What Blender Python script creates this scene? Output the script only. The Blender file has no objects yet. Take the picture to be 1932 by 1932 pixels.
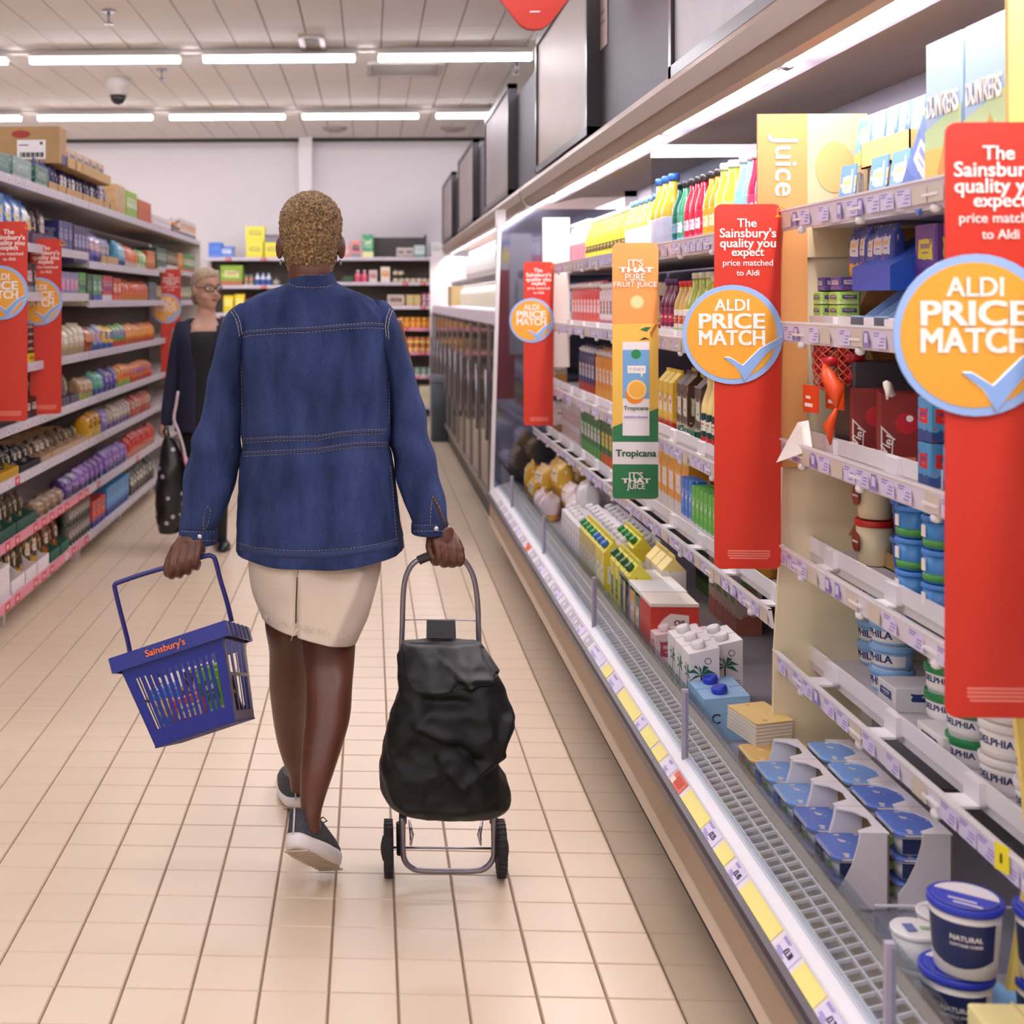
import bpy, bmesh, math, random
from mathutils import Vector, Matrix, noise
R = random.Random(7)
sc = bpy.context.scene
COL = sc.collection
# ------------------------------------------------------------------ camera
F = 2493.0; PX0 = 595.0; PY0 = 566.0; H = 1.45
TH = math.atan(102 / F); CT, ST = math.cos(TH), math.sin(TH)
cam = bpy.data.cameras.new('camera'); co = bpy.data.objects.new('camera', cam); COL.objects.link(co)
co.location = (0, 0, H); co.rotation_euler = (math.pi / 2, 0, TH)
cam.sensor_width = 36; cam.lens = F / 1932 * 36
cam.shift_x = (966 - PX0) / 1932; cam.shift_y = -(966 - PY0) / 1932
cam.clip_start = .05; cam.clip_end = 100
cam.dof.use_dof = True; cam.dof.focus_distance = 3.3; cam.dof.aperture_fstop = 4.5
sc.camera = co
# ------------------------------------------------------------------ world and exposure
w = bpy.data.worlds.new('world'); sc.world = w; w.use_nodes = True
w.node_tree.nodes['Background'].inputs[0].default_value = (1.0, .93, .88, 1)
w.node_tree.nodes['Background'].inputs[1].default_value = .62
vs = sc.view_settings; vs.view_transform = 'Standard'; vs.look = 'None'; vs.gamma = 1; vs.exposure = 0.1
vs.use_curve_mapping = False
LAMP = 48.0      # strength of the ceiling tubes
CHILL = 85.0     # strength of the chiller tubes
cy = sc.cycles
cy.use_denoising = True; cy.max_bounces = 6; cy.diffuse_bounces = 4; cy.glossy_bounces = 3
cy.transmission_bounces = 4; cy.transparent_max_bounces = 12; cy.sample_clamp_indirect = 4
cy.caustics_reflective = False; cy.caustics_refractive = False

# ------------------------------------------------------------------ projection helpers (photo pixel -> place in the shop)
def pix(px, py, d):
    u = (px - PX0) / F * d
    return Vector((-d * ST + u * CT, d * CT + u * ST, H + (PY0 - py) / F * d))
def dx(px, X):                       # depth at which a line of sight meets the plane x = X
    return X / ((px - PX0) / F * CT - ST)
def yx(px, X): return pix(px, PY0, dx(px, X)).y
def on_z(px, py, Z): return pix(px, py, F * (H - Z) / (py - PY0))

# ------------------------------------------------------------------ materials
def lin(c):
    if isinstance(c, str):
        c = [int(c[i:i + 2], 16) / 255 for i in (0, 2, 4)]
        c = [x / 12.92 if x <= .04045 else ((x + .055) / 1.055) ** 2.4 for x in c]
    return (c[0], c[1], c[2], 1)
_m = {}
def mat(c, rough=.5, metal=0, emit=0, spec=.5, alpha=1, bump=0, bs=80, var=0, vs_=6, name=None):
    k = (str(c), rough, metal, emit, spec, alpha, bump, bs, var, vs_)
    if k in _m: return _m[k]
    m = bpy.data.materials.new(name or 'paint'); m.use_nodes = True
    nt = m.node_tree; b = nt.nodes['Principled BSDF']
    b.inputs['Base Color'].default_value = lin(c); b.inputs['Roughness'].default_value = rough
    b.inputs['Metallic'].default_value = metal; b.inputs['Specular IOR Level'].default_value = spec
    b.inputs['Alpha'].default_value = alpha
    if emit:
        b.inputs['Emission Color'].default_value = lin(c); b.inputs['Emission Strength'].default_value = emit
    tc = nt.nodes.new('ShaderNodeTexCoord')
    if bump:
        n = nt.nodes.new('ShaderNodeTexNoise'); n.inputs['Scale'].default_value = bs; n.inputs['Detail'].default_value = 4
        nt.links.new(tc.outputs['Object'], n.inputs[0])
        bp = nt.nodes.new('ShaderNodeBump'); bp.inputs['Strength'].default_value = bump; bp.inputs['Distance'].default_value = .002
        nt.links.new(n.outputs[0], bp.inputs['Height']); nt.links.new(bp.outputs[0], b.inputs['Normal'])
    if var:
        n = nt.nodes.new('ShaderNodeTexNoise'); n.inputs['Scale'].default_value = vs_; n.inputs['Detail'].default_value = 5
        nt.links.new(tc.outputs['Object'], n.inputs[0])
        h = nt.nodes.new('ShaderNodeHueSaturation'); h.inputs['Color'].default_value = lin(c)
        mr = nt.nodes.new('ShaderNodeMapRange'); mr.inputs[1].default_value = .3; mr.inputs[2].default_value = .7
        mr.inputs[3].default_value = 1 - var; mr.inputs[4].default_value = 1 + var
        nt.links.new(n.outputs[0], mr.inputs[0]); nt.links.new(mr.outputs[0], h.inputs['Value'])
        nt.links.new(h.outputs[0], b.inputs['Base Color'])
    _m[k] = m; return m
def clear(tint='e8eef2', a=.12):
    k = ('clear', tint, a)
    if k in _m: return _m[k]
    m = bpy.data.materials.new('clear_plastic'); m.use_nodes = True; nt = m.node_tree
    nt.nodes.remove(nt.nodes['Principled BSDF']); o = nt.nodes['Material Output']
    t = nt.nodes.new('ShaderNodeBsdfTransparent'); g = nt.nodes.new('ShaderNodeBsdfGlossy'); g.inputs['Roughness'].default_value = .08
    t.inputs[0].default_value = lin(tint)
    x = nt.nodes.new('ShaderNodeMixShader'); x.inputs[0].default_value = a
    nt.links.new(t.outputs[0], x.inputs[1]); nt.links.new(g.outputs[0], x.inputs[2]); nt.links.new(x.outputs[0], o.inputs[0])
    _m[k] = m; return m
def pack(c1, c2=None, c3=None, rough=.35, busy=.5):
    """printed packaging: ground colour c1, a band c2 at the foot, a motif c3 and fine speckled print"""
    c2 = c2 or c1; c3 = c3 or 'ffffff'
    k = ('pack', c1, c2, c3, rough, busy)
    if k in _m: return _m[k]
    m = bpy.data.materials.new('printed_pack'); m.use_nodes = True; nt = m.node_tree; N = nt.nodes; L = nt.links
    b = N['Principled BSDF']; b.inputs['Roughness'].default_value = rough
    tc = N.new('ShaderNodeTexCoord'); sp = N.new('ShaderNodeSeparateXYZ'); L.new(tc.outputs['Generated'], sp.inputs[0])
    def mix(f, a, bb):
        x = N.new('ShaderNodeMix'); x.data_type = 'RGBA'
        if isinstance(f, float): x.inputs[0].default_value = f
        else: L.new(f, x.inputs[0])
        for v, i in ((a, 6), (bb, 7)):
            if isinstance(v, tuple): x.inputs[i].default_value = v
            else: L.new(v, x.inputs[i])
        return x.outputs[2]
    def ma(op, a, bv, c=None):
        x = N.new('ShaderNodeMath'); x.operation = op
        for i, v in enumerate((a, bv) if c is None else (a, bv, c)):
            if isinstance(v, (int, float)): x.inputs[i].default_value = v
            else: L.new(v, x.inputs[i])
        return x.outputs[0]
    nz = N.new('ShaderNodeTexNoise'); nz.inputs['Scale'].default_value = 3.2; L.new(tc.outputs['Generated'], nz.inputs[0])
    edge = ma('ADD', sp.outputs[2], ma('MULTIPLY', ma('SUBTRACT', nz.outputs[0], .5), .25))
    col = mix(ma('LESS_THAN', edge, .27), lin(c1), lin(c2))
    ax = ma('ABSOLUTE', ma('SUBTRACT', sp.outputs[0], .5), 0); ay = ma('ABSOLUTE', ma('SUBTRACT', sp.outputs[1], .5), 0)
    side = ma('GREATER_THAN', ax, .49); u = ma('ADD', ma('MULTIPLY', side, ay), ma('MULTIPLY', ma('SUBTRACT', 1, side), ax))
    az = ma('ABSOLUTE', ma('SUBTRACT', sp.outputs[2], .6), 0); wob = ma('MULTIPLY', ma('SUBTRACT', nz.outputs[0], .5), .16)
    inp = ma('MULTIPLY', ma('LESS_THAN', ma('ADD', u, wob), .33), ma('LESS_THAN', ma('ADD', az, wob), .17)); col = mix(inp, col, lin(c3))
    ln = ma('MULTIPLY', ma('LESS_THAN', u, .22), ma('LESS_THAN', ma('ABSOLUTE', ma('SUBTRACT', sp.outputs[2], .64), 0), .04)); col = mix(ma('MULTIPLY', ln, .75), col, lin(c2))
    ln = ma('MULTIPLY', ma('LESS_THAN', u, .15), ma('LESS_THAN', ma('ABSOLUTE', ma('SUBTRACT', sp.outputs[2], .53), 0), .015)); col = mix(ma('MULTIPLY', ln, .75), col, lin(c1))
    vo = N.new('ShaderNodeTexVoronoi'); vo.inputs['Scale'].default_value = 9; L.new(tc.outputs['Generated'], vo.inputs[0])
    hs = N.new('ShaderNodeSeparateColor'); L.new(vo.outputs['Color'], hs.inputs[0])
    sel = ma('MULTIPLY', ma('GREATER_THAN', hs.outputs[0], 1 - busy * .2), .7)
    col = mix(sel, col, mix(ma('GREATER_THAN', hs.outputs[1], .5), lin(c3), lin(c2)))
    L.new(col, b.inputs['Base Color'])
    _m[k] = m; return m

WHITE = mat('f0ecf0', .4); RAIL = mat('dfd6e4', .45); STEEL = mat('9a96a0', .3, .8); DARK = mat('2b2628', .5); CARD = mat('b08e62', .8, var=.1)
LILAC = mat('d9cfee', .5); PURP = mat('8e7cc0', .5); YLAB = mat('f2e58a', .5); RED = mat('cf3320', .45); SHINY = mat('c9c5cc', .22, .9)

# ------------------------------------------------------------------ mesh building
class MB:
    def __init__(s): s.v = []; s.f = []; s.mi = []; s.sm = []; s.mats = []
    def m(s, mt):
        if mt not in s.mats: s.mats.append(mt)
        return s.mats.index(mt)
    def add(s, vs_, fs, mt, smooth=False, M=None):
        o = len(s.v); i = s.m(mt)
        s.v += [(M @ Vector(p)) if M else Vector(p) for p in vs_]
        for f in fs: s.f.append([a + o for a in f]); s.mi.append(i); s.sm.append(smooth)
        return s
    def box(s, a, b, mt, M=None):
        x0, y0, z0 = a; x1, y1, z1 = b
        v = [(x0, y0, z0), (x1, y0, z0), (x1, y1, z0), (x0, y1, z0), (x0, y0, z1), (x1, y0, z1), (x1, y1, z1), (x0, y1, z1)]
        return s.add(v, [(3, 2, 1, 0), (4, 5, 6, 7), (0, 1, 5, 4), (1, 2, 6, 5), (2, 3, 7, 6), (3, 0, 4, 7)], mt, False, M)
    def rbox(s, a, b, r, mt, n=3, M=None, smooth=True):       # box with rounded vertical edges and a small top and foot chamfer
        x0, y0, z0 = a; x1, y1, z1 = b; pts = []
        for cx_, cy_, a0 in ((x1 - r, y1 - r, 0), (x0 + r, y1 - r, 90), (x0 + r, y0 + r, 180), (x1 - r, y0 + r, 270)):
            for i in range(n + 1):
                t = math.radians(a0 + 90 * i / n); pts.append((cx_, cy_, math.cos(t), math.sin(t)))
        c = min(r, (z1 - z0) * .2) * .35
        return s.stack([[(p[0] + p[2] * (r - e), p[1] + p[3] * (r - e), z) for p in pts] for z, e in ((z0, c), (z0 + c, 0), (z1 - c, 0), (z1, c))], mt, smooth, M)
    def stack(s, rings, mt, smooth=True, M=None, caps=True):
        n = len(rings[0]); v = [p for r in rings for p in r]; f = []
        for k in range(len(rings) - 1):
            for i in range(n):
                j = (i + 1) % n; f.append((k * n + i, k * n + j, (k + 1) * n + j, (k + 1) * n + i))
        s.add(v, f, mt, smooth, M)
        if caps:
            o = len(s.v) - len(v); i_ = s.m(mt)
            s.f.append([o + i for i in reversed(range(n))]); s.mi.append(i_); s.sm.append(False)
            s.f.append([o + (len(rings) - 1) * n + i for i in range(n)]); s.mi.append(i_); s.sm.append(False)
        return s
    def lathe(s, prof, mt, seg=16, M=None, c=(0, 0, 0), sx=1, sy=1, smooth=True):
        return s.stack([[(c[0] + r * sx * math.cos(2 * math.pi * i / seg), c[1] + r * sy * math.sin(2 * math.pi * i / seg), c[2] + z) for i in range(seg)] for r, z in prof], mt, smooth, M)
    def tube(s, pts, rad, mt, seg=8, caps=True):
        pts = [Vector(p) for p in pts]; n = len(pts)
        if isinstance(rad, (int, float)): rad = [rad] * n
        up = None; rings = []
        for i in range(n):
            t = (pts[min(i + 1, n - 1)] - pts[max(i - 1, 0)]).normalized()
            if up is None:
                a = Vector((0, 0, 1)) if abs(t.z) < .9 else Vector((1, 0, 0)); up = (a - t * a.dot(t)).normalized()
            else: up = (up - t * up.dot(t)).normalized()
            q = t.cross(up)
            rings.append([pts[i] + (up * math.cos(2 * math.pi * k / seg) + q * math.sin(2 * math.pi * k / seg)) * rad[i] for k in range(seg)])
        return s.stack(rings, mt, True, None, caps)
    def prism(s, poly, y0, y1, mt, M=None, axis='y'):       # outline in x,z extruded along y  (or in y,z along x / x,y along z)
        n = len(poly)
        if axis == 'y': v = [(x, y0, z) for x, z in poly] + [(x, y1, z) for x, z in poly]
        elif axis == 'x': v = [(y0, a, b) for a, b in poly] + [(y1, a, b) for a, b in poly]
        else: v = [(a, b, y0) for a, b in poly] + [(a, b, y1) for a, b in poly]
        f = [tuple(range(n)), tuple(reversed(range(n, 2 * n)))] + [(i, i + n, (i + 1) % n + n, (i + 1) % n) for i in range(n)]
        return s.add(v, f, mt, False, M)
    def mesh(s, name='mesh', fix=True):
        me = bpy.data.meshes.new(name); me.from_pydata([tuple(p) for p in s.v], [], s.f)
        for m_ in s.mats: me.materials.append(m_)
        me.polygons.foreach_set('material_index', s.mi); me.polygons.foreach_set('use_smooth', s.sm)
        if fix:
            bm = bmesh.new(); bm.from_mesh(me); bmesh.ops.recalc_face_normals(bm, faces=bm.faces); bm.to_mesh(me); bm.free()
        me.update(); return me
    def build(s, name, parent=None, loc=(0, 0, 0), rz=0, fix=True):
        return link(name, s.mesh(name, fix), parent, loc, rz)
def link(name, me, parent=None, loc=(0, 0, 0), rz=0):
    o = bpy.data.objects.new(name, me); COL.objects.link(o); o.location = loc; o.rotation_euler = (0, 0, rz)
    if parent: o.parent = parent
    return o
def tag(o, label, cat, group=None):
    o['label'] = label; o['category'] = cat
    if group: o['group'] = group
    return o
def empty(name, label, cat, loc=(0, 0, 0), rz=0, group=None):
    return tag(link(name, None, None, loc, rz), label, cat, group)
def struct(o): o['kind'] = 'structure'; return o
def dup(o, loc=None, rz=None, label=None, group=None, parent=None, base=None):
    c = o.copy(); COL.objects.link(c)
    if parent: c.parent = parent
    if loc is not None: c.location = loc
    if rz is not None: c.rotation_euler = (0, 0, rz)
    if label: c['label'] = label
    if group: c['group'] = group
    for ch in o.children: dup(ch, parent=c)
    return c
def rr(x0, z0, x1, z1, r, n=5):                            # rounded rectangle outline
    o = []
    for cx_, cz, a0 in ((x1 - r, z1 - r, 0), (x0 + r, z1 - r, 90), (x0 + r, z0 + r, 180), (x1 - r, z0 + r, 270)):
        for i in range(n + 1):
            t = math.radians(a0 + 90 * i / n); o.append((cx_ + r * math.cos(t), cz + r * math.sin(t)))
    return o
def text(s, size, mt, name='lettering', parent=None, M=None, bold=0, ext=.0008, sx=1, align='CENTER', space=1):
    cu = bpy.data.curves.new('text', 'FONT'); cu.body = s; cu.size = size; cu.align_x = align; cu.align_y = 'CENTER'
    cu.extrude = ext; cu.resolution_u = 3; cu.space_character = space
    o = bpy.data.objects.new('t', cu); COL.objects.link(o)
    bpy.context.view_layer.update()
    me = bpy.data.meshes.new_from_object(o.evaluated_get(bpy.context.evaluated_depsgraph_get()))
    bpy.data.objects.remove(o); me.transform(Matrix.Diagonal((sx, 1, 1, 1)))
    if bold:                                               # heavier strokes: the outline repeated slightly to either side
        b0 = bmesh.new(); b0.from_mesh(me); n0 = b0.copy()
        for k, dx_, dy_ in ((0, -1, -.5), (1, 1, .5), (2, 1, -.5), (3, -1, .5)):
            m2 = me.copy(); m2.transform(Matrix.Translation((dx_ * bold, dy_ * bold, .00001 * (k + 1)))); b0.from_mesh(m2); bpy.data.meshes.remove(m2)
        b0.to_mesh(me); b0.free(); n0.free()
    me.transform(Matrix.Rotation(math.pi / 2, 4, 'X'))      # upright, read from -y
    if M: me.transform(M)
    me.materials.clear(); me.materials.append(mt)
    return link(name, me, parent)
# ------------------------------------------------------------------ floor
GROUT = mat('7a6452', .7); fl = MB(); fl.box((-14, -3, -.1), (14, 19, -.004), GROUT); floor = struct(fl.build('floor'))
def tile_mat():
    m = bpy.data.materials.new('beige_floor_tile'); m.use_nodes = True; nt = m.node_tree; N = nt.nodes; L = nt.links
    b = N['Principled BSDF']; tc = N.new('ShaderNodeTexCoord'); oi = N.new('ShaderNodeObjectInfo'); g = N.new('ShaderNodeNewGeometry')
    n = N.new('ShaderNodeTexNoise'); n.inputs['Scale'].default_value = 1.3; n.inputs['Detail'].default_value = 3; L.new(g.outputs['Position'], n.inputs[0])
    v = N.new('ShaderNodeTexVoronoi'); v.inputs['Scale'].default_value = 1 / .1446; v.inputs['Randomness'].default_value = 0; L.new(g.outputs['Position'], v.inputs[0])
    r = N.new('ShaderNodeValToRGB'); r.color_ramp.elements[0].color = lin('d6c2a8'); r.color_ramp.elements[1].color = lin('dcc8b0')
    r.color_ramp.elements[0].position = .3; r.color_ramp.elements[1].position = .7; L.new(n.outputs[0], r.inputs[0]); L.new(r.outputs[0], b.inputs['Base Color'])
    n2 = N.new('ShaderNodeTexNoise'); n2.inputs['Scale'].default_value = 9; L.new(g.outputs['Position'], n2.inputs[0])
    mr = N.new('ShaderNodeMapRange'); mr.inputs[3].default_value = .2; mr.inputs[4].default_value = .36; L.new(n2.outputs[0], mr.inputs[0]); b.inputs['Roughness'].default_value = .3
    n3 = N.new('ShaderNodeTexNoise'); n3.inputs['Scale'].default_value = 14; L.new(g.outputs['Position'], n3.inputs[0])
    bp = N.new('ShaderNodeBump'); bp.inputs['Strength'].default_value = .05; bp.inputs['Distance'].default_value = .002; L.new(n3.outputs[0], bp.inputs['Height']); L.new(bp.outputs[0], b.inputs['Normal'])
    return m
TILE = tile_mat(); P = .1446; X0 = .638; Y0 = 2.911 - 20 * P
g2 = .0019; e = .0022
def tile_geo(mb, x, y):
    a, c = x + g2, x + P - g2; b_, d_ = y + g2, y + P - g2
    v = [(a, b_, -.004), (c, b_, -.004), (c, d_, -.004), (a, d_, -.004), (a + e, b_ + e, 0), (c - e, b_ + e, 0), (c - e, d_ - e, 0), (a + e, d_ - e, 0)]
    mb.add(v, [(4, 5, 6, 7), (0, 1, 5, 4), (1, 2, 6, 5), (2, 3, 7, 6), (3, 0, 4, 7)], TILE)
one = MB(); tile_geo(one, 0, 0); tme = one.mesh('tile', False)
cells = []
for i in range(-75, 30):
    for j in range(-15, 118):
        x = X0 + i * P; y = Y0 + j * P
        if -9 < x < 2.1: cells.append((x, y))
def seen(x, y):
    d = -(x) * ST + y * CT
    if d < .5: return 0
    px = PX0 + F * (x * CT + y * ST) / d; py = PY0 + F * H / d
    if not (-30 < px < 1560 and py < 1960): return 0
    if px > 697 + .77 / H * (py - PY0): return 0
    return 1 / d
cells.sort(key=lambda c: -seen(c[0] + P / 2, c[1] + P / 2))
for x, y in cells[:300]: link('floor_tile', tme, floor, (x, y, 0))
rest = MB()
for x, y in cells[300:]: tile_geo(rest, x, y)
ro = rest.build('floor_tiles', floor, fix=False); ro['kind'] = 'stuff'

# ------------------------------------------------------------------ back wall, ceiling
WALLM = mat('e6e0e4', .8, var=.02, vs_=1.5); CEIL = mat('f0ecea', .85, bump=.2, bs=60)
wb = MB(); wb.box((-14, 17.3, 0), (14, 17.5, 3.75), WALLM); wall = struct(wb.build('wall_back'))
t = MB(); t.box((-14, 17.2, 3.52), (14, 17.3, 3.56), mat('2a2624', .6)); struct(t.build('trim_1'))
pc = MB(); c0 = pix(563, 260, 17); c1 = pix(588, 260, 17); pc.box((c0.x, 17.05, 0), (c1.x, 17.3, 3.56), mat('eeeaee', .7)); struct(pc.build('trim_2'))
cg = MB(); cg.box((-14, -3, 3.575), (14, 19, 3.7), mat('8d8279', .9)); ceil = struct(cg.build('ceiling'))
TW, TL = .3, 1.2
ct = MB()
ct.add([(0, 0, .012), (TW - .006, 0, .012), (TW - .006, TL - .006, .012), (0, TL - .006, .012), (.004, .004, 0), (TW - .01, .004, 0), (TW - .01, TL - .01, 0), (.004, TL - .01, 0)],
       [(7, 6, 5, 4), (4, 5, 1, 0), (5, 6, 2, 1), (6, 7, 3, 2), (7, 4, 0, 3)], CEIL)
cme = ct.mesh('tile', False); cl = []
for i in range(-40, 30):
    for j in range(-3, 15): cl.append((i * TW + .1, j * TL - .6))
def cseen(x, y):
    d = -x * ST + y * CT
    if d < 8.3: return 0
    px = PX0 + F * (x * CT + y * ST) / d
    return 1 / d if -60 < px < 1150 else 0
cl.sort(key=lambda c: -cseen(*c))
for x, y in cl[:300]: link('ceiling_tile', cme, ceil, (x, y, 3.56))
rc = MB()
for x, y in cl[300:]: rc.box((x, y, 3.56), (x + TW - .006, y + TL - .006, 3.57), CEIL)
q = rc.build('ceiling_tiles', ceil, fix=False); q['kind'] = 'stuff'
# side walls of the hall, far out of the picture
for nm, x in (('wall_left', -13), ('wall_right', 12)):
    s_ = MB(); s_.box((x, -3, 0), (x + .1, 19, 3.6), WALLM); struct(s_.build(nm))

# ------------------------------------------------------------------ ceiling lamps
tube_e = mat('fbf7ff', .5, emit=LAMP); HOUS = mat('e6dfd8', .5)
lp = empty('strip_lamp', 'white fluorescent batten lamp on the ceiling', 'lamp')
a = MB(); a.box((-.64, -.04, .03), (.64, .04, .075), HOUS); a.box((-.64, -.12, .0365), (.64, .12, .041), HOUS); a.build('housing', lp)  # wide thin plate over the housing added to keep upward light off the ceiling
a = MB(); a.rbox((-.635, -.033, 0), (.635, .033, .035), .012, tube_e); a.build('diffuser', lp)
fr = True; rows = [(14.6, 'far'), (11.1, 'near')] + [(y, '') for y in (7.5, 4.0, .5, -2.2)]
for d, nm in rows:
    y0 = d * CT; ph = (526 if nm == 'near' else (428 if nm == 'far' else 527)); xr = pix(ph, 200, d).x
    tr = MB(); tr.box((-9, y0 - .03, 3.53), (9, y0 + .03, 3.558), HOUS)
    tag(tr.build('lamp_trunking'), {'near': 'long white trunking rail along the nearer row of ceiling lamps', 'far': 'long white trunking rail along the farther row of ceiling lamps'}.get(nm, 'long white trunking rail of the %s lamp row outside the picture' % {7.5: 'third', 4.0: 'fourth', .5: 'fifth', -2.2: 'sixth'}.get(d)), 'trunking')
    names = {'near': ['nearer'], 'far': ['farther']}
    for k in range(-6, 6):
        x = xr + k * 1.474
        if nm == '' and k not in (-4, -2, -1, 0, 1, 2): continue
        if nm: lb = 'white batten lamp, %s, %s ceiling row' % (['far off left', 'sixth left of the shopper', 'fifth left of the shopper', 'fourth left of the shopper', 'third left of the shopper', 'second left of the shopper', 'over the shopper', 'first right of the shopper', 'second right of the shopper', 'third right of the shopper', 'fourth right of the shopper', 'fifth right of the shopper'][k + 6], names[nm][0])
        else: lb = 'white fluorescent batten lamp overhead, outside the picture'
        g = 'ceiling lamps outside the picture' if not nm else 'ceiling lamps in two rows'
        if fr: lp.location = (x, y0, 3.455); lp['label'] = lb; lp['group'] = g; fr = False
        else: dup(lp, (x, y0, 3.455), 0, lb, g)
# ceiling fittings
def sprink(px, py, lb):
    d = F * (3.56 - H) / (PY0 - py); p = pix(px, py, d); o = empty('sprinkler', lb, 'sprinkler', (p.x, p.y, 3.56), 0)
    a = MB(); a.lathe([(.05, -.012), (.05, 0)], STEEL); a.build('plate', o)
    a = MB(); a.tube([(0, 0, 0), (0, 0, -.09)], .011, STEEL); a.lathe([(.01, -.1), (.035, -.097), (.035, -.09), (.01, -.088)], STEEL); a.build('head', o)
sprink(205, 20, 'small metal ceiling sprinkler at the upper left, nearest of the three'); sprink(305, 130, 'small metal ceiling sprinkler above the left shelves, behind the nearer lamp row')
sprink(975, 118, 'small metal ceiling sprinkler beside the dark poster frames')
p = pix(223, 212, 12.6); o = empty('dome_camera', 'white dome security camera with dark lens hanging above the left shelves', 'camera', (p.x, p.y, 3.56))
a = MB(); a.lathe([(.085, -.16), (.12, -.06), (.12, 0)], mat('cfc8c2', .5), 20); a.build('housing', o)
a = MB(); a.lathe([(.01, -.25), (.05, -.235), (.075, -.2), (.08, -.16)], mat('1c1a1c', .15), 20); a.build('lens_dome', o)
def vent(name, x0, y0_, x1, y1_, lb, n):
    A = pix(x0, y0_, F * 2.1 / (PY0 - y0_)); B = pix(x1, y1_, F * 2.1 / (PY0 - y1_)); w_ = abs(B.x - A.x); l = max(.25, abs(B.y - A.y)) * .75
    o = empty(name, lb, 'air vent', ((A.x + B.x) / 2, (A.y + B.y) / 2, 3.56))
    a = MB()
    for s in (-1, 1):
        a.box((s * w_ / 2 - .02, -l / 2, -.03), (s * w_ / 2 + .02, l / 2, .01), mat('bdb3ab', .5)); a.box((-w_ / 2, s * l / 2 - .02, -.03), (w_ / 2, s * l / 2 + .02, .01), mat('bdb3ab', .5))
    a.build('frame', o); b_ = MB(); b_.box((-w_ / 2, -l / 2, -.008), (w_ / 2, l / 2, .005), mat('5c524c', .8)); b_.build('backing', o)
    sl = MB(); sl.box((-w_ / 2 + .02, -.006, -.025), (w_ / 2 - .02, .006, -.008), mat('c9bfb7', .5)); sm = sl.mesh()
    for i in range(n): link('slat', sm, o, (0, -l / 2 + l * (i + .5) / n, 0))
vent('ceiling_vent', 697, 115, 826, 143, 'long slotted ceiling vent right of the shopper', 6); vent('ceiling_vent', 566, 62, 612, 98, 'small square ceiling vent above the shopper', 8)
for px_, lb in ((632, 'left of the two flat round ceiling detectors near the back wall'), (855, 'right of the two flat round ceiling detectors near the back wall')):
    p = pix(px_, 243, 16.2); a = MB(); a.lathe([(.06, -.05), (.13, -.03), (.16, 0)], mat('9b9088', .6)); tag(a.build('smoke_detector', None, (p.x, p.y, 3.56)), lb, 'detector')

# red hanging sign at the top of the picture
p = pix(1008, 57, 5.2); a = MB(); k = 5.2 / F
out = [(-78 * k, .26), (78 * k, .26)] + [(78 * k - 0 * k, .25)]
out = []
pts = [(-66, 60), (-40, 26), (-27, 10), (-14, 2), (0, 0), (14, 2), (27, 10), (40, 26), (66, 60), (66, 250), (-66, 250)]
a.prism([(x * k, y * k) for x, y in pts], -.02, .02, RED); sg = tag(a.build('hanging_shield_sign', None, (p.x, p.y, p.z)), 'red rounded shield sign hanging from the ceiling at the top edge', 'sign')
a = MB(); a.box((-.02, -.0225, 22 * k + .02), (.02, -.0202, 22 * k + .025), WHITE); a.build('lettering', sg)
a = MB(); a.tube([(0, 0, 250 * k), (0, 0, 3.56 - p.z)], .004, STEEL); a.build('cord', sg)
def fit(o, wid=None, at=None, hgt=None):                  # scale lettering to a width and move it
    me = o.data; xs = [v.co.x for v in me.vertices]; zs = [v.co.z for v in me.vertices]
    k = wid / (max(xs) - min(xs)) if wid else hgt / (max(zs) - min(zs)); kz = hgt / (max(zs) - min(zs)) if hgt else k
    me.transform(Matrix.Translation((-(max(xs) + min(xs)) / 2, 0, -(max(zs) + min(zs)) / 2)))
    me.transform(Matrix.Diagonal((k, 1, kz, 1)))
    if at: me.transform(Matrix.Translation(at))
    return o
# ------------------------------------------------------------------ chiller cabinets along the right
BACKP = mat('8f8a9c', .45, .2, bump=.3, bs=120); TAUPE = mat('a9937e', .6); CREAM = mat('d8c6b2', .55); BUMP = mat('453c42', .35)
REFL = mat('e9e4ee', .5); UNDER = mat('8b7d70', .6); CANOPY = mat('a8978a', .38, .35); TRAYM = mat('b9b3bd', .5)
tube_c = mat('fff4f6', .5, emit=CHILL)
lab = MB(); lab.box((-.03, -.0015, -.017), (.03, 0, .017), LILAC)
for z, a_, b_ in ((.011, -.026, .002), (.006, -.026, -.004), (-.004, .004, .026), (.002, .006, .026), (-.011, -.002, .02)): lab.box((a_, -.002, z - .0012), (b_, -.0015, z + .0012), PURP)
LABW = lab.mesh('price_label')
lab = MB(); lab.box((-.013, -.0015, -.017), (.013, 0, .017), PURP); lab.box((-.008, -.002, -.008), (.008, -.0015, .01), LILAC); LABP = lab.mesh('price_label')
lab = MB(); lab.box((-.03, -.0015, -.017), (.03, 0, .017), mat('cfc2b4', .5)); LABB = lab.mesh('price_label')
clip = MB(); clip.lathe([(.003, -.009), (.011, -.006), (.013, 0), (.011, .005), (.004, .009)], WHITE, 8, sx=.7, sy=1.1); CLIP = clip.mesh('clip')
brk = MB(); brk.box((0, -.03, -.03), (.085, .03, -.025), WHITE); brk.box((.07, -.03, -.03), (.085, .03, .012), WHITE); BRK = brk.mesh('bracket')
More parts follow.
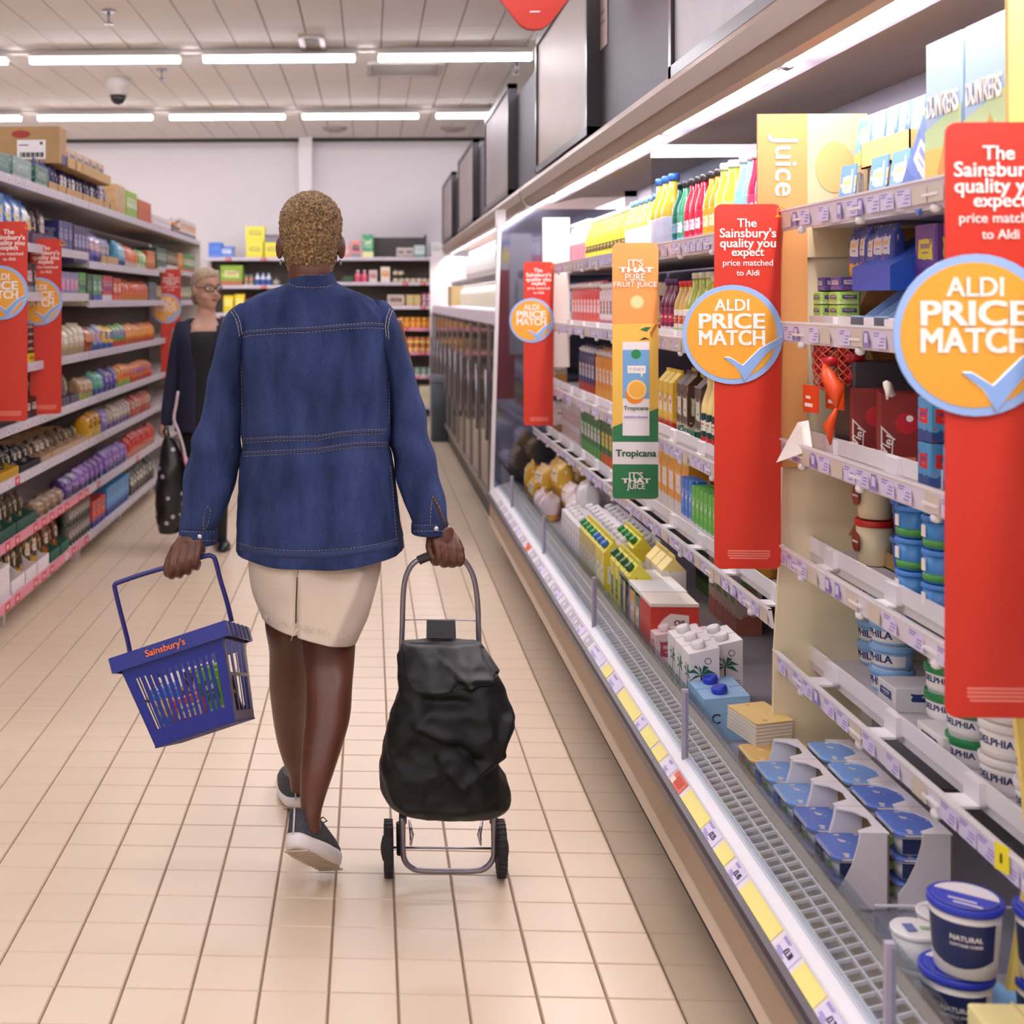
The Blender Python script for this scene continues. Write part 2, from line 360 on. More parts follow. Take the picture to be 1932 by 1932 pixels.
def shelf(cab, y0, y1, z, near=True, xf=.95):
    c = (y0 + y1) / 2; a = MB(); a.box((xf + .085, y0, z - .04), (1.53, y1, z - .02), mat('d9d5da', .45)); s = a.build('shelf', cab)
    a = MB(); a.prism([(xf + .01, z - .047), (xf + .016, z - .047), (xf + .008, z), (xf, z)], y0 + .004, y1 - .004, mat('e4dcea', .4)); a.box((xf - .002, y0 + .004, z - .003), (xf + .008, y1 - .004, z + .001), WHITE); a.build('price_rail', s)
    a = MB(); a.box((xf + .08, y0, z - .02), (xf + .085, y1, z + .014), WHITE); a.build('inner_lip', s)
    n = max(1, round((y1 - y0) / .36))
    for i in range(n):
        y = y0 + (y1 - y0) * (i + .5) / n
        link('clip', CLIP, s, (xf + .012, y, z - .05)); link('bracket', BRK, s, (xf, y, z))
    y = y0 + .05
    while y < y1 - .04:
        q = R.random(); me = LABW if q < .62 else (LABP if q < .76 else LABB)
        o = link('price_label', me, s, (xf + .0035, y, z - .024)); o.rotation_euler = (math.radians(0), 0, -math.pi / 2)
        y += (.066 if me is not LABP else .045) + R.choice([0, .004, .012, .05])
    return s
def cabinet(label, y0, y1, shelves, canopy=True):
    cab = empty('chiller_cabinet', label, 'chiller', (0, 0, 0)); Y = (y0, y1)
    def pr(name, poly, m_, a_=0, b_=0):
        q = MB(); q.prism(poly, y0 + a_, y1 - b_, m_); return q.build(name, cab)
    pr('kick_plate', [(.775, 0), (.80, 0), (.80, .15), (.775, .15)], DARK); pr('base_body', [(.80, .02), (1.75, .02), (1.75, .31), (.80, .31)], DARK)
    pr('skirt_rail', [(.70, .148), (.78, .148), (.78, .184), (.70, .184)], CREAM); pr('front_panel', [(.704, .186), (.80, .186), (.80, .277), (.704, .277)], TAUPE)
    pr('bumper', [(.70, .277), (.705, .279), (.691, .284), (.686, .292), (.686, .31), (.691, .318), (.702, .325), (.80, .325), (.80, .277)][0:1] + [(.691, .281), (.686, .29), (.686, .312), (.691, .32), (.702, .325), (.80, .325), (.80, .277)], BUMP)
    pr('price_strip', [(.702, .326), (.725, .348), (.76, .348), (.76, .326)], mat('e6dfe8', .45)); pr('top_rail', [(.7255, .3485), (.728, .352), (.743, .3585), (.757, .3665), (.762, .3665), (.762, .349)], WHITE)
    g = MB()
    for i in range(3): x = .760 + i * .028; z = .3675 + i * .0085; g.box((x - .002, y0, z - .005), (x + .002, y1, z + .0015), WHITE)
    y = y0
    while y < y1: g.add([(.757, y, .362), (.757, y + .004, .362), (.757, y + .004, .368), (.757, y, .368), (.82, y, .379), (.82, y + .004, .379), (.82, y + .004, .386), (.82, y, .386)], [(3, 2, 1, 0), (4, 5, 6, 7), (2, 3, 7, 6), (1, 2, 6, 5), (0, 1, 5, 4), (3, 0, 4, 7)], WHITE); y += .0355
    g.build('air_grille', cab, fix=False)
    pr('duct', [(.757, .33), (.835, .33), (.835, .35), (.757, .35)], mat('8a7f7c', .6)); pr('inner_wall', [(.819, .33), (.836, .33), (.836, .396), (.828, .396), (.82, .386)], mat('b4a89e', .45)); pr('clear_riser', [(.834, .396), (.836, .396), (.836, .432), (.834, .432)], clear())
    pr('tray', [(.83, .30), (1.56, .30), (1.56, .33), (.83, .33)], TRAYM); pr('back_panel', [(1.56, .3), (1.75, .3), (1.75, 2.1), (1.56, 2.1)], BACKP)
    n = max(1, round((y1 - y0) / 1.13))
    for i in range(n):
        ya = y1 - (i + 1) * (y1 - y0) / n; yb = y1 - i * (y1 - y0) / n
        q = MB(); q.box((.748, ya + .01, .362), (.752, yb - .01, .52), clear()); q.build('glass_guard', cab)
        q = MB(); q.box((.742, yb - .006, .358), (.756, yb + .006, .525), mat('a79fb4', .4)); q.build('guard_post', cab)
    if canopy:
        pr('canopy', [(.88, 2.085), (.893, 2.035), (.90, 2.038), (.926, 1.998), (.95, 1.99), (.958, 2.0), (.962, 2.04), (1.07, 2.05), (1.07, 2.10), (1.75, 2.11), (1.75, 2.15), (.9, 2.12)], CANOPY)
        pr('reflector', [(.963, 2.03), (1.07, 2.012), (1.07, 2.02), (.963, 2.04)], mat('8f8b98', .5)); pr('roof_panel', [(1.07, 2.012), (1.40, 2.085), (1.56, 2.09), (1.56, 2.105), (1.38, 2.1), (1.07, 2.03)], UNDER)
        n = max(1, round((y1 - y0) / 1.26)); L = (y1 - y0) / n
        for i in range(n):
            ya = y0 + i * L; q = MB(); q.tube([(.985, ya + .03, 2.008), (.985, ya + L - .03, 2.008)], .013, tube_c, 8); q.build('light_tube', cab)
            q = MB(); q.box((.97, ya - .02, 1.998), (1.0, ya + .028, 2.022), DARK); q.build('lamp_holder', cab)
            q = MB(); q.box((1.02, ya + .3, 2.0155), (1.045, ya + .42, 2.0165), WHITE); q.box((1.025, ya + .32, 2.0145), (1.04, ya + .4, 2.0156), mat('b8b4ba', .5)); q.build('sticker', cab)
    for z in shelves: shelf(cab, y0 + .015, y1 - .015, z)
    return cab
yA = yx(1470, .97); yB = 6.98; yC = 7.78
SH1 = [.6275, .882, 1.13, 1.40, 1.657]; SH2 = [.713, 1.0, 1.335, 1.635]
cabA = cabinet('nearest open chiller cabinet with cheese, spreads and yogurt on five shelves', .7, yA, SH1)
cabB = cabinet('open chiller cabinet stocked with juice between the two category panels', yA, yB, SH2)
cabC = cabinet('short open chiller cabinet beyond the white panel, ending at a glass end', yB, yC, [.713, 1.0, 1.335, 1.635])
# price labels of the lowest strip
def strip_label(py0, py1, kind):
    d0 = (H - .3376) * F / (py0 - PY0); d1 = (H - .3376) * F / (py1 - PY0); Ya = d1 * CT + .03 * ST; Yb = d0 * CT + .03 * ST
    Ya += .72 * ST; Yb += .72 * ST; L = Yb - Ya; yc = (Ya + Yb) / 2; cab = cabA if yc < yA else (cabB if yc < yB else cabC)
    m_ = {'Y': YLAB, 'W': mat('ddd4ee', .5), 'R': mat('d8705a', .5), 'S': mat('c9c3cf', .5)}[kind[0]]
    q = MB(); q.box((-L / 2 + .002, -.0012, -.0155), (L / 2 - .002, 0, .0155), m_)
    if kind[0] == 'W':
        for z, a_, b_ in ((.012, -.45, -.05), (.009, -.45, -.1), (-.006, -.4, .05), (-.0095, -.4, -.05), (-.013, -.3, .1)): q.box((a_ * L, -.0018, z - .001), (b_ * L, -.0012, z + .001), PURP)
    if kind[0] == 'S': q.box((-L * .3, -.0018, -.011), (L * .3, -.0012, .011), mat('a49eae', .5)); q.box((-L * .2, -.0022, -.008), (L * .2, -.0018, .008), mat('d9d4de', .5))
    if kind[0] == 'R': q.box((-L * .2, -.0018, -.01), (L * .3, -.0012, .01), mat('c8432c', .5)); q.box((-L * .45, -.0018, -.014), (-L * .15, -.0012, 0), mat('f0d8d0', .5))
    o = q.build('price_label', cab, (.7130, yc, .3376)); o.rotation_euler = Matrix.Rotation(-math.pi / 2, 3, 'Z').to_euler()
    o.rotation_euler = (Matrix.Rotation(-math.pi / 2, 3, 'Z') @ Matrix.Rotation(math.radians(-46), 3, 'X')).to_euler()
    if len(kind) > 1:
        t_ = text(kind[1:], .02, mat('33304a', .5), 'price_text', o); fit(t_, min(.03, L * .5), (L * .12, -.0022, -.0005), .012)
for a_, b_, k_ in ((1408, 1430, 'Y'), (1439, 1458, 'W'), (1460, 1490, 'R'), (1496, 1555, 'Y'), (1555, 1590, 'W£2.25'), (1594, 1625, 'Y'), (1633, 1661, 'W£1.45'), (1669, 1765, 'Y'), (1773, 1817, 'W£1.30'),
                   (1824, 1892, 'Y'), (1897, 1950, 'W£1.20'), (1955, 2030, 'Y'), (1374, 1405, 'Y'), (1358, 1372, 'W'), (1304, 1354, 'Y'), (1276, 1302, 'W'), (1257, 1273, 'Y'), (1221, 1252, 'W')): strip_label(a_, b_, k_)
py_ = 1215
while py_ > 945:
    s_ = (py_ - 566) * .021; strip_label(py_ - s_, py_, R.choice(['S', 'S', 'W', 'W', 'R', 'Y'] if py_ < 1060 else ['S', 'S', 'S', 'W'])); py_ -= s_ * R.choice([1.15, 1.5])

# category panels that divide the bays (parts of the cabinet they end)
CREAMP = mat('ecdcb8', .55, var=.05, vs_=3); PEACH = mat('e0a060', .5); CORK = mat('c89058', .75, var=.18, vs_=30, bump=.3, bs=200)
def panel(cab, y, poly, m_, name='divider_panel', t=.012):
    q = MB(); q.prism(poly, y, y + t, m_); return q.build(name, cab)
yd = pix(1470, 600, 3.12).y - .02
dv = panel(cabA, yd, [(.945, .34), (.949, .62), (.962, .85), (.97, 1.1), (1.0, 1.1), (1.0, 1.88), (1.55, 1.88), (1.55, .34)], CREAMP)
panel(dv, yd - .004, [(1.12, .9), (1.24, 1.12), (1.14, 1.42), (1.24, 1.64), (1.54, 1.64), (1.54, .9)], CORK, 'cork_print', .004)
cat = empty('category_panel', 'tall peach category panel reading Juice at the left end of the nearest chiller bay', 'sign', (0, yd - .0125, 0))
q = MB(); q.box((.907, 0, 1.06), (1.022, .008, 1.885), PEACH); q.build('board', cat)
q = MB(); q.box((1.022, .001, 1.55), (1.16, .009, 1.885), mat('dcc8a0', .5)); q.build('side_board', cat)
q = MB(); q.stack([[(1.085 + .045 * math.cos(t * math.pi / 10), y_, 1.76 + .06 * math.sin(t * math.pi / 10)) for t in range(20)] for y_ in (-.0006, .001)], mat('dcb878', .5), False); q.build('lemon_print', cat)
j = text('Juice', .1, mat('fff8ee', .5), 'lettering', cat, None, .0012); fit(j, .145); j.data.transform(Matrix.Rotation(math.pi / 2, 4, 'Y')); j.data.transform(Matrix.Translation((.965, -.001, 1.765)))
q = MB(); q.box((.905, 0, 1.10), (1.045, .012, 1.88), mat('f4efe4', .5)); tag(q.build('category_panel', None, (0, yB - .03, 0)), 'plain white category panel standing out at the far end of the juice shelves', 'sign')
yn = pix(1900, 600, 1.97).y
q = MB(); q.prism([(.952, .42), (.985, .62), (.955, .9), (.952, 1.95), (1.16, 1.95), (1.3, .42)], 0, .012, mat('f4d878', .5)); tag(q.build('category_panel', None, (0, yn, 0)), 'yellow category panel at the right edge of the picture', 'sign')
q = MB(); q.box((1.16, yn, .34), (1.55, yn + .012, 1.9), CREAMP); q.build('divider_panel', cabA)
# clear divider with white top bar over the juice shelf
q = MB(); yy = yx(1229, .97)
q.box((.97, yy, 1.94), (1.5, yy + .02, 1.985), WHITE); pt = q.build('divider_bar', cabB); q = MB(); q.box((.972, yy + .008, 1.64), (1.5, yy + .012, 1.94), clear('dfe8f0', .1)); q.build('clear_divider', cabB)
# glass end of the run
GLASSY = bpy.data.materials.new('reflecting_glass'); GLASSY.use_nodes = True; b_ = GLASSY.node_tree.nodes['Principled BSDF']
b_.inputs['Base Color'].default_value = lin('7c7f92'); b_.inputs['Metallic'].default_value = .85; b_.inputs['Roughness'].default_value = .06
q = MB(); q.prism([(.72, .36), (.765, 1.87), (.9, 1.98), (1.55, 1.98), (1.55, .33), (.8, .33)], yC - .012, yC, GLASSY); q.build('end_glass', cabC)
q = MB(); q.prism([(.705, .33), (.725, .33), (.77, 1.9), (.75, 1.9)], yC - .03, yC + .01, WHITE); q.build('end_post', cabC)

# ------------------------------------------------------------------ far chiller with doors below
far = empty('door_chiller', 'far chiller cabinet with dark glossy doors below a bright shelf of white bottles', 'chiller'); y0, y1 = yC + .06, 16.2
def fp(name, poly, m_, a_=0, b_=0):
    q = MB(); q.prism(poly, y0 + a_, y1 - b_, m_); return q.build(name, far)
fp('plinth', [(.80, 0), (1.7, 0), (1.7, .14), (.80, .14)], DARK); fp('body', [(.80, .14), (1.7, .14), (1.7, 1.28), (.80, 1.28)], mat('3c3432', .4)); fp('rear_wall', [(1.5, 1.28), (1.7, 1.28), (1.7, 2.1), (1.5, 2.1)], REFL)
fp('price_rail', [(.765, 1.30), (.80, 1.28), (.80, 1.38), (.775, 1.38)], mat('d9cfe0', .4)); fp('canopy', [(.88, 2.085), (.893, 2.035), (.90, 2.038), (.926, 1.998), (.958, 1.99), (.962, 2.05), (1.7, 2.06), (1.7, 2.12), (.9, 2.12)], CANOPY)
fp('bottle_shelf', [(.80, 1.36), (1.5, 1.36), (1.5, 1.39), (.80, 1.39)], WHITE); fp('upper_shelf', [(1.0, 1.66), (1.5, 1.66), (1.5, 1.68), (1.0, 1.68)], WHITE)
n = 6
for i in range(n):
    ya = y0 + (y1 - y0) * i / n; yb = ya + (y1 - y0) / n; q = MB(); q.tube([(.985, ya + .04, 2.02), (.985, yb - .04, 2.02)], .014, tube_c, 8); q.build('light_tube', far)
n = 11
for i in range(n):
    ya = y0 + (y1 - y0) * i / n; yb = ya + (y1 - y0) / n
    q = MB(); q.box((.775, ya + .03, .2), (.79, yb - .03, 1.26), mat('4a4440', .12, .4)); dr = q.build('door', far)
    q = MB()
    for a_ in (ya + .005, yb - .035): q.box((.765, a_, .16), (.80, a_ + .03, 1.29), mat('8b827c', .35, .5))
    q.box((.765, ya, .16), (.80, yb, .2), mat('8b827c', .35, .5)); q.build('door_frame', dr)
    q = MB(); q.tube([(.75, yb - .07, .55), (.75, yb - .07, 1.0)], .01, STEEL); q.build('handle', dr)
q = MB(); q.box((.74, y1, .0), (1.6, y1 + .05, 1.98), mat('dfdadd', .5)); q.build('end_panel', far)
q = MB(); q.box((.745, y0 - .04, .95), (.80, y0 + .02, 1.98), WHITE); q.build('corner_post', far)
# header boards and poster frames over the chillers
q = MB(); q.box((.955, 1.2, 2.1), (.985, 17.0, 2.77), mat('3f3946', .5)); hd = tag(q.build('header_board', None), 'long dark grey header board above the chiller canopy', 'board')
yy = .5 * (yx(1122, .955) + yx(1160, .955))
q = MB(); q.box((-.085, -.004, 0), (.085, 0, .22), mat('b8a4a0', .5)); 
for z in (.14, .1): q.box((-.05, -.006, z), (.04, -.004, z + .012), mat('8f7f86', .5))
o = q.build('header_notice', None, (.953, yy, 2.475), -math.pi / 2); tag(o, 'small beige notice on the dark header board between two poster frames', 'notice')
def poster_mat(seed, c1, c2, c3):
    m = bpy.data.materials.new('poster_print'); m.use_nodes = True; N = m.node_tree.nodes; L = m.node_tree.links; b = N['Principled BSDF']; b.inputs['Roughness'].default_value = .42
    tc = N.new('ShaderNodeTexCoord'); n = N.new('ShaderNodeTexNoise'); n.inputs['Scale'].default_value = 1.6; n.inputs['Detail'].default_value = 3; n.inputs['Distortion'].default_value = 1.2
    mp = N.new('ShaderNodeMapping'); mp.inputs[1].default_value = (seed, seed, 0); L.new(tc.outputs['Generated'], mp.inputs[0]); L.new(mp.outputs[0], n.inputs[0])
    r = N.new('ShaderNodeValToRGB'); r.color_ramp.elements[0].color = lin(c1); r.color_ramp.elements[1].color = lin(c3); x = r.color_ramp.elements.new(.5); x.color = lin(c2)
    r.color_ramp.elements[0].position = .3; r.color_ramp.elements[1].position = .72; L.new(n.outputs[0], r.inputs[0]); L.new(r.outputs[0], b.inputs['Base Color']); return m
names = ['nearest', 'second', 'third', 'fourth', 'farthest']
for i, (pa, pb) in enumerate(((1265, 1520), (1012, 1110), (915, 960), (865, 893), (835, 853))):
    ya, yb = (yx(pb, .90), yx(pa, .90)) if i else (2.3, yx(1265, .90)); L = yb - ya; z0 = 2.13 if i else 2.11
    o = empty('poster_frame', '%s dark framed food poster standing above the chiller canopy' % names[i], 'poster', (.905, (ya + yb) / 2, z0), -math.pi / 2, )
    q = MB(); Z = .72
    for a_, b_ in (((-L / 2, 0), (-L / 2 + .035, Z)), ((L / 2 - .035, 0), (L / 2, Z)), ((-L / 2, 0), (L / 2, .035)), ((-L / 2, Z - .035), (L / 2, Z))): q.box((a_[0], -.012, a_[1]), (b_[0], .05, b_[1]), mat('2c2629', .3))
    q.build('frame', o); q = MB(); q.box((-L / 2 + .03, 0, .03), (L / 2 - .03, .045, Z - .03), poster_mat(i * 1.7, ['b9b2b0', '8d7f74', '8a7e80', '8a7e80', '8a7e80'][i], ['8b8ca0', 'a58c78', 'a09090', 'a09090', 'a09090'][i], ['c8bfa8', 'c8b8b4', 'b8aeb4', 'b8aeb4', 'b8aeb4'][i])); q.build('poster', o)

# ------------------------------------------------------------------ hanging promotion banners
def circ(cx_, cz, r, n=40): return [(cx_ + r * math.cos(2 * math.pi * i / n), cz + r * math.sin(2 * math.pi * i / n)) for i in range(n)]
ORNG = mat('f0a93a', .45); RING = mat('9cbdf0', .45); WT = mat('fff6ee', .5)
def price_banner():
    o = empty('price_banner', 'x', 'sign'); q = MB(); q.prism(rr(-.152, -.845, 0, 0, .016), -.0015, .0015, RED); b = q.build('board', o); k = .845 / 680; X = lambda p: (p - 1472) * k; Z = lambda p: (385 - p) * k
    for s, y, w_ in (('The', 420, 36), ("Sainsbury's", 441, 104), ('quality you', 460, 103), ('expect', 478, 60), ('price matched', 496, 92), ('to Aldi', 513, 42)):
        t = text(s, .02, WT, 'lettering', b, None, (.00035 if y < 490 else .0001)); fit(t, w_ * k, (X(1411 if y > 425 else 1409), -.0024, Z(y)))
    q = MB()
    for i in range(4): q.box((X(1374) + .004 * (i == 3), -.002, Z(1033 + i * 4.5)), (X(1452) - .004 * (i == 3), -.0014, Z(1033 + i * 4.5) + .003), mat('f08a78', .5))
    q.build('small_print', b)
    q = MB(); q.prism(circ(X(1382), Z(628), .115), -.0075, -.0045, RING); d = q.build('disc', o)
    q = MB(); q.prism(circ(X(1380), Z(628), .103), -.0085, -.0075, ORNG); q.build('disc_face', d)
    for s, y, w_, h_ in (('ALDI', 573, 64, 22), ('PRICE', 603, 122, 29), ('MATCH', 634, 122, 29)):
        t = text(s, .04, WT, 'lettering', d, None, .0013 if s != 'ALDI' else .0009); fit(t, w_ * k, (X(1380), -.0094, Z(y)), h_ * k)
    tk = [(1366, 671), (1376, 671), (1400, 686), (1432, 654), (1473, 632), (1474, 640), (1442, 664), (1403, 714), (1390, 690)]
    c_ = (1405, 672)
    q = MB(); q.tube([(X(x), -.0089, Z(y)) for x, y in tk + tk[:2]], .0021, WT, 6); q.prism([(X(x), Z(y)) for x, y in tk], -.0116, -.0092, mat('8fb4ec', .45)); q.build('tick', d)
    q = MB(); q.box((-.012, -.002, -.03), (.03, .002, -.026), mat('e8a030', .4)); q.tube([(.0, 0, -.005 - .018 * 0), (.012, 0, -.012), (.014, 0, -.026), (.004, 0, -.034), (-.008, 0, -.028), (-.008, 0, -.014), (.0, 0, -.005)], .0018, mat('f0a030', .4), 6); q.build('clip', o)
    return o
bn = price_banner()
def put_banner(o, px, py, d, lb, rz=0): p = pix(px, py, d); o.location = p; o.rotation_euler = (0, 0, rz); o['label'] = lb; o['group'] = 'red price match banners'
put_banner(bn, 1473, 385, 3.06, 'red price match banner with orange disc in front of the juice and cheese divider')
for px, py, d, lb, rz in ((1989, 230, 1.872, 'largest red price match banner with orange disc at the right edge', 0), (1044, 494, 6.82, 'red price match banner half behind the white category panel', 0),
                          (116, 451, 6.4, 'red price match banner hanging from the left shelves, middle one of the three there', .45),
                          (52, 418, 5.6, 'red price match banner cut off by the left edge of the picture', .12), (341, 508, 10.2, 'red price match banner on the left shelves just beside the woman in glasses', .2)):
    nb_ = dup(bn); put_banner(nb_, px, py, d, lb, rz)
    if px < 500:
        bpy.context.view_layer.update(); q = MB(); c_ = nb_.matrix_world @ Vector((-.14, .002, -.012)); q.tube([c_, Vector((-1.572, c_.y + .02, 1.71))], .003, mat('f0a030', .4), 6); ho = q.build('holder'); ho.parent = nb_; ho.matrix_parent_inverse = nb_.matrix_world.inverted()
# Tropicana banner
p = pix(1242, 458, 4.3); tb = empty('juice_banner', 'orange, yellow and green juice banner with a carton picture on it', 'sign', p)
k = 4.3 / F; X = lambda v: (v - 1242) * k; Z = lambda v: (458 - v) * k
q = MB(); q.prism(rr(X(1156), Z(942), 0, 0, .02), -.0012, .0012, mat('f2a45a', .45)); b = q.build('board', tb)
q = MB(); q.prism([(X(1156.3), Z(612)), (X(1241.7), Z(610)), (X(1241.7), Z(780)), (X(1156.3), Z(806))], -.0018, -.0012, mat('f6c85c', .45)); q.build('yellow_print', b)
q = MB(); q.prism([(X(1156.3), Z(806)), (X(1241.7), Z(770)), (X(1241.7), Z(938)), (X(1236), Z(941)), (X(1160), Z(941)), (X(1156.3), Z(937))], -.0019, -.0013, mat('2f7a50', .45)); q.build('green_print', b)
q = MB(); q.box((X(1156.3), -.0024, Z(876)), (X(1241.7), -.0018, Z(834)), mat('f4eef2', .5)); q.build('white_print', b)
q = MB(); q.box((X(1175), -.0030, Z(822)), (X(1225), -.002, Z(645)), mat('f4eef2', .5)); cp = q.build('carton_picture', b)
q = MB(); q.box((X(1175), -.0036, Z(752)), (X(1225), -.003, Z(660)), mat('78aee0', .5)); q.build('blue_print', cp)
q = MB(); q.prism(circ(X(1200), Z(668), 9 * k, 20), -.0044, -.0036, mat('1f8a4c', .5)); q.build('cap_picture', cp)
q = MB(); q.prism(circ(X(1198), Z(744), 18 * k, 24), -.0044, -.0036, mat('f08c28', .5)); q.prism(circ(X(1201), Z(735), 18.5 * k, 24), -.0048, -.0044, mat('f9d88a', .5)); q.prism(circ(X(1201), Z(735), 15 * k, 24), -.0052, -.0048, mat('f6b548', .5)); q.build('orange_picture', cp)
q = MB(); q.box((X(1184), -.0044, Z(704)), (X(1218), -.0036, Z(690)), WT); q.add([(X(1208), -.004, Z(703)), (X(1214), -.004, Z(703)), (X(1210), -.004, Z(712))], [(0, 1, 2)], WT); q.build('speech_bubble', cp)
q = MB(); q.prism(circ(X(1202), Z(570), 13 * k, 20), -.0018, -.0012, mat('f9d488', .5)); q.prism(circ(X(1202), Z(570), 10 * k, 20), -.0022, -.0018, mat('fbe4a8', .5)); q.build('fruit_picture', b)
q = MB(); q.prism([(X(1207), Z(622)), (X(1218), Z(617)), (X(1229), Z(617)), (X(1220), Z(626))], -.0024, -.0018, mat('2c6a48', .5)); q.prism([(X(1206), Z(642)), (X(1216), Z(636)), (X(1226), Z(640))], -.0024, -.0018, mat('3a4038', .5)); q.prism([(X(1229), Z(640)), (X(1226), Z(628)), (X(1236), Z(612)), (X(1241), Z(612)), (X(1232), Z(630))], -.0024, -.0018, mat('b8702c', .5)); q.build('leaf_picture', b)
GT = mat('245a40', .5)
for s, cx_, y, w_, m_, bo, h_ in (("IT'S", 1199, 496, 28, WT, .0004, 14), ('THAT', 1200, 509, 66, WT, .0016, 10), ('PURE', 1198, 523, 37, WT, .0002, 14), ('FRUIT JUICE', 1199, 538, 82, WT, .0002, 13), ('Tropicana', 1200, 771, 46, GT, .0003, None),
                              ('Tropicana', 1200, 857, 76, GT, .0008, None), ("IT'S", 1200, 897, 26, WT, .0004, 13), ('THAT', 1200, 907, 54, WT, .0016, 9), ('JUICE', 1200, 919, 34, WT, .0004, 14), ('SMOOTH ORANGE', 1200, 787, 44, PURP, 0, 4), ('IT STARTS', 1201, 697, 28, mat('9a9ab8', .5), 0, 6)):
    t = text(s, .03, m_, 'lettering', b, None, bo); fit(t, w_ * k, (X(cx_), -.0040 if y > 680 and y < 800 else -.0034, Z(y)), h_ * k if h_ else None)
# ------------------------------------------------------------------ packaged goods: builders (front at -y, base centre of the front edge at the origin)
ROT = {'R': -math.pi / 2, 'L': math.pi / 2, 'B': 0}
def carton(name, w, d, h, c1, c2=None, c3=None, busy=.5, rough=.4):
    q = MB(); q.rbox((-w / 2, 0, 0), (w / 2, d, h), .004, pack(c1, c2, c3, rough, busy), 1, smooth=False); return q.build(name)
def bag(name, w, d, h, c1, c2=None, c3=None, busy=.6, rough=.25):
    q = MB(); rings = []
    for t, k in ((0, .8), (.04, .95), (.4, 1), (.7, .92), (.86, .6), (.92, .2), (1, .12)):
        ww = w / 2 * (1 - .05 * math.sin(math.pi * t)); ring = []
        for i in range(16):
            a_ = 2 * math.pi * (i + .5) / 16; c_, s_ = math.cos(a_), math.sin(a_)
            ring.append((ww * math.copysign(abs(c_) ** .3, c_), d / 2 + d / 2 * k * math.copysign(abs(s_) ** .5, s_), h * t))
        rings.append(ring)
    q.stack(rings, pack(c1, c2, c3, rough, busy)); return q.build(name)
def bottle(name, r, h, body, cap, label=None, sh=.55, neck=.38, sq=1, caph=.09, clearb=False):
    q = MB(); m_ = mat(body, .15 if not clearb else .1, spec=.6)
    q.lathe([(r * .88, 0), (r, .03 * h), (r, sh * h), (r * .93, (sh + .07) * h), (r * .7, (sh + .17) * h), (r * neck, (sh + .28) * h), (r * neck, (1 - caph) * h)], m_, 14, c=(0, r, 0)); o = q.build(name)
    q = MB(); q.lathe([(r * (neck + .08), (1 - caph) * h), (r * (neck + .08), .985 * h), (r * neck, h)], mat(cap, .35), 12, c=(0, r, 0)); q.build('cap', o)
    if label:
        q = MB(); q.lathe([(r * 1.012, .1 * h), (r * 1.015, .11 * h), (r * 1.015, (sh - .05) * h), (r * 1.012, (sh - .04) * h)], pack(*label) if isinstance(label, tuple) else mat(label, .4), 14, c=(0, r, 0)); q.build('label', o)
    return o
def gable(name, w, d, h, c1, c2, c3, cap=None, top=None, busy=.5):
    q = MB(); b = h * .8; m_ = pack(c1, c2, c3, .35, busy); tm = mat(top or c1, .4)
    q.box((-w / 2, 0, 0), (w / 2, d, b), m_); o = q.build(name)
    q = MB(); q.prism([(0, b), (d, b), (d * .56, h * .95), (d * .56, h), (d * .44, h), (d * .44, h * .95)], -w / 2, w / 2, tm, axis='x'); q.build('gable_top', o)
    if cap:
        q = MB(); M_ = Matrix.Translation((0, d * .22, h * .875)) @ Matrix.Rotation(math.radians(35), 4, 'X'); q.lathe([(w * .2, 0), (w * .2, .018), (w * .17, .02)], mat(cap, .4), 12, M_); q.build('cap', o)
    return o
def brick(name, w, d, h, c1, c2, c3, cap):
    q = MB(); q.box((-w / 2, 0, 0), (w / 2, d, h * .9), pack(c1, c2, c3, .35, .35)); q.add([(-w / 2, 0, h * .9), (w / 2, 0, h * .9), (w / 2, d, h), (-w / 2, d, h), (-w / 2, d, h * .9), (w / 2, d, h * .9)], [(0, 1, 2, 3), (0, 3, 4), (1, 5, 2), (3, 2, 5, 4)], mat(c1, .4)); o = q.build(name)
    q = MB(); q.lathe([(w * .2, 0), (w * .24, .003), (w * .24, .016), (w * .2, .018)], mat(cap, .35), 14, Matrix.Translation((0, d * .45, h * .945)) @ Matrix.Rotation(math.radians(18), 4, 'X')); q.build('cap', o); return o
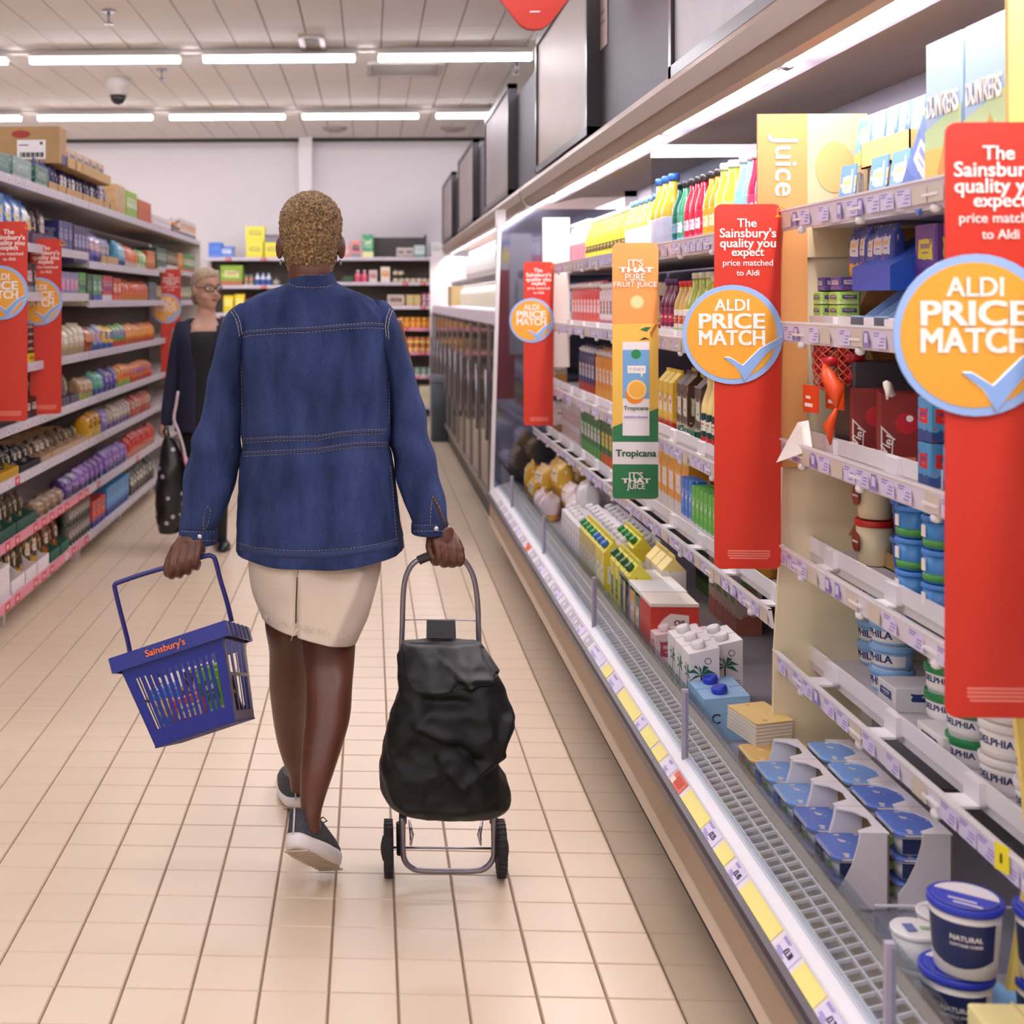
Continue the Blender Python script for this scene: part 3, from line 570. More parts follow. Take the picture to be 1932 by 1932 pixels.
def tub(name, r, h, body, lid, label=None, seg=24, taper=.86, lidh=.012, txt=None, tc='1c2c6c', lidp=None):
    q = MB(); q.lathe([(r * taper * .95, 0), (r * taper, .003), (r * .97, h - lidh)], mat(body, .35), seg, c=(0, r, 0)); o = q.build(name)
    q = MB(); q.lathe([(r * 1.02, h - lidh), (r * 1.04, h - lidh + .002), (r * 1.04, h - .002), (r * 1.0, h), (r * .9, h - .002)], mat(lid, .35), seg, c=(0, r, 0)); ld = q.build('lid', o)
    if lidp:
        q = MB(); q.prism([(r * .9 * math.cos(a_), r + r * .9 * math.sin(a_)) for a_ in [math.pi * (1.0 + i / 12) for i in range(13)]], h - .0022, h + .0006, mat(lidp, .4), axis='z'); q.build('lid_print', ld)
    if label:
        n = 12; a0, a1 = math.radians(180 + 12), math.radians(360 - 12); v = []
        for z in (.15 * h, h - lidh - .12 * h):
            rr_ = (r * taper + (r * .97 - r * taper) * z / (h - lidh)) * 1.012
            v += [(rr_ * math.cos(a0 + (a1 - a0) * i / n), r + rr_ * math.sin(a0 + (a1 - a0) * i / n), z) for i in range(n + 1)]
        q = MB(); q.add(v, [(i, i + 1, n + 2 + i, n + 1 + i) for i in range(n)], mat(label, .4), True); q.build('label', o, fix=False)
    if txt:
        t = text(txt, .02, mat(tc, .5), 'lettering', o, None, .0005); fit(t, r * 1.35, (0, 0, h * .47))
        for v in t.data.vertices:
            rz = (r * taper + (r * .97 - r * taper) * v.co.z / (h - lidh)) * 1.02; x = v.co.x; a_ = x / rz; v.co.x = rz * math.sin(a_); v.co.y = r - rz * math.cos(a_) + v.co.y * .3
    return o
def tray_box(name, w, d, h, c, items=None, lowf=.4):        # shelf-ready tray: high back, low front
    q = MB(); t = .003; m_ = mat(c, .75)
    q.box((-w / 2, 0, 0), (w / 2, d, t), m_); q.box((-w / 2, d - t, 0), (w / 2, d, h), m_); q.box((-w / 2, 0, 0), (w / 2, t, h * lowf), m_)
    for x in (-w / 2, w / 2 - t): q.prism([(0, 0), (d, 0), (d, h), (d * .6, h), (d * .15, h * lowf), (0, h * lowf)], x, x + t, m_, axis='x')
    return q.build(name)
def jar(name, r, h, body, lid, label=None):
    q = MB(); q.lathe([(r * .92, 0), (r, .005), (r, h * .74), (r * .8, h * .82)], mat(body, .15), 14, c=(0, r, 0)); o = q.build(name)
    q = MB(); q.lathe([(r * .86, h * .82), (r * .86, h * .99), (r * .8, h)], mat(lid, .35), 14, c=(0, r, 0)); q.build('lid', o)
    if label: q = MB(); q.lathe([(r * 1.01, h * .15), (r * 1.015, h * .16), (r * 1.015, h * .62), (r * 1.01, h * .63)], mat(label, .5), 14, c=(0, r, 0)); q.build('label', o)
    return o
def tin(name, r, h, c1, c2, c3):
    q = MB(); q.lathe([(r, 0), (r, .004), (r * .98, .006), (r * .98, h - .006), (r, h - .004), (r, h)], pack(c1, c2, c3), 14, c=(0, r, 0)); return q.build(name)
protos = []
ORD = ['first', 'second', 'third', 'fourth', 'fifth', 'sixth', 'seventh', 'eighth', 'ninth', 'tenth', 'eleventh', 'twelfth']
def clus(vals, tol):
    o = []
    for v in sorted(set(vals)):
        if not o or v - o[-1][-1] > tol: o.append([v])
        else: o[-1].append(v)
    return {v: i for i, c in enumerate(o) for v in c}, len(o)
def singled(label, side, spots):
    """one label for each spot of a group: place along the shelf, front or behind, layer"""
    n = len(spots)
    if n < 2: return [label] * n
    al = [(-s[1] if side == 'R' else s[1] if side == 'L' else s[0]) for s in spots]; dp = [(s[0] if side == 'R' else -s[0] if side == 'L' else s[1]) for s in spots]; zz = [s[2] for s in spots]
    ca, na = clus(al, .02); cd, nd = clus(dp, .04); cz, nz = clus(zz, .012)
    if na > 12 or nd > 3 or nz > 6: return [label] * n
    out = []
    for a_, d_, z_ in zip(al, dp, zz):
        t = ''
        if na > 1: i = ca[a_]; t += ', leftmost' if i == 0 else (', rightmost' if i == na - 1 else ', %s from left' % ORD[i])
        if nd > 1: t += (' in front' if cd[d_] == 0 else ' behind') if nd == 2 else ' in the %s row' % ['front', 'middle', 'back'][cd[d_]]
        if nz > 1: i = cz[z_]; t += ', bottom' if i == 0 else (', topmost' if i == nz - 1 else ', %s up' % ORD[i])
        out.append(label + t)
    if len(set(out)) < n or max(len(o.split()) for o in out) > 16: return [label] * n
    return out
def spread_(o, side, spots, label, cat, group=None, jit=.0):
    """first spot takes the prototype itself, the rest are copies"""
    o['category'] = cat; L_ = singled(label, side, spots)
    if len(spots) > 1: o['group'] = group or label
    if cat == 'bag': jit = max(jit, .1)
    for i, (x, y, z) in enumerate(spots):
        t = o if i == 0 else dup(o)
        t.location = (x, y, z); t.rotation_euler = (0, 0, ROT[side] + R.uniform(-jit, jit)); t['label'] = L_[i]
        if cat == 'bag': t.scale = (1, 1, R.uniform(.92, 1.05))
    return o
def lineR(pa, pb, X, pitch, z, deep=1, dp=.09, up=1, h=0):    # spots along the right shelves from pixel pa to pb (far to near)
    ya, yb = yx(pa, X), yx(pb, X); lo, hi = min(ya, yb), max(ya, yb); n = max(1, int((hi - lo) / pitch + .5)); s = []
    for i in range(n):
        for k in range(deep):
            for u in range(up): s.append((X + k * dp, hi - pitch * (i + .5), z + u * h))
    return s
# ------------------------------------------------------------------ juice bay
XB = 1.05; zt = SH2[3] - .02; J = 'juices in bottles on the top juice shelf'
T = 'on the top juice shelf'
spread_(bottle('white_juice_bottle', .036, .235, 'f4f0ee', 'f6f4f2', 'e88a98'), 'R', lineR(1068, 1102, XB, .085, zt, 2), 'white bottle with pink print beside the white category panel, ' + T, 'bottle', 'white bottles ' + T)
spread_(bottle('yellow_juice_bottle', .037, .225, 'f6da3c', 'f6f0dc', ('f8e040', 'f6e478', '5a4a34')), 'R', lineR(1102, 1176, XB, .085, zt, 2), 'yellow juice bottle with cream cap ' + T, 'bottle', 'yellow bottles with cream caps ' + T)
spread_(bottle('lemonade_bottle', .037, .235, 'f4dc58', '6c9ce0', 'f8f2ea'), 'R', lineR(1176, 1222, XB, .085, zt, 2), 'yellow bottle with pale label and blue cap, small middle group ' + T, 'bottle', 'small blue capped bottles ' + T)
spread_(bottle('large_lemonade_bottle', .046, .29, 'f6cf3a', '3f74c8', 'f4eaf0', .5), 'R', lineR(1219, 1254, XB, .105, zt, 1), 'largest yellow bottle with blue cap, beside the clear divider ' + T, 'bottle', 'large blue capped bottles ' + T)
spread_(bottle('green_smoothie_bottle', .032, .24, '3c8c68', '2c2a30', ('4c9c7a', '8cc4e0', 'e8f4f0')), 'R', lineR(1264, 1285, XB, .075, zt, 2), 'green smoothie bottle with black cap ' + T, 'bottle', 'green smoothies with black caps')
spread_(bottle('red_smoothie_bottle', .031, .24, 'a81c34', '2c2a30', ('b8203c', 'e86c8c', 'f4d8dc')), 'R', lineR(1286, 1320, XB, .075, zt, 2), 'dark red smoothie bottle with black cap ' + T, 'bottle', 'red smoothies with black caps')
spread_(bottle('orange_smoothie_bottle', .031, .24, 'f09020', '2c2a30', ('f09a28', 'f4b040', 'fbe0b8')), 'R', lineR(1321, 1341, XB, .075, zt, 2), 'orange smoothie bottle with black cap ' + T, 'bottle', 'orange smoothies with black caps')
spread_(bottle('lime_juice_bottle', .038, .25, 'b4cc3c', 'eceae0', ('cfe07c', '5aa868', 'eef4d0'), neck=.55), 'R', lineR(1342, 1378, XB, .09, zt, 2), 'lime green juice bottle with wide white cap ' + T, 'bottle', 'lime green bottles ' + T)
spread_(bottle('blue_smoothie_bottle', .034, .25, '7cc0d4', 'f0eaec', ('8ccadc', 'e8a0b8', 'f8f0f0'), neck=.55), 'R', lineR(1379, 1401, XB, .08, zt, 2), 'pale blue and pink smoothie bottle with white cap ' + T, 'bottle', 'pale blue smoothies')
spread_(bottle('berry_smoothie_bottle', .034, .25, 'b4244c', 'f0eaec', ('c8406c', 'e890a8', 'f8f0f0'), neck=.55), 'R', lineR(1402, 1450, XB, .08, zt, 2), 'crimson smoothie bottle with white cap next to the Juice panel, ' + T, 'bottle', 'crimson smoothies')
z = SH2[2] - .02; T = 'on the second juice shelf'
spread_(gable('milk_carton', .07, .07, .225, 'dce8f4', 'f4f4f4', '2f7cb4', 'f4f2f0', '3484bc'), 'R', lineR(1062, 1078, XB, .08, z, 2), 'pale blue gable carton at the far end, ' + T, 'carton', 'pale blue cartons on the second juice shelf')
spread_(gable('red_juice_carton', .085, .08, .225, 'd8343c', 'e04a50', 'f8f0f0', 'f6f2ee', 'd03038'), 'R', lineR(1078, 1130, XB, .095, z, 2), 'red gable carton with white panel and white cap ' + T, 'carton', 'red cartons on the second juice shelf')
spread_(gable('pink_juice_carton', .07, .07, .215, 'f0e0e4', 'c0587c', '5a3c4c', 'f6f2ee', 'e4c4cc'), 'R', lineR(1131, 1160, XB, .08, z, 2), 'white and pink gable carton by the orange banner, ' + T, 'carton', 'white and pink cartons')
spread_(carton('beetroot_carton', .07, .07, .2, 'e8dcc0', 'c8403c', '7a2c40'), 'R', lineR(1162, 1240, XB, .08, z), 'cream and dark red pack hidden behind the banner, ' + T, 'carton', 'cream and red packs behind the banner')
spread_(bottle('purple_juice_bottle', .029, .21, '6c1c40', '5c2c6c', ('7c2448', 'f0e8ec', 'c03048')), 'R', lineR(1243, 1268, XB, .068, z, 2), 'purple juice bottle with purple cap ' + T, 'bottle', 'purple bottles with purple caps')
spread_(bottle('ginger_juice_bottle', .029, .2, 'd8b860', 'e03434', ('f4f0e8', 'b8dca0', 'c84830')), 'R', lineR(1268, 1290, XB, .068, z, 2), 'slim cream juice bottle with red cap ' + T, 'bottle', 'cream bottles with red caps')
spread_(bottle('green_juice_bottle', .038, .225, 'a8b43c', 'e4dcc4', ('f0ecd4', '4c9858', 'e8e4a8'), .5, .5), 'R', lineR(1290, 1325, XB, .09, z, 2), 'olive green juice bottle with cream cap ' + T, 'bottle', 'olive green bottles')
spread_(bottle('mango_juice_bottle', .038, .21, 'f4b828', 'e4dcc4', ('f8d060', 'f0a030', 'f8ecd0'), .5, .5), 'R', lineR(1325, 1352, XB, .09, z, 2), 'mango yellow bottle beside the nearer juice banner, ' + T, 'bottle', 'mango yellow bottles')
spread_(bottle('orange_juice_bottle', .038, .22, 'f0902c', 'e4dcc4', ('f4a040', 'f8d8a0', 'f8ecd0'), .5, .5), 'R', lineR(1352, 1462, XB, .09, z, 1), 'orange juice bottle behind the red banner, ' + T, 'bottle', 'orange bottles behind the red banner')
z = SH2[1] - .02; T = 'on the third juice shelf'
spread_(gable('navy_juice_carton', .085, .08, .24, '30386c', 'c8402c', 'e8ecf4', 'f2eef0', '2c3464'), 'R', lineR(1092, 1122, 1.1, .095, z, 2), 'navy blue gable carton with white cap ' + T, 'carton', 'navy blue cartons')
spread_(gable('amber_juice_carton', .085, .08, .24, 'ec9c2c', 'f0b450', 'f8f0e4', 'f2eef0', 'e89428'), 'R', lineR(1123, 1160, 1.1, .095, z, 2), 'amber gable carton with white panel, ' + T, 'carton', 'amber cartons left of the banner')
spread_(gable('yellow_top_carton', .07, .07, .225, 'f0c83c', 'c04030', 'f4ece0', None, 'f4d440'), 'R', lineR(1241, 1268, XB, .08, z, 2), 'yellow topped juice carton with red and cream front ' + T, 'carton', 'yellow topped cartons')
o = spread_(tray_box('juice_tray', .24, .3, .12, '2c6850'), 'R', [(1.04, yx(1300, 1.05), z)], 'dark green card tray reading Tro holding brown juice cartons', 'tray')
t = text('Tropicana', .03, WT, 'lettering', o, None, .0008); fit(t, .13, (0, -.002, .028))
spread_(gable('mixed_fruit_carton', .075, .075, .225, '5c4438', 'f0dcc0', 'dce0cc', None, '4c3428'), 'R', [(1.06, yx(1288, 1.06) - .03, z + .004), (1.06, yx(1288, 1.06) + .05, z + .004), (1.06, yx(1312, 1.06) - .03, z + .004)], 'brown topped juice carton with pale panel in the dark green tray', 'carton', 'brown topped cartons')
spread_(bottle('apple_juice_bottle', .031, .25, 'f0d890', 'e8cc70', ('1c3c34', 'b82830', 'e8e8d8'), .52, .4), 'R', lineR(1318, 1400, 1.03, .066, z, 3, .066), 'pale yellow bottle with dark green label ' + T, 'bottle', 'apple juice bottles with dark labels on the third shelf')
z = SH2[0] - .02; T = 'on the fourth juice shelf'
spread_(gable('white_juice_carton', .08, .08, .24, 'f0e8e8', 'e0c8c0', 'c88a78', None, 'f4f0ee'), 'R', lineR(1060, 1092, 1.1, .09, z, 2), 'white gable carton with faint red print at the far end, ' + T, 'carton', 'white cartons on the lowest upright shelf')
spread_(gable('green_juice_carton', .085, .08, .24, '3c7c44', '6cac5c', 'f4f0e8', 'f4f2f0', '4c8c50'), 'R', lineR(1096, 1132, 1.08, .095, z, 2), 'green gable carton with white cap ' + T, 'carton', 'green gable cartons')
spread_(gable('pineapple_carton', .085, .08, .24, '2c6c44', 'e0703c', 'f0e050', None, '2c7448'), 'R', lineR(1134, 1175, 1.08, .095, z, 2), 'dark green and orange juice carton left of the banner, ' + T, 'carton', 'dark green and orange cartons')
spread_(gable('orange_juice_carton', .095, .09, .24, 'f0a828', 'f6ece8', 'f8f0f0', None, 'f0d848'), 'R', lineR(1236, 1300, 1.08, .105, z, 2), 'orange juice carton with yellow top right of the juice banner, ' + T, 'carton', 'orange juice cartons with yellow tops')
spread_(carton('blue_drink_carton', .045, .05, .17, '3878d8', 'f0ecf4', '5c98e8'), 'R', lineR(1284, 1303, 1.04, .052, z), 'slim blue drink carton ' + T, 'carton', 'slim blue cartons')
spread_(carton('green_drink_carton', .045, .05, .16, '5cb43c', 'f0ecf4', '7cc85c'), 'R', lineR(1304, 1352, 1.04, .052, z, 2, .06), 'slim green drink carton ' + T, 'carton', 'slim green cartons')
spread_(bottle('amber_drink_bottle', .036, .25, 'c8902c', '3c3028', ('20302c', 'c89838', 'e8e4d8'), .55, .4), 'R', lineR(1352, 1428, 1.04, .078, z, 2, .08), 'amber bottle with black label under the red banner, ' + T, 'bottle', 'amber bottles under the red banner')
spread_(bottle('yellow_label_bottle', .036, .25, 'd87428', 'f0d030', ('28302c', 'f0c830', 'e07030'), .55, .4), 'R', lineR(1436, 1472, 1.12, .078, z, 2, .08), 'dark bottle with yellow foot by the juice divider, ' + T, 'bottle', 'dark bottles with yellow feet')
# lowest tray of the juice bay
z = .331; T = 'in the lowest juice tray'
spread_(bag('cheese_bag', .2, .1, .17, 'd0a238', 'a8801c', 'f0e0c8'), 'R', [(.86, 7.4, z + .05), (.98, 7.25, z + .1), (.9, 7.12, z + .08), (1.08, 7.05, z + .1), (.96, 6.95, z + .1), (.87, 7.22, z)], 'crumpled yellow bag in the far chiller tray', 'bag', 'yellow bags in the far tray', .3)
spread_(bag('pink_bag', .18, .1, .14, 'f0dce0', 'e0a850', 'f8f4f4'), 'R', [(.86, 6.98, z), (.87, 6.8, z), (.99, 6.8, z + .05), (.98, 6.62, z)], 'pale pink and white bag next to the crumpled yellow bags', 'bag', 'pale pink bags in the far tray', .3)
spread_(bag('white_loaf_bag', .22, .12, .15, 'f4f0f0', 'e8dcdc', 'f6f4f4'), 'R', [(1.0, 6.45, z + .1), (1.14, 6.6, z + .1)], 'white wrapped pack behind the far end of the white cartons', 'pack', 'white wrapped packs', .2)
wc = brick('white_top_carton', .075, .075, .215, 'f0ecf0', 'f4f0f2', 'd8c8cc', 'f6f4f6')
spread_(wc, 'R', [(.85 + k * .085, yx(1062, .85) - i * .08 * 1.0, z) for i in range(11) for k in range(3)], 'tall white carton with flat white cap in the long row of the lowest tray', 'carton', 'tall white cartons in the lowest tray')
ys = yx(1096, .85)
gc = gable('yellow_green_carton', .075, .075, .25, 'f0d83c', 'e8a838', 'e8f0f0', '1c8440', 'f4e44c'); spread_(gc, 'R', [(.85, ys - i * .08, z) for i in range(4)] + [(.97, ys - .16 - i * .08, z) for i in range(4)], 'yellow topped carton with green cap ' + T, 'carton', 'yellow cartons with green caps')
gb = gable('yellow_blue_carton', .075, .075, .25, 'f0d83c', '88a8d0', 'f0f0e8', '2c6cc8', 'f4e44c'); spread_(gb, 'R', [(.85, ys - (4 + i) * .08, z) for i in range(3)], 'yellow topped carton with blue cap ' + T, 'carton', 'yellow cartons with blue caps')
ys2 = yx(1155, .85); gd = gable('yellow_dark_carton', .075, .075, .26, 'e8dc3c', '6c8c4c', '3c5838', '245c30', 'ece454'); spread_(gd, 'R', [(.85, ys2 - i * .085, z) for i in range(4)], 'bright yellow and green carton standing behind the opened white box', 'carton', 'bright yellow and green cartons')
spread_(gable('orange_white_carton', .08, .08, .25, 'f4ece0', 'e8a840', 'f08c3c', None, 'f6e08c'), 'R', [(.97, ys2 - .02, z + .02), (.97, ys2 - .11, z + .02), (.97, ys2 - .2, z + .02)], 'cream carton with orange printed top behind the white box', 'carton', 'cream and orange cartons')
spread_(gable('lime_dark_carton', .085, .085, .24, '1c3020', '5c8c3c', 'd8d840', None, 'd8e040'), 'R', [(1.27, yx(1330, 1.27) + .1 - i * .09, z) for i in range(4)], 'dark carton with yellow top deep under the shelf edge', 'carton', 'dark yellow topped cartons')
for i, (cc, nm) in enumerate((('d8dce0', 'grey green'), ('8c7cb0', 'violet'), ('d8a040', 'mustard'), ('4c7458', 'bottle green'))):
    spread_(carton('drink_carton', .075, .145, .19, cc, 'f0e8e0', 'c8b8c0'), 'R', [(.85, yx(1228, .85) + .49 - i * .082 - .04, z)], nm + ' drink carton beside the opened white box, in the lowest tray', 'carton')
q = MB(); q.box((-.17, 0, .19), (.17, .15, .2), mat('f2f0ee', .6)); q.box((-.17, 0, .18), (.17, .003, .19), mat('a8dcb8', .5)); ob = q.build('box_lid', None, (.85, yx(1228, .85) + .34, z + .001), ROT['R']); tag(ob, 'flat white printed box lid lying across the coloured drink cartons', 'box lid')
q = MB(); q.box((-.08, 0, 0), (.08, .145, .19), mat('c43a2a', .45)); ob = q.build('oat_drink_box', None, (.85, yx(1228, .85) + .085, z), ROT['R']); tag(ob, 'red drink carton box with white topped lid and a cream label above the coconut cartons', 'box')
q = MB(); q.box((-.081, 0, .1905), (.081, .145, .2), mat('f0e4d8', .5)); q.build('lid', ob)
q = MB(); q.prism([(.02, .13), (.04, .115), (.1, .115), (.115, .12), (.115, .165), (.06, .17), (.04, .155)], .0802, .0815, mat('f0e6dc', .5), axis='x'); q.prism(circ(.04, .125, .014, 16), .0815, .0822, mat('e0d0d0', .5), axis='x'); q.build('label', ob)
t = text('Oil', .04, mat('5a3438', .5), 'lettering', ob, None, .001); fit(t, .03); t.data.transform(Matrix.Rotation(math.pi / 2, 4, 'Z')); t.data.transform(Matrix.Translation((.082, .085, .142)))
spread_(brick('pink_oat_carton', .07, .08, .135, 'f0d4d4', 'e8c8c8', 'c04c60', 'f0e0e0'), 'R', [(.85, yx(1237, .85) + .036, z), (.935, yx(1237, .85) + .036, z)], 'pale pink carton standing in front of the red box', 'carton', 'pale pink cartons near the red box')
spread_(brick('flower_carton', .085, .085, .24, 'e8ccc4', 'c87868', '8ca878', 'e8d8d4'), 'R', [(1.22, yx(1350, 1.22) + .05 - i * .09, z) for i in range(4)], 'dusky pink carton under the shelf edge behind the coconut cartons', 'carton', 'dusky pink cartons')
# coconut cartons with palm tree
cocoy = yx(1300, .85) + .04
cc = brick('coconut_carton', .08, .08, .195, 'f4eef0', 'f4eef0', 'f4eef0', 'f6f2f4'); cc.data.materials[0] = mat('f4eef0', .4)
q = MB(); GR = mat('1f6a48', .5)
q.box((.0405, .03, .02), (.041, .034, .12), mat('4a3028', .5))
for a_ in (-150, -200, -240, 20, -20, 60, 100):
    t = math.radians(a_); dx_, dz_ = math.cos(t), math.sin(t); q.add([(.0412, .032, .12), (.0412, .032 + dx_ * .02 - dz_ * .005, .12 + dz_ * .02 + .01), (.0412, .032 + dx_ * .04, .12 + dz_ * .03 - .004), (.0412, .032 + dx_ * .02 + dz_ * .004, .12 + dz_ * .018)], [(0, 1, 2, 3)], GR)
for a_ in (-150, -200, -240, 20, -20, 60): 
    t = math.radians(a_); dx_, dz_ = math.cos(t), math.sin(t); q.add([(.02, -.0006, .12), (.02 + dx_ * .018 - dz_ * .004, -.0006, .12 + dz_ * .02 + .01), (.02 + dx_ * .034, -.0006, .12 + dz_ * .03), (.02 + dx_ * .018 + dz_ * .004, -.0006, .12 + dz_ * .018)], [(0, 1, 2, 3)], GR)
q.box((.018, -.0006, .01), (.022, -.0002, .12), mat('4a3028', .5))
q.prism([(x, z_) for x, z_ in circ(-.01, .07, .016, 14)], -.0008, -.0002, mat('5c8c3c', .5)); q.prism(circ(-.01, .07, .010, 12), -.0012, -.0008, mat('e8f0d8', .5))
for i in range(10): q.box((.0405, .044, .02 + i * .007), (.041, .074, .022 + i * .007), mat('a89898', .5))
q.prism([(.05 + .009 * math.cos(i * math.pi / 8), .158 + .009 * math.sin(i * math.pi / 8)) for i in range(16)], .0404, .041, mat('5c5458', .5), axis='x'); q.prism([(.05 + .007 * math.cos(i * math.pi / 8), .158 + .007 * math.sin(i * math.pi / 8)) for i in range(16)], .041, .0413, mat('f0eaec', .5), axis='x')
q.build('palm_print', cc)
spread_(cc, 'R', [(.85, cocoy + .17, z), (.85, cocoy + .085, z), (.85, cocoy, z), (.935, cocoy + .17, z), (.935, cocoy + .085, z)], 'white coconut drink carton with green palm tree', 'carton', 'coconut cartons')
yb_ = yx(1329, .85) + .045
bc = brick('blue_drink_box', .085, .115, .115, '9cc4ec', '3c6cc0', '8cb8e4', '2838c0'); bc.data.materials[0] = mat('9cc8f0', .4)
t = text('C', .04, mat('1c2848', .5), 'lettering', bc, None, .0004); fit(t, .022); t.data.transform(Matrix.Rotation(math.pi / 2, 4, 'Z')); t.data.transform(Matrix.Translation((.0435, .03, .055)))
spread_(bc, 'R', [(.85, yb_ + .09, z), (.85, yb_, z)], 'light blue drink carton with dark blue screw cap', 'carton', 'light blue cartons with dark blue caps')

# ------------------------------------------------------------------ cheese bay
XC = 1.06; z = SH1[4] - .02
dk = carton('snack_box', .146, .05, .235, 'a8ccf4', 'f6d870', 'f6f0d8', .2); dk.data.materials[0] = mat('b4d4f8', .4)
q = MB(); q.box((-.073, -.0008, 0), (.073, 0, .07), mat('f6d868', .45)); q.add([(-.073, -.0008, .1), (.073, -.0008, .13), (.073, -.0008, .07), (-.073, -.0008, .07)], [(0, 1, 2, 3)], mat('cfe8a8', .45)); q.add([(-.02, -.0012, .03), (.0, -.0012, .02), (.035, -.0012, .085), (.02, -.0012, .1)], [(0, 1, 2, 3)], mat('f0a850', .5)); q.build('front_print', dk)
t = text('DUNKERS', .03, WT, 'lettering', dk, None, .0006); fit(t, .125, (0, -.002, .135), .034)
za = on_z  # noqa
sp_ = []
for px_ in (1779, 1857): 
    y_ = yx(px_, 1.0); sp_.append((1.0, y_, z))
dk.scale = (1, 1, 1.15)
spread_(dk, 'R', sp_, 'tall pale blue snack box reading Dunkers', 'box', 'tall snack boxes on the top shelf')
for t in (dk,): pass
def dip(name='cheese_snack_pack'):
    q = MB(); q.add([(-.045, 0, 0), (.045, 0, 0), (.045, .012, .11), (-.045, .012, .11), (-.045, .003, 0), (.045, .003, 0), (.045, .015, .11), (-.045, .015, .11)], [(0, 1, 2, 3), (5, 4, 7, 6), (3, 2, 6, 7), (0, 4, 5, 1), (1, 5, 6, 2), (4, 0, 3, 7)], pack('5c9ce4', 'f4d860', 'f8f0c8', .3, .3)); o = q.build(name)
    q = MB(); q.rbox((-.036, .012, .012), (.036, .034, .09), .012, mat('b8b0a8', .2), 3); q.build('blister', o); return o
dp_ = dip(); y_ = yx(1640, 1.06)
spread_(dp_, 'R', [(1.1 + k * .035, yy, z + .115) for k in range(1) for yy in (yx(1625, 1.1), yx(1652, 1.1), yx(1674, 1.1), yx(1697, 1.1), yx(1718, 1.1))] + [(1.06, yy, z + .005) for yy in (yx(1592, 1.06), yx(1650, 1.06), yx(1690, 1.06))], 'blue and yellow cheese snack pack', 'pack', 'cheese snack packs on the top shelf')
spread_(tray_box('cardboard_tray', .26, .16, .07, 'e8b878', None, .8), 'R', [(1.08, yx(1668, 1.08), z + .1)], 'orange brown cardboard tray holding the upper cheese snack packs', 'tray')
q = MB(); q.box((-.05, 0, 0), (.05, .008, .16), pack('6c8cd8', '5878c8', 'f0f0f8')); ob = q.build('slanted_snack_pack', None, (1.03, yx(1715, 1.03), z + .004), ROT['R']); ob.rotation_euler = (0, math.radians(40), ROT['R']); tag(ob, 'blue and white snack pack leaning at a slant on the top cheese shelf', 'pack')
z = SH1[3] - .02
q = MB(); q.prism([(0, .05), (.0, .10), (.2, .2), (.22, .24), (.27, .24), (.27, .05)], -.105, .105, mat('2858c0', .4), axis='x'); ob = q.build('blue_display_tray', None, (1.05, yx(1688, 1.1), z + .04), ROT['R']); tag(ob, 'bright blue slanted display tray on the second cheese shelf', 'tray')
spread_(bag('snack_bag', .05, .035, .11, '4858a8', 'e8b048', 'e8e4e8'), 'R', [(1.08, yx(p_, 1.08), z + .12) for p_ in (1610, 1625, 1640, 1655, 1670)], 'small blue and gold snack bag standing behind the blue display tray', 'bag', 'small blue and gold snack bags', .2)
spread_(carton('purple_snack_box', .1, .08, .12, '6c4898', '5c3c88', 'f0e048'), 'R', [(1.1, yx(1745, 1.1), z + .1)], 'purple snack box next to the blue display tray', 'box')
spread_(carton('green_snack_pack', .062, .05, .028, 'a8d060', 'c8dc90', '5c3c88'), 'R', [(1.04, yx(p_, 1.04), z + h_) for p_ in (1540, 1572) for h_ in (0, .03, .06)], 'flat green snack pack at the left of the second cheese shelf', 'pack', 'flat green snack packs')
spread_(carton('violet_snack_pack', .062, .05, .03, '5c4898', '7c5cb0', 'd8c0d8'), 'R', [(1.05, yx(p_, 1.05), z + .092) for p_ in (1545, 1575)], 'violet snack pack on top of the flat green packs', 'pack', 'violet snack packs')
spread_(tray_box('light_blue_tray', .075, .2, .105, 'a8c8f0', None, .35), 'R', [(1.03, yx(p_, 1.03), z) for p_ in (1617, 1662, 1710)], 'light blue lined card tray under the blue display tray', 'tray', 'light blue lined card trays')
z = SH1[2] - .02
NET = mat('e85020', .35)
q = MB(); 
for i in range(9):
    a_ = i / 8; q.tube([(.0 + .03 * math.cos(t * .8 + a_ * 6.28), .02 + .03 * math.sin(t * .8 + a_ * 6.28), .17 - t * .02) for t in range(7)], .0015, mat('c86048', .4), 5)
    q.tube([(.0 + .03 * math.cos(-t * .8 + a_ * 6.28), .02 + .03 * math.sin(-t * .8 + a_ * 6.28), .17 - t * .02) for t in range(7)], .0015, mat('c86048', .4), 5)
nb = q.build('cheese_net'); q = MB(); q.box((-.035, -.02, .0), (.035, -.017, .06), NET); q.box((-.025, -.021, .012), (.01, -.02, .02), WT); q.box((-.02, -.021, .03), (.0, -.02, .036), WT); q.build('tag', nb)
for i in range(5): 
    q = MB(); q.lathe([(.012, -.012), (.021, -.008), (.021, .008), (.012, .012)], mat('b81c24', .35), 12, Matrix.Translation((R.uniform(-.015, .015), .02 + R.uniform(-.01, .012), .075 + i * .02)) @ Matrix.Rotation(1.2 + i, 4, 'X')); q.build('cheese_round', nb)
spread_(nb, 'R', [(1.0, yx(1545, 1.0), z + .09), (1.04, yx(1590, 1.04), z + .1)], 'orange tagged net of red cheese rounds', 'net', 'nets of red cheese rounds', .5)
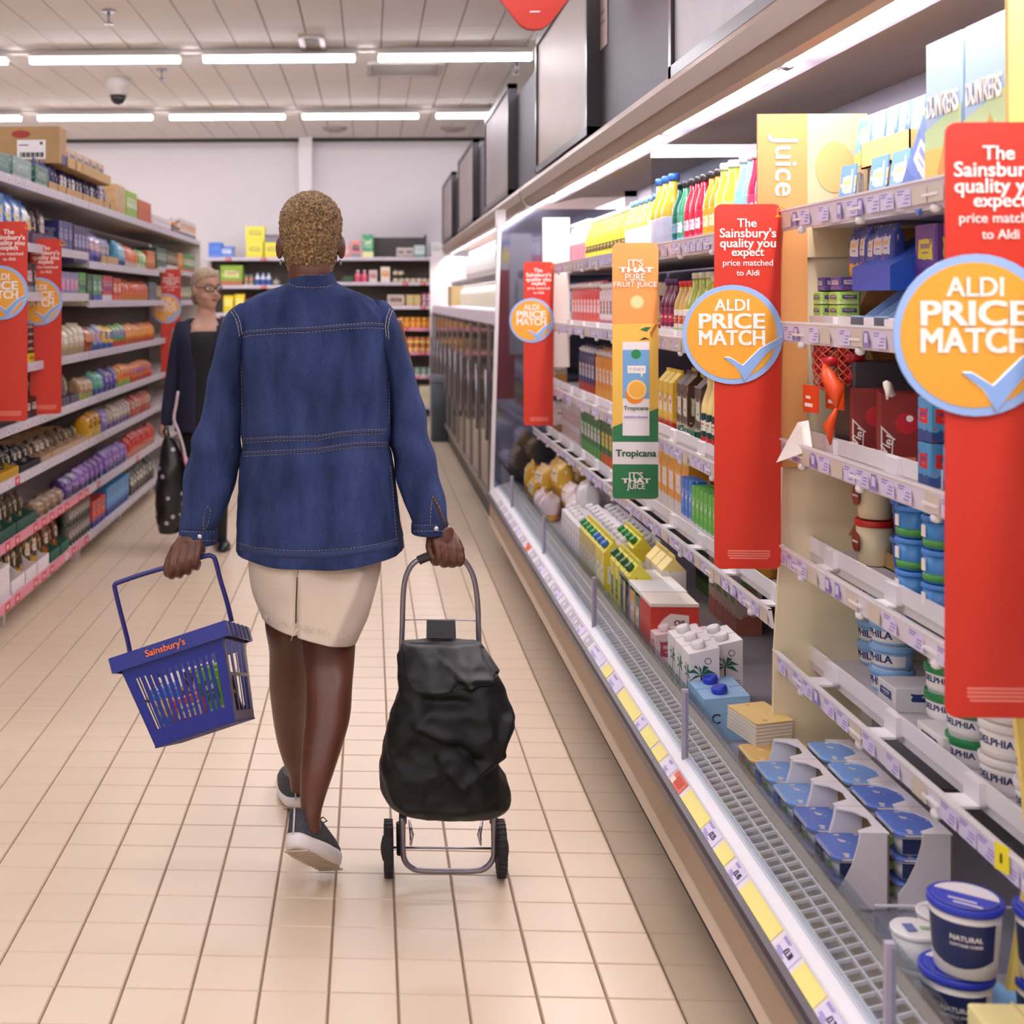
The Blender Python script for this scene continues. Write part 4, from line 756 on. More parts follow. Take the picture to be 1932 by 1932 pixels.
q = MB(); q.tube([(0, 0, .17), (.02, .0, .15), (.04, .01, .12), (.05, .01, .08)], [.004, .014, .02, .003], NET, 6); q.tube([(.05, .01, .08), (.03, 0, .04), (.04, 0, .0)], [.003, .013, .002], NET, 6); ob = q.build('orange_wrapper', None, (.985, yx(1568, 1.0), z + .03), ROT['R']); tag(ob, 'twisted orange wrapper dangling in front of the dark cheese box', 'wrapper')
q = MB(); q.add([(0, 0, .05), (.012, 0, .055), (.02, -.03, .0), (-.02, -.035, -.03), (-.01, -.02, .01)], [(0, 1, 2, 3, 4)], WT); q.add([(0, .0012, .05), (.012, .0012, .055), (.02, -.0288, .0), (-.02, -.0338, -.03), (-.01, -.0188, .01)], [(4, 3, 2, 1, 0)], WT)
ob = q.build('paper_tag', None, (.955, yx(1518, .97), z + .012), -.5, fix=False); ob.scale = (1.9, 1.2, 1.1); tag(ob, 'white paper tag curling over the third cheese shelf edge', 'tag')
spread_(carton('dark_display_box', .12, .22, .205, '4c4850', '3c383e', '56525c', 0), 'R', [(1.05, yx(1592, 1.05), z)], 'dark grey display box behind the dangling orange wrapper', 'box')
mb_ = carton('maroon_cheese_box', .078, .1, .15, '8c2420', 'a03028', 'c83838', .15); mb_.data.materials[0] = mat('8a2822', .4)
q = MB(); q.add([(-.036, -.001, .015), (-.014, -.001, .01), (-.012, -.001, .06), (-.036, -.001, .085)], [(0, 1, 2, 3)], mat('f0e0dc', .5)); q.add([(-.033, -.0014, .019), (-.017, -.0014, .014), (-.015, -.0014, .058), (-.033, -.0014, .077)], [(0, 1, 2, 3)], mat('78201c', .5)); q.box((0, -.001, .015), (.03, -.0004, .022), mat('e87860', .5)); q.prism(circ(.012, .09, .022, 16), -.0012, -.0004, mat('c42030', .3)); q.prism(circ(.018, .1, .007, 8), -.0016, -.0012, WT); q.build('front_print', mb_)
t = text('Vie!', .03, WT, 'lettering', mb_, None, .0006); fit(t, .04); t.data.transform(Matrix.Rotation(math.radians(-62), 4, 'Y')); t.data.transform(Matrix.Translation((-.026, -.0022, .045)))
spread_(mb_, 'R', [(1.075, yx(1642, 1.075), z), (1.075, yx(1698, 1.075), z)], 'maroon cheese snack box with white lettered panel', 'box', 'maroon cheese snack boxes')
for o in [x_ for x_ in COL.objects if x_.name.startswith('maroon_cheese_box')]: o.rotation_euler = (0, 0, -.3)
q = MB(); q.tube([(0, .01, .15), (.0, .0, .17), (.02, -.01, .175), (.03, -.012, .16), (.028, -.012, .145)], [.006, .009, .008, .005, .002], mat('e8e4d8', .3), 6); ob = q.build('film_wrapper', None, (1.025, yx(1680, 1.03), z), ROT['R']); tag(ob, 'curl of white film sticking up between the maroon boxes', 'wrapper')
spread_(carton('blue_red_snack_pack', .055, .06, .08, '4c98c8', '2c4c88', 'd82c24'), 'R', [(1.01, yx(1742, 1.01), z), (1.01, yx(1742, 1.01), z + .082), (1.01, yx(1790, 1.01), z)], 'blue pack with red oval logo right of the maroon boxes', 'pack', 'blue and red snack packs')
z = SH1[1] - .02
rt = tub('chocolate_dip_tub', .041, .1, 'ead8b0', 'cc2420', None, 20, .84, .014); q = MB(); q.lathe([(.022, 0), (.022, .001)], mat('8c2018', .4), 16, Matrix.Translation((0, -.0005, .05)) @ Matrix.Rotation(math.pi / 2, 4, 'X')); q.build('round_label', rt); t = text('SCRUMMY', .01, WT, 'lettering', rt, None, .0002); fit(t, .032, (0, -.0022, .05))
y_ = yx(1600, 1.05); spread_(rt, 'R', [(1.08, yx(1615, 1.08), z + .002), (1.08, yx(1615, 1.08), z + .104), (1.15, yx(1585, 1.1), z + .002)], 'cream dip tub with red lid and round brown label', 'tub', 'cream tubs with red lids')
spread_(tray_box('brown_card_tray', .14, .2, .12, 'a88858', None, .3), 'R', [(1.13, yx(1650, 1.1), z)], 'brown card tray behind the red lidded tubs', 'tray')
gt = tub('blue_green_tub', .035, .062, '3c84c8', '4c8cdc', None, 20, .9, .01); q = MB(); q.lathe([(.0335, .004), (.0345, .018)], mat('4c9c48', .4), 20, c=(0, .035, 0)); q.build('green_band', gt); q = MB(); q.box((-.008, -.0005, .022), (.008, .0015, .044), WT); q.build('barcode_label', gt)
spread_(gt, 'R', [(x_, yx(p_, x_), z + u * .063) for x_, p_ in ((1.03, 1692), (1.03, 1742), (1.03, 1790)) for u in range(4)], 'bright blue tub with green band', 'tub', 'blue and green tubs')
spread_(tub('tall_blue_tub', .04, .08, '3868c0', '4c88e0', None, 20, .8, .012), 'R', [(1.12, yx(1690, 1.12) + .02, z + .0), (1.12, yx(1690, 1.12) + .02, z + .082)], 'taller plain blue tub behind the blue and green stacks', 'tub', 'taller plain blue tubs')
z = SH1[0] - .02
lt = tub('light_blue_cheese_tub', .045, .05, '9cc4ec', '8cbcf0', 'f2eef2', 24, .9, .013, 'PHILA', lidp='f0eef4')
y_ = yx(1627, 1.08)
spread_(lt, 'R', [(1.08, yx(1640, 1.08), z + u * .051) for u in range(4)] + [(1.13, yx(1592, 1.1), z + u * .051 + .0) for u in range(5)], 'light blue soft cheese tub', 'tub', 'light blue soft cheese tubs')
spread_(carton('white_card_box', .09, .2, .05, 'f0eef0', 'f0eef0', '2c3c80', 0), 'R', [(1.07, yx(1680, 1.08), z)], 'white card box with blue oval below the light blue tubs', 'box')
gtb = tub('green_cheese_tub', .047, .052, 'f0eef0', '1c8048', 'f4f0f2', 24, .92, .016, 'DELPHIA', lidp='e8e8ec')
spread_(gtb, 'R', [(1.06, yx(1745, 1.06), z + .045 + u * .053) for u in range(2)] + [(1.05, yx(1785, 1.05), z + .0 + u * .053) for u in range(2)], 'green lidded soft cheese tub', 'tub', 'green lidded soft cheese tubs')
wtb = tub('white_cheese_tub', .052, .06, 'f2eeee', 'ece6e4', 'f8f4f4', 24, .92, .014, 'DELPHIA', lidp='d8ccc4')
spread_(wtb, 'R', [(1.05, yx(p_, 1.05), z + .0 + u * .061) for p_, n_ in ((1850, 3), (1918, 3), (1995, 3)) for u in range(n_)], 'large white soft cheese tub', 'tub', 'large white soft cheese tubs')
spread_(carton('low_white_tray', .11, .12, .045, 'eeeaee', 'e6e2e8', '3c3c48', 0), 'R', [(1.04, yx(1752, 1.04), z - .0), (1.035, yx(1800, 1.035), z - .046 + .0)][:1], 'low white card tray under the green lidded tubs', 'tray')
q = MB(); q.box((-.014, -.001, -.02), (.014, .001, .02), mat('f4e428', .45)); ob = q.build('yellow_shelf_tag', None, (.945, yx(1897, .95), SH1[0] - .012), ROT['R'] + .3); tag(ob, 'small bright yellow tag clipped on the lowest cheese shelf edge', 'tag')
t = text('1', .02, DARK, 'lettering', ob, None, .0004); fit(t, None, (0, -.0018, 0), .014)
# lowest tray of the cheese bay
z = .331
def butter(name, lidc='5c78c8', side='26305c'):
    q = MB(); q.stack([[(x, y_, zz) for x, y_ in rr(-.055 + i_, .003 + i_, .055 - i_, .083 - i_, .016, 4)] for zz, i_ in ((0, .006), (.034, .001))], mat('eeecf2', .35)); o = q.build(name)
    q = MB(); q.stack([[(x, y_, zz) for x, y_ in rr(-.059 + i_, -.001 + i_, .059 - i_, .087 - i_, .018, 4)] for zz, i_ in ((.034, 0), (.042, 0), (.044, .003))], pack(lidc, 'dcd8d8', 'e8dcc0', .25, .4)); q.build('lid', o)
    q = MB(); q.box((-.04, -.0015, .006), (-.012, .004, .032), mat(side, .4)); q.box((.052, .012, .006), (.0565, .05, .032), mat(side, .4)); q.box((.02, -.0015, .012), (.028, .004, .026), mat('6c9c40', .4)); q.build('side_print', o); return o
def card_tray(name):
    q = MB(); m_ = mat('ece6ea', .6); t = .004; D_ = .098; Hh = .14; W_ = .128
    for x in (-W_ / 2, W_ / 2 - t): q.prism([(0, 0), (D_, 0), (D_, Hh), (.045, Hh), (.042, .12), (.032, .085), (.015, .05), (0, .03)], x, x + t, m_, axis='x')
    q.box((-W_ / 2, D_ - t, 0), (W_ / 2, D_, Hh), mat('8a6a44', .8)); q.box((-W_ / 2, 0, 0), (W_ / 2, D_, t), m_)
    o = q.build(name); v = [(-W_ / 2, D_, Hh), (-W_ / 2, .045, Hh), (-W_ / 2 + .012, .045, Hh), (-.04, .07, Hh), (-.01, .085, Hh), (.03, .08, Hh), (W_ / 2 - .012, .045, Hh), (W_ / 2, .045, Hh), (W_ / 2, D_, Hh)]
    q = MB(); q.prism([(a_, b_) for a_, b_, _ in v], Hh, Hh + .003, m_, axis='z'); q.build('top_flange', o); return o
bt = butter('butter_tub'); bl = butter('spread_tub', '7ca4e0', '3c68b8'); bo = butter('orange_spread_tub', 'e8c070', 'c06838'); tr = card_tray('butter_tray')
yq = pix(1640, 1000, 2.42).y + .064; Ys = [yq + i * .131 for i in range(5)]
def bpos(row, i, u): return ((.853, .967)[row], Ys[i], z + .005 + u * .0455)
tr_names = [(0, 0, 'white card butter tray nearest the camera, front row by the grille'), (0, 1, 'white card butter tray, second from the camera in the front row'), (0, 2, 'white card butter tray, third from the camera in the front row'), (0, 3, 'white card butter tray, farthest of the front row'), (1, 0, 'white card butter tray nearest the camera, back row'), (1, 1, 'white card butter tray, second in the back row'), (1, 2, 'white card butter tray, third in the back row'), (1, 3, 'white card butter tray, farthest of the back row')]
for n_, (r_, i_, lb) in enumerate(tr_names):
    o = tr if n_ == 0 else dup(tr); o.location = (bpos(r_, i_, 0)[0], Ys[i_], z); o.rotation_euler = (0, 0, ROT['R']); tag(o, lb, 'tray', 'white card butter trays')
spread_(bt, 'R', [bpos(0, 0, u) for u in range(2)] + [bpos(0, 1, u) for u in range(2)], 'dark blue lidded butter tub, front trays', 'tub', 'dark blue butter tubs, front row')
b2 = dup(bt); spread_(b2, 'R', [bpos(1, 0, u) for u in range(3)] + [bpos(1, 1, u) for u in range(3)], 'dark blue lidded butter tub, back trays', 'tub', 'dark blue butter tubs, back row')
spread_(bl, 'R', [bpos(0, 2, u) for u in range(2)] + [bpos(0, 3, u) for u in range(2)] + [bpos(1, 2, u) for u in range(3)] + [bpos(1, 3, u) for u in range(3)], 'pale blue spread tub in farther card trays', 'tub', 'pale blue spread tubs')
spread_(bo, 'R', [(.853, Ys[4], z), (.853, Ys[4], z + .0455), (.95, Ys[4], z), (.95, Ys[4], z + .0455)], 'orange and cream spread tub beside the cheese slices', 'tub', 'orange and cream spread tubs')
q = MB(); 
for i in range(6): q.box((-.055, -.0, i * .0085), (.055, .1, i * .0085 + .007), mat('ece4dc', .3))
q.box((-.056, -.001, .051), (.056, .101, .054), pack('f4d48c', 'f0e8e0', 'e08c50', .3, .3)); o = q.build('cheese_slice_pack'); o2 = spread_(o, 'R', [(.87, Ys[4] + .09, z + .095)], 'stacked packs of cheese slices with orange print lying on top of the spread tubs', 'pack')
o2.rotation_euler = (0, math.radians(6), ROT['R'] + .35)
q = MB(); q.box((-.07, 0, 0), (.07, .2, .16), mat('e6e2ea', .6)); q.box((-.071, .02, .16), (.071, .2, .163), mat('f0ecf0', .6)); tag(q.build('white_carton_box', None, (1.15, Ys[4] + .1, z), ROT['R']), 'plain white carton standing at the foot of the juice divider', 'box')
# yogurt and cottage cheese tubs
ct_ = tub('cottage_cheese_tub', .052, .108, 'ece4dc', '2c3cb8', 'ece4dc', 32, .84, .012)
q = MB(); n = 10; v = []
for z0_, z1_ in ((.03, .085),):
    for zz in (z0_, z1_):
        for i in range(n + 1):
            a_ = math.radians(205 + 130 * i / n); rz = (.052 * .84 + (.052 * .97 - .052 * .84) * zz / .096) * 1.02; dz = .012 * math.sin(math.pi * i / n) * (1 if zz == z0_ else 0); v.append((rz * math.cos(a_), .052 + rz * math.sin(a_), zz - dz))
q.add(v, [(i, i + 1, n + 2 + i, n + 1 + i) for i in range(n)], mat('232c5c', .4), True); q.build('navy_label', ct_, fix=False)
for s_, zz, w_ in (('NATURAL', .064, .046), ('COTTAGE CHEESE', .054, .046)):
    t = text(s_, .01, WT, 'lettering', ct_, None, .0002); fit(t, w_, (.012, 0, zz))
    for v_ in t.data.vertices: rz = .0505; a_ = v_.co.x / rz; v_.co.x = rz * math.sin(a_); v_.co.y = .052 - rz * math.cos(a_) + v_.co.y * .3
q = MB(); q.lathe([(.046, .1082), (.046, .1088)], WHITE, 28, c=(0, .052, 0)); q.prism([(.046 * math.cos(a_), .052 + .046 * math.sin(a_)) for a_ in [math.radians(175 + 190 * i / 14) for i in range(15)]], .1088, .1092, mat('3444c0', .35), axis='z'); q.box((-.02, .03, .1092), (.02, .034, .1096), WT); q.box((-.01, .018, .1092), (.03, .022, .1096), WT); q.build('lid_print', ct_)
p = on_z(1828, 1692, .555); yt = p.y
spread_(ct_, 'R', [(.846, yt, .445), (.838, yt + .012, .334), (.965, yt - .02, .334), (.96, yt - .03, .443)], 'white cottage cheese tub with blue lid', 'tub', 'cottage cheese tubs with blue lids')
sm = tub('small_yogurt_tub', .036, .055, 'eeeaea', 'f2f0f2', None, 24, .85, .008); q = MB(); q.box((-.012, .02, .0552), (.012, .036, .0557), mat('6c7cb8', .4)); q.box((-.004, .045, .0552), (.004, .066, .0557), mat('a8cc98', .4)); q.build('lid_print', sm)
for o in [x_ for x_ in COL.objects if x_.name.startswith('cottage_cheese_tub')]: o.rotation_euler = (0, 0, -math.pi / 2 + .95); o.location.x += .02; o.location.y -= .035
for o in [x_ for x_ in COL.objects if x_.name.startswith(('white_cheese_tub', 'green_cheese_tub', 'light_blue_cheese_tub'))]: o.rotation_euler = (0, 0, -math.pi / 2 + .5); o.location.x += .01; o.location.y -= .02
p = on_z(1665, 1745, .45); spread_(sm, 'R', [(.835, p.y, .392), (.835, p.y, .336), (.90, p.y + .06, .336), (.90, p.y + .06, .392), (.91, p.y - .03, .336)], 'small white lidded yogurt tub', 'tub', 'small white lidded tubs')
spread_(tub('blue_yogurt_tub', .034, .06, 'c8dcf4', '88bce8', None, 24, .85, .008), 'R', [(.845, p.y - .085, .336), (.92, p.y - .1, .336)], 'small light blue lidded yogurt tub between the white tubs', 'tub', 'small light blue tubs')
q = MB(); q.box((0, 0, 0), (.002, .3, .11), clear('e8eef4', .1)); q.box((0, 0, .108), (.004, .3, .111), mat('d8dce4', .2)); ob = q.build('clear_tray_divider', None, (.84, p.y + .085, .334), ROT['R']); tag(ob, 'clear plastic tray divider between the butter trays and the tubs', 'divider')
q = MB(); q.rbox((-.09, 0, 0), (.09, .13, .12), .006, mat('f4e4a0', .5), 2); q.box((-.09, .062, .1195), (.09, .066, .1215), mat('dccc84', .5)); tag(q.build('pale_yellow_box', None, (.845, yt - .2, .334), ROT['R']), 'pale yellow box cut off at the bottom right corner', 'box')
# far end bay and bright bottles
z = SH2[3] - .02
spread_(bottle('white_milk_bottle', .045, .24, 'f6f2f4', '4c4cc0', 'f4f0f4'), 'R', lineR(948, 1018, XB, .1, z, 2) , 'white bottle on the top shelf beyond the white category panel', 'bottle', 'white bottles beyond the category panel')
for k_, (c1_, c2_, nm) in enumerate((('d8c8a8', 'b89060', 'tan'), ('c8b8a0', 'd8a040', 'amber topped'), ('e0d8d8', 'a87858', 'pale brown'))):
    spread_(carton('chilled_pack', .08, .08, .17, c1_, c2_, 'f0e8e0'), 'R', lineR(962, 1046, XB, .09, SH2[2 - k_] - .02, 1), nm + ' chilled pack in the short far bay, shelf %d from the top' % (k_ + 2), 'pack', nm + ' packs in the short far bay')
spread_(bottle('milk_bottle', .06, .25, 'f4f2f2', 'f4f2f2', 'f8f6f6', .6), 'R', [(.98, y0 + .2 + i * .14, 1.68) for i in range(40)], 'white milk bottle on the upper bright shelf of the far chiller', 'bottle', 'milk bottles on the upper far shelf')
spread_(bottle('cream_bottle', .05, .2, 'f6f2ee', 'e8e4d8', 'e8e0c8', .6), 'R', [(.9, y0 + .3 + i * .13, 1.39) for i in range(40)], 'short white bottle on the lower bright shelf of the far chiller', 'bottle', 'short bottles on the lower far shelf')
o = tray_box('tan_crate', .5, .3, .2, 'b8a070', None, 1); spread_(o, 'R', [(.82, 13.6, 1.39)], 'tan crate near the far end of the bright chiller shelf', 'crate')
# ------------------------------------------------------------------ dry goods shelving on the left and along the back wall
GMET = mat('d8d0cf', .5); GBACK = mat('6f665f', .7); GRAIL = mat('d3cbd8', .4); PINKL = mat('dc8ea0', .5); REDL = mat('c83848', .45)
lq = MB(); lq.box((-.03, -.0015, -.016), (.03, 0, .016), mat('e6e0ec', .5)); lq.box((-.022, -.002, .004), (.01, -.0015, .008), mat('a8a0b4', .5)); lq.box((0, -.002, -.01), (.022, -.0015, -.002), mat('8c84a0', .5)); GLAB = lq.mesh('price_label')
lq = MB(); lq.box((-.035, -.0015, -.02), (.035, 0, .02), REDL); lq.box((-.022, -.002, -.008), (.01, -.0015, .008), mat('f0c8cc', .5)); RLAB = lq.mesh('price_label')
def gshelf(unit, a0, a1, z, side, front, depth=.46, red=0, pitch=.16):
    """a shelf of a gondola; side L runs along y at x = front, side B runs along x at y = front"""
    def P3(u, v, w_): return (front - v, u, w_) if side == 'L' else (u, front + v, w_)
    def bx(q, u0, u1, v0, v1, w0, w1, m_):
        p_, r_ = P3(u0, v0, w0), P3(u1, v1, w1); q.box(tuple(map(min, p_, r_)), tuple(map(max, p_, r_)), m_)
    q = MB(); bx(q, a0 + .006, a1 - .006, .012, depth, z - .035, z - .012, GMET); s = q.build('shelf', unit)
    q = MB(); bx(q, a0 + .006, a1 - .006, 0, .012, z - .042, z, GRAIL if red < 2 else PINKL); q.build('price_rail', s)
    u = a0 + .1
    while u < a1 - .05:
        if R.random() < .75:
            me = RLAB if R.random() < (0, .25, .85)[red] else GLAB; p_ = P3(u, -.0005, z - .021); o = link('price_label', me, s, p_, math.pi / 2 if side == 'L' else 0)
        u += pitch
    return s
LF = -1.57
def lunit(label, ya, yb, levels, reds, first=False):
    u = empty('shelving_unit', label, 'shelves')
    q = MB(); q.box((LF - .50, ya, .03), (LF - .48, yb, 1.97), GBACK); q.build('back_panel', u)
    for y in (ya, yb - .03): q = MB(); q.box((LF - .54, y, 0), (LF - .49, y + .03, 2.0), GMET); q.build('upright', u)
    for y in (ya + .02, (ya + yb) / 2, yb - .05): q = MB(); q.box((LF - .10, y, 0), (LF - .06, y + .03, .105), GMET); q.box((LF - .48, y, 0), (LF - .44, y + .03, .105), GMET); q.build('foot', u)
    for z, rd in zip(levels, reds): gshelf(u, ya, yb, z, 'L', LF, red=rd)
    return u
y1_, y2_, y3_ = yx(168, LF), yx(301, LF), yx(378, LF)
lunit('nearest bay of tall shelves along the left side of the aisle', 4.3, y1_, [.14, .40, .665, .90, 1.16, 1.487, 1.715, 2.0], [2, 2, 1, 0, 0, 0, 0, 0])
lunit('middle bay of tall shelves on the left, with bags of sweets', y1_, y2_, [.14, .40, .665, .90, 1.16, 1.45, 1.67, 2.0], [0, 1, 0, 0, 0, 0, 0, 0])
lunit('farthest bay of tall shelves on the left, behind the woman in glasses', y2_, y3_, [.14, .40, .665, .90, 1.16, 1.45, 1.70, 2.0], [0] * 8)
q = MB(); q.box((LF - .5, y3_, 0), (LF + .0, y3_ + .03, 2.0), mat('e4dcd4', .6)); tag(q.build('end_board'), 'cream end board closing the left shelves', 'board')
def px_y(px_): return yx(px_, LF)
PL = {'b': carton, 'g': bag, 't': None}
def goods(side, where, zt_, rows_, front, single=False):
    for px0, px1, kind, hh, c1_, c2_, c3_, nm in rows_:
        if side == 'L': a0, a1 = sorted((px_y(px0), px_y(px1)))
        else: a0, a1 = pix(px0, 500, front).x, pix(px1, 500, front).x
        n_ = {'b': 'carton', 'g': 'bag', 'j': 'jar', 'i': 'tin', 'o': 'bottle', 't': 'card_tray', 'x': 'case'}[kind]; L = a1 - a0
        wd = {'b': .11, 'g': .13, 'j': .075, 'i': .075, 'o': .08, 't': .2, 'x': .24}[kind]; n = max(1, round(L / wd)); p_ = L / n; w_ = p_ * .96
        up = 1; h1 = hh
        if kind in 'ij' and hh > .16: up = 2; h1 = hh / 2
        obj_name = {'b': 'food_carton', 'g': 'snack_bag', 'j': 'food_jar', 'i': 'food_tin', 'o': 'drink_bottle', 't': 'display_tray', 'x': 'storage_case'}[kind]
        if kind in 'bx': o = carton(obj_name, w_, .2 if kind == 'b' else .3, h1, c1_, c2_, c3_, .55)
        elif kind == 'g': o = bag(obj_name, w_, .1, h1, c1_, c2_, c3_)
        elif kind == 'j': o = jar(obj_name, w_ / 2, h1 * .98, c1_, c2_, c3_)
        elif kind == 'i': o = tin(obj_name, w_ / 2, h1 * .98, c1_, c2_, c3_)
        elif kind == 'o': o = bottle(obj_name, w_ / 2, h1, c1_, c2_, c3_)
        else: o = tray_box(obj_name, w_, .28, h1, c1_, None, .35); o['tr'] = 1
        sp = []
        for i in range(n):
            for u in range(up):
                a_ = a0 + p_ * (i + .5); sp.append((front - .03, a_, zt_ + u * h1) if side == 'L' else (a_, YB + .03, zt_ + u * h1))
        if 'tr' in o: del o['tr']
        spread_(o, side, sp, nm + ' ' + where, {'b': 'box', 'g': 'bag', 'j': 'jar', 'i': 'tin', 'o': 'bottle', 't': 'tray', 'x': 'box'}[kind], nm + ' ' + where, .03)
        if kind == 't':                                       # loose packs standing in the tray
            it = bag('small_pack', w_ * .28, .05, h1 * 1.05, c2_, c3_, 'e8dcc8')
            ps = [((x_ - .06 - .07 * (k_ % 2)) if side == 'L' else x_ + (k_ - 1) * w_ * .3, (y_ + (k_ - 1) * w_ * .3) if side == 'L' else y_ + .06, z_ + .004) for x_, y_, z_ in sp for k_ in range(3)]
            spread_(it, side, ps, 'small pack in the ' + nm + ' ' + where, 'pack', 'packs in the ' + nm + ' ' + where, .3)
W_ = ['on top of the left shelves', 'on the left second shelf', 'on the left third shelf', 'on the left fourth shelf', 'on the left fifth shelf', 'on the left sixth shelf', 'on the left seventh shelf', 'on the left bottom shelf']
Z0 = .001 - .013
goods('L', W_[0], 2.0 + Z0, [(-60, 33, 'x', .105, '1f5a50', '184840', '3c7468', 'dark green case'), (36, 72, 'x', .115, '6f8a84', 'a8b4b0', '88a09a', 'grey green case with pale edges'), (78, 102, 'x', .115, '1f5a50', '88948c', '6c8880', 'green and grey case'),
  (103, 228, 't', .165, 'c09a68', '34307c', '3c2c28', 'tan window tray with blue foot'), (229, 246, 'x', .2, 'c8a478', 'c09868', 'c8a478', 'plain tan case'), (248, 267, 'b', .19, '8cb83c', '94bc48', 'f0ecd8', 'lime green box'), (269, 293, 'b', .165, 'c8602c', 'c05828', 'b85020', 'rust orange box'),
  (296, 330, 'b', .1, 'f0e8ec', 'c85068', 'ece4e8', 'white and pink box'), (332, 346, 'b', .07, '3c3048', '2c2c34', 'c89848', 'dark small box'), (348, 376, 'b', .16, 'e8dcd8', '4c3c58', 'e89c50', 'white, purple and orange box')], LF)
z_ = 2.0 + Z0 + .168
o = tray_box('display_tray', .21, .28, .165, 'c4a070', None, .35); sp = [(LF - .03, px_y(p__), z_) for p__ in (147, 160, 173, 186, 199, 212)]
spread_(o, 'L', sp, 'tan window tray in the upper layer of the left shelves', 'tray', 'tan window trays of the upper layer')
spread_(carton('blue_foot_pack', .18, .05, .12, 'b8946c', '3c3480', '2c2428', .6), 'L', [(a_ - .04, b_, c_ + .004) for a_, b_, c_ in sp], 'pack with blue foot in the upper tan window trays', 'pack', 'packs in the upper tan window trays')
pc_ = pix(125, 290, dx(125, -1.6)); q = MB(); q.box((-.5, -.05, 0), (.0, .12, .19), CARD); bx_ = q.build('brown_case', None, (pc_.x - .01, pc_.y - .07, 2.162)); tag(bx_, 'large brown card case with a white barcode label on top of the left shelves', 'case')
q = MB(); q.box((-.22, -.052, .02), (-.07, -.05, .12), WHITE)
for i in range(16): q.box((-.205 + i * .008, -.053, .03), (-.201 + i * .008 + .002 * (i % 3), -.052, .055), DARK)
q.box((-.21, -.053, .09), (-.16, -.052, .095), DARK); q.box((-.1, -.053, .095), (-.085, -.052, .11), DARK); q.build('barcode_label', bx_)
q = MB(); q.prism([(-.2 + .05 * math.cos(i * math.pi / 12), .15 + .02 * math.sin(i * math.pi / 12)) for i in range(24)], -.052, -.05, mat('a03428', .6)); q.build('red_oval', bx_)
q = MB(); q.box((-.001, .02, 0), (.002, .2, .05), mat('34307c', .5)); q.build('blue_foot', bx_)
goods('L', W_[1], 1.715 + Z0, [(-70, 20, 'b', .21, '3c78c0', 'e0c83c', 'c8d8e8', 'blue and yellow box'), (22, 68, 'g', .22, '3c80d0', '8c84c0', 'e8dca8', 'blue bag'), (72, 118, 't', .19, '6c5468', '5c4858', 'a89480', 'purple brown tray'), (122, 148, 'b', .16, '2c2c68', '34347c', '8c84a8', 'navy box')], LF)
goods('L', W_[1], 1.67 + Z0, [(150, 178, 'b', .2, '342c50', '5c54a0', 'a8a0c8', 'dark violet box'), (179, 200, 'g', .2, '5848a0', '3c3490', 'e8c0b8', 'purple bag'), (201, 232, 't', .17, 'c8a478', '4850a0', 'c8b498', 'tan and blue tray'), (233, 246, 'g', .17, '5ca8c8', '3c4890', 'a8d4e4', 'light blue bag'),
  (247, 270, 'g', .16, 'd8542c', 'e0d0c0', 'e88840', 'orange red bag'), (271, 285, 'g', .15, '7ca848', 'e0ecc0', 'd8e0b8', 'green striped bag'), (286, 300, 'b', .15, 'c8682c', 'b85828', 'e8a868', 'orange brown box')], LF)
goods('L', W_[1], 1.70 + Z0, [(303, 322, 'b', .16, '284838', '3c6850', 'b8c0a8', 'dark green box'), (323, 342, 'b', .15, '3c342c', 'e0d8d0', 'a88c68', 'dark and white pack'), (343, 352, 'b', .16, 'd88828', 'c87020', 'f0c078', 'orange pack'), (353, 374, 'b', .16, '3c8c4c', 'b86834', 'e8e0d0', 'green and rust pack')], LF)
goods('L', W_[2], 1.487 + Z0, [(-60, 48, 'b', .17, '201c20', '3c74b8', 'c8a050', 'black box with blue and gold'), (50, 74, 'b', .15, '2c2830', '8c94a0', 'd8d0d8', 'black and silver box'), (76, 116, 'b', .15, '3c3c44', '70a0b8', 'e0b070', 'dark grey box')], LF)
goods('L', W_[2], 1.45 + Z0, [(118, 158, 'b', .16, '8c84b0', 'd8ccdc', 'f090b0', 'lilac and pink pack'), (160, 172, 'b', .165, '4c9c44', 'b8d45c', '283c68', 'bright green pack'), (174, 184, 'b', .16, '1c4028', '24502c', '5c8858', 'dark green pack'), (185, 202, 'b', .16, '4c8c5c', '3040a0', 'b8d0c0', 'green and blue pack'), (204, 221, 'b', .16, 'c83838', 'e8e0e8', '3c3c90', 'red and white pack'), (223, 238, 'b', .15, 'c03428', 'd8582c', 'f0d8b0', 'red pack'),
  (240, 288, 'g', .15, 'd8682c', 'e09048', 'b83c20', 'orange biscuit bag'), (290, 302, 'b', .14, '5c7480', '687c88', '4c6068', 'slate grey pack')], LF)
goods('L', W_[2] , 1.45 + Z0, [(303, 372, 'b', .12, 'a8a080', '5c5c4c', 'e0dcc0', 'pale assorted pack')], LF)
goods('L', W_[3], 1.16 + Z0, [(-60, 36, 'b', .2, '2c2828', 'e0c84c', '8c9468', 'black and yellow pack'), (38, 78, 'b', .05, 'f0cc28', 'e8c020', '6c5c28', 'yellow box'), (112, 170, 'g', .17, 'c8b898', 'b09c78', 'e8e4dc', 'clear cream bag'), (172, 185, 'g', .15, '8c3c28', 'a85838', 'd88858', 'brown sweet bag'), (186, 205, 'g', .15, 'a8b0cc', '3c58a8', 'd87848', 'white and blue sweet bag'), (206, 225, 'g', .15, 'f0c838', '2c58a8', '30489c', 'yellow star sweet bag'), (226, 246, 'g', .15, '5ca03c', 'd83828', '4070b8', 'green and red sweet bag'), (247, 300, 'g', .14, 'e08838', 'c8502c', 'e8b050', 'orange sweet bag')], LF)
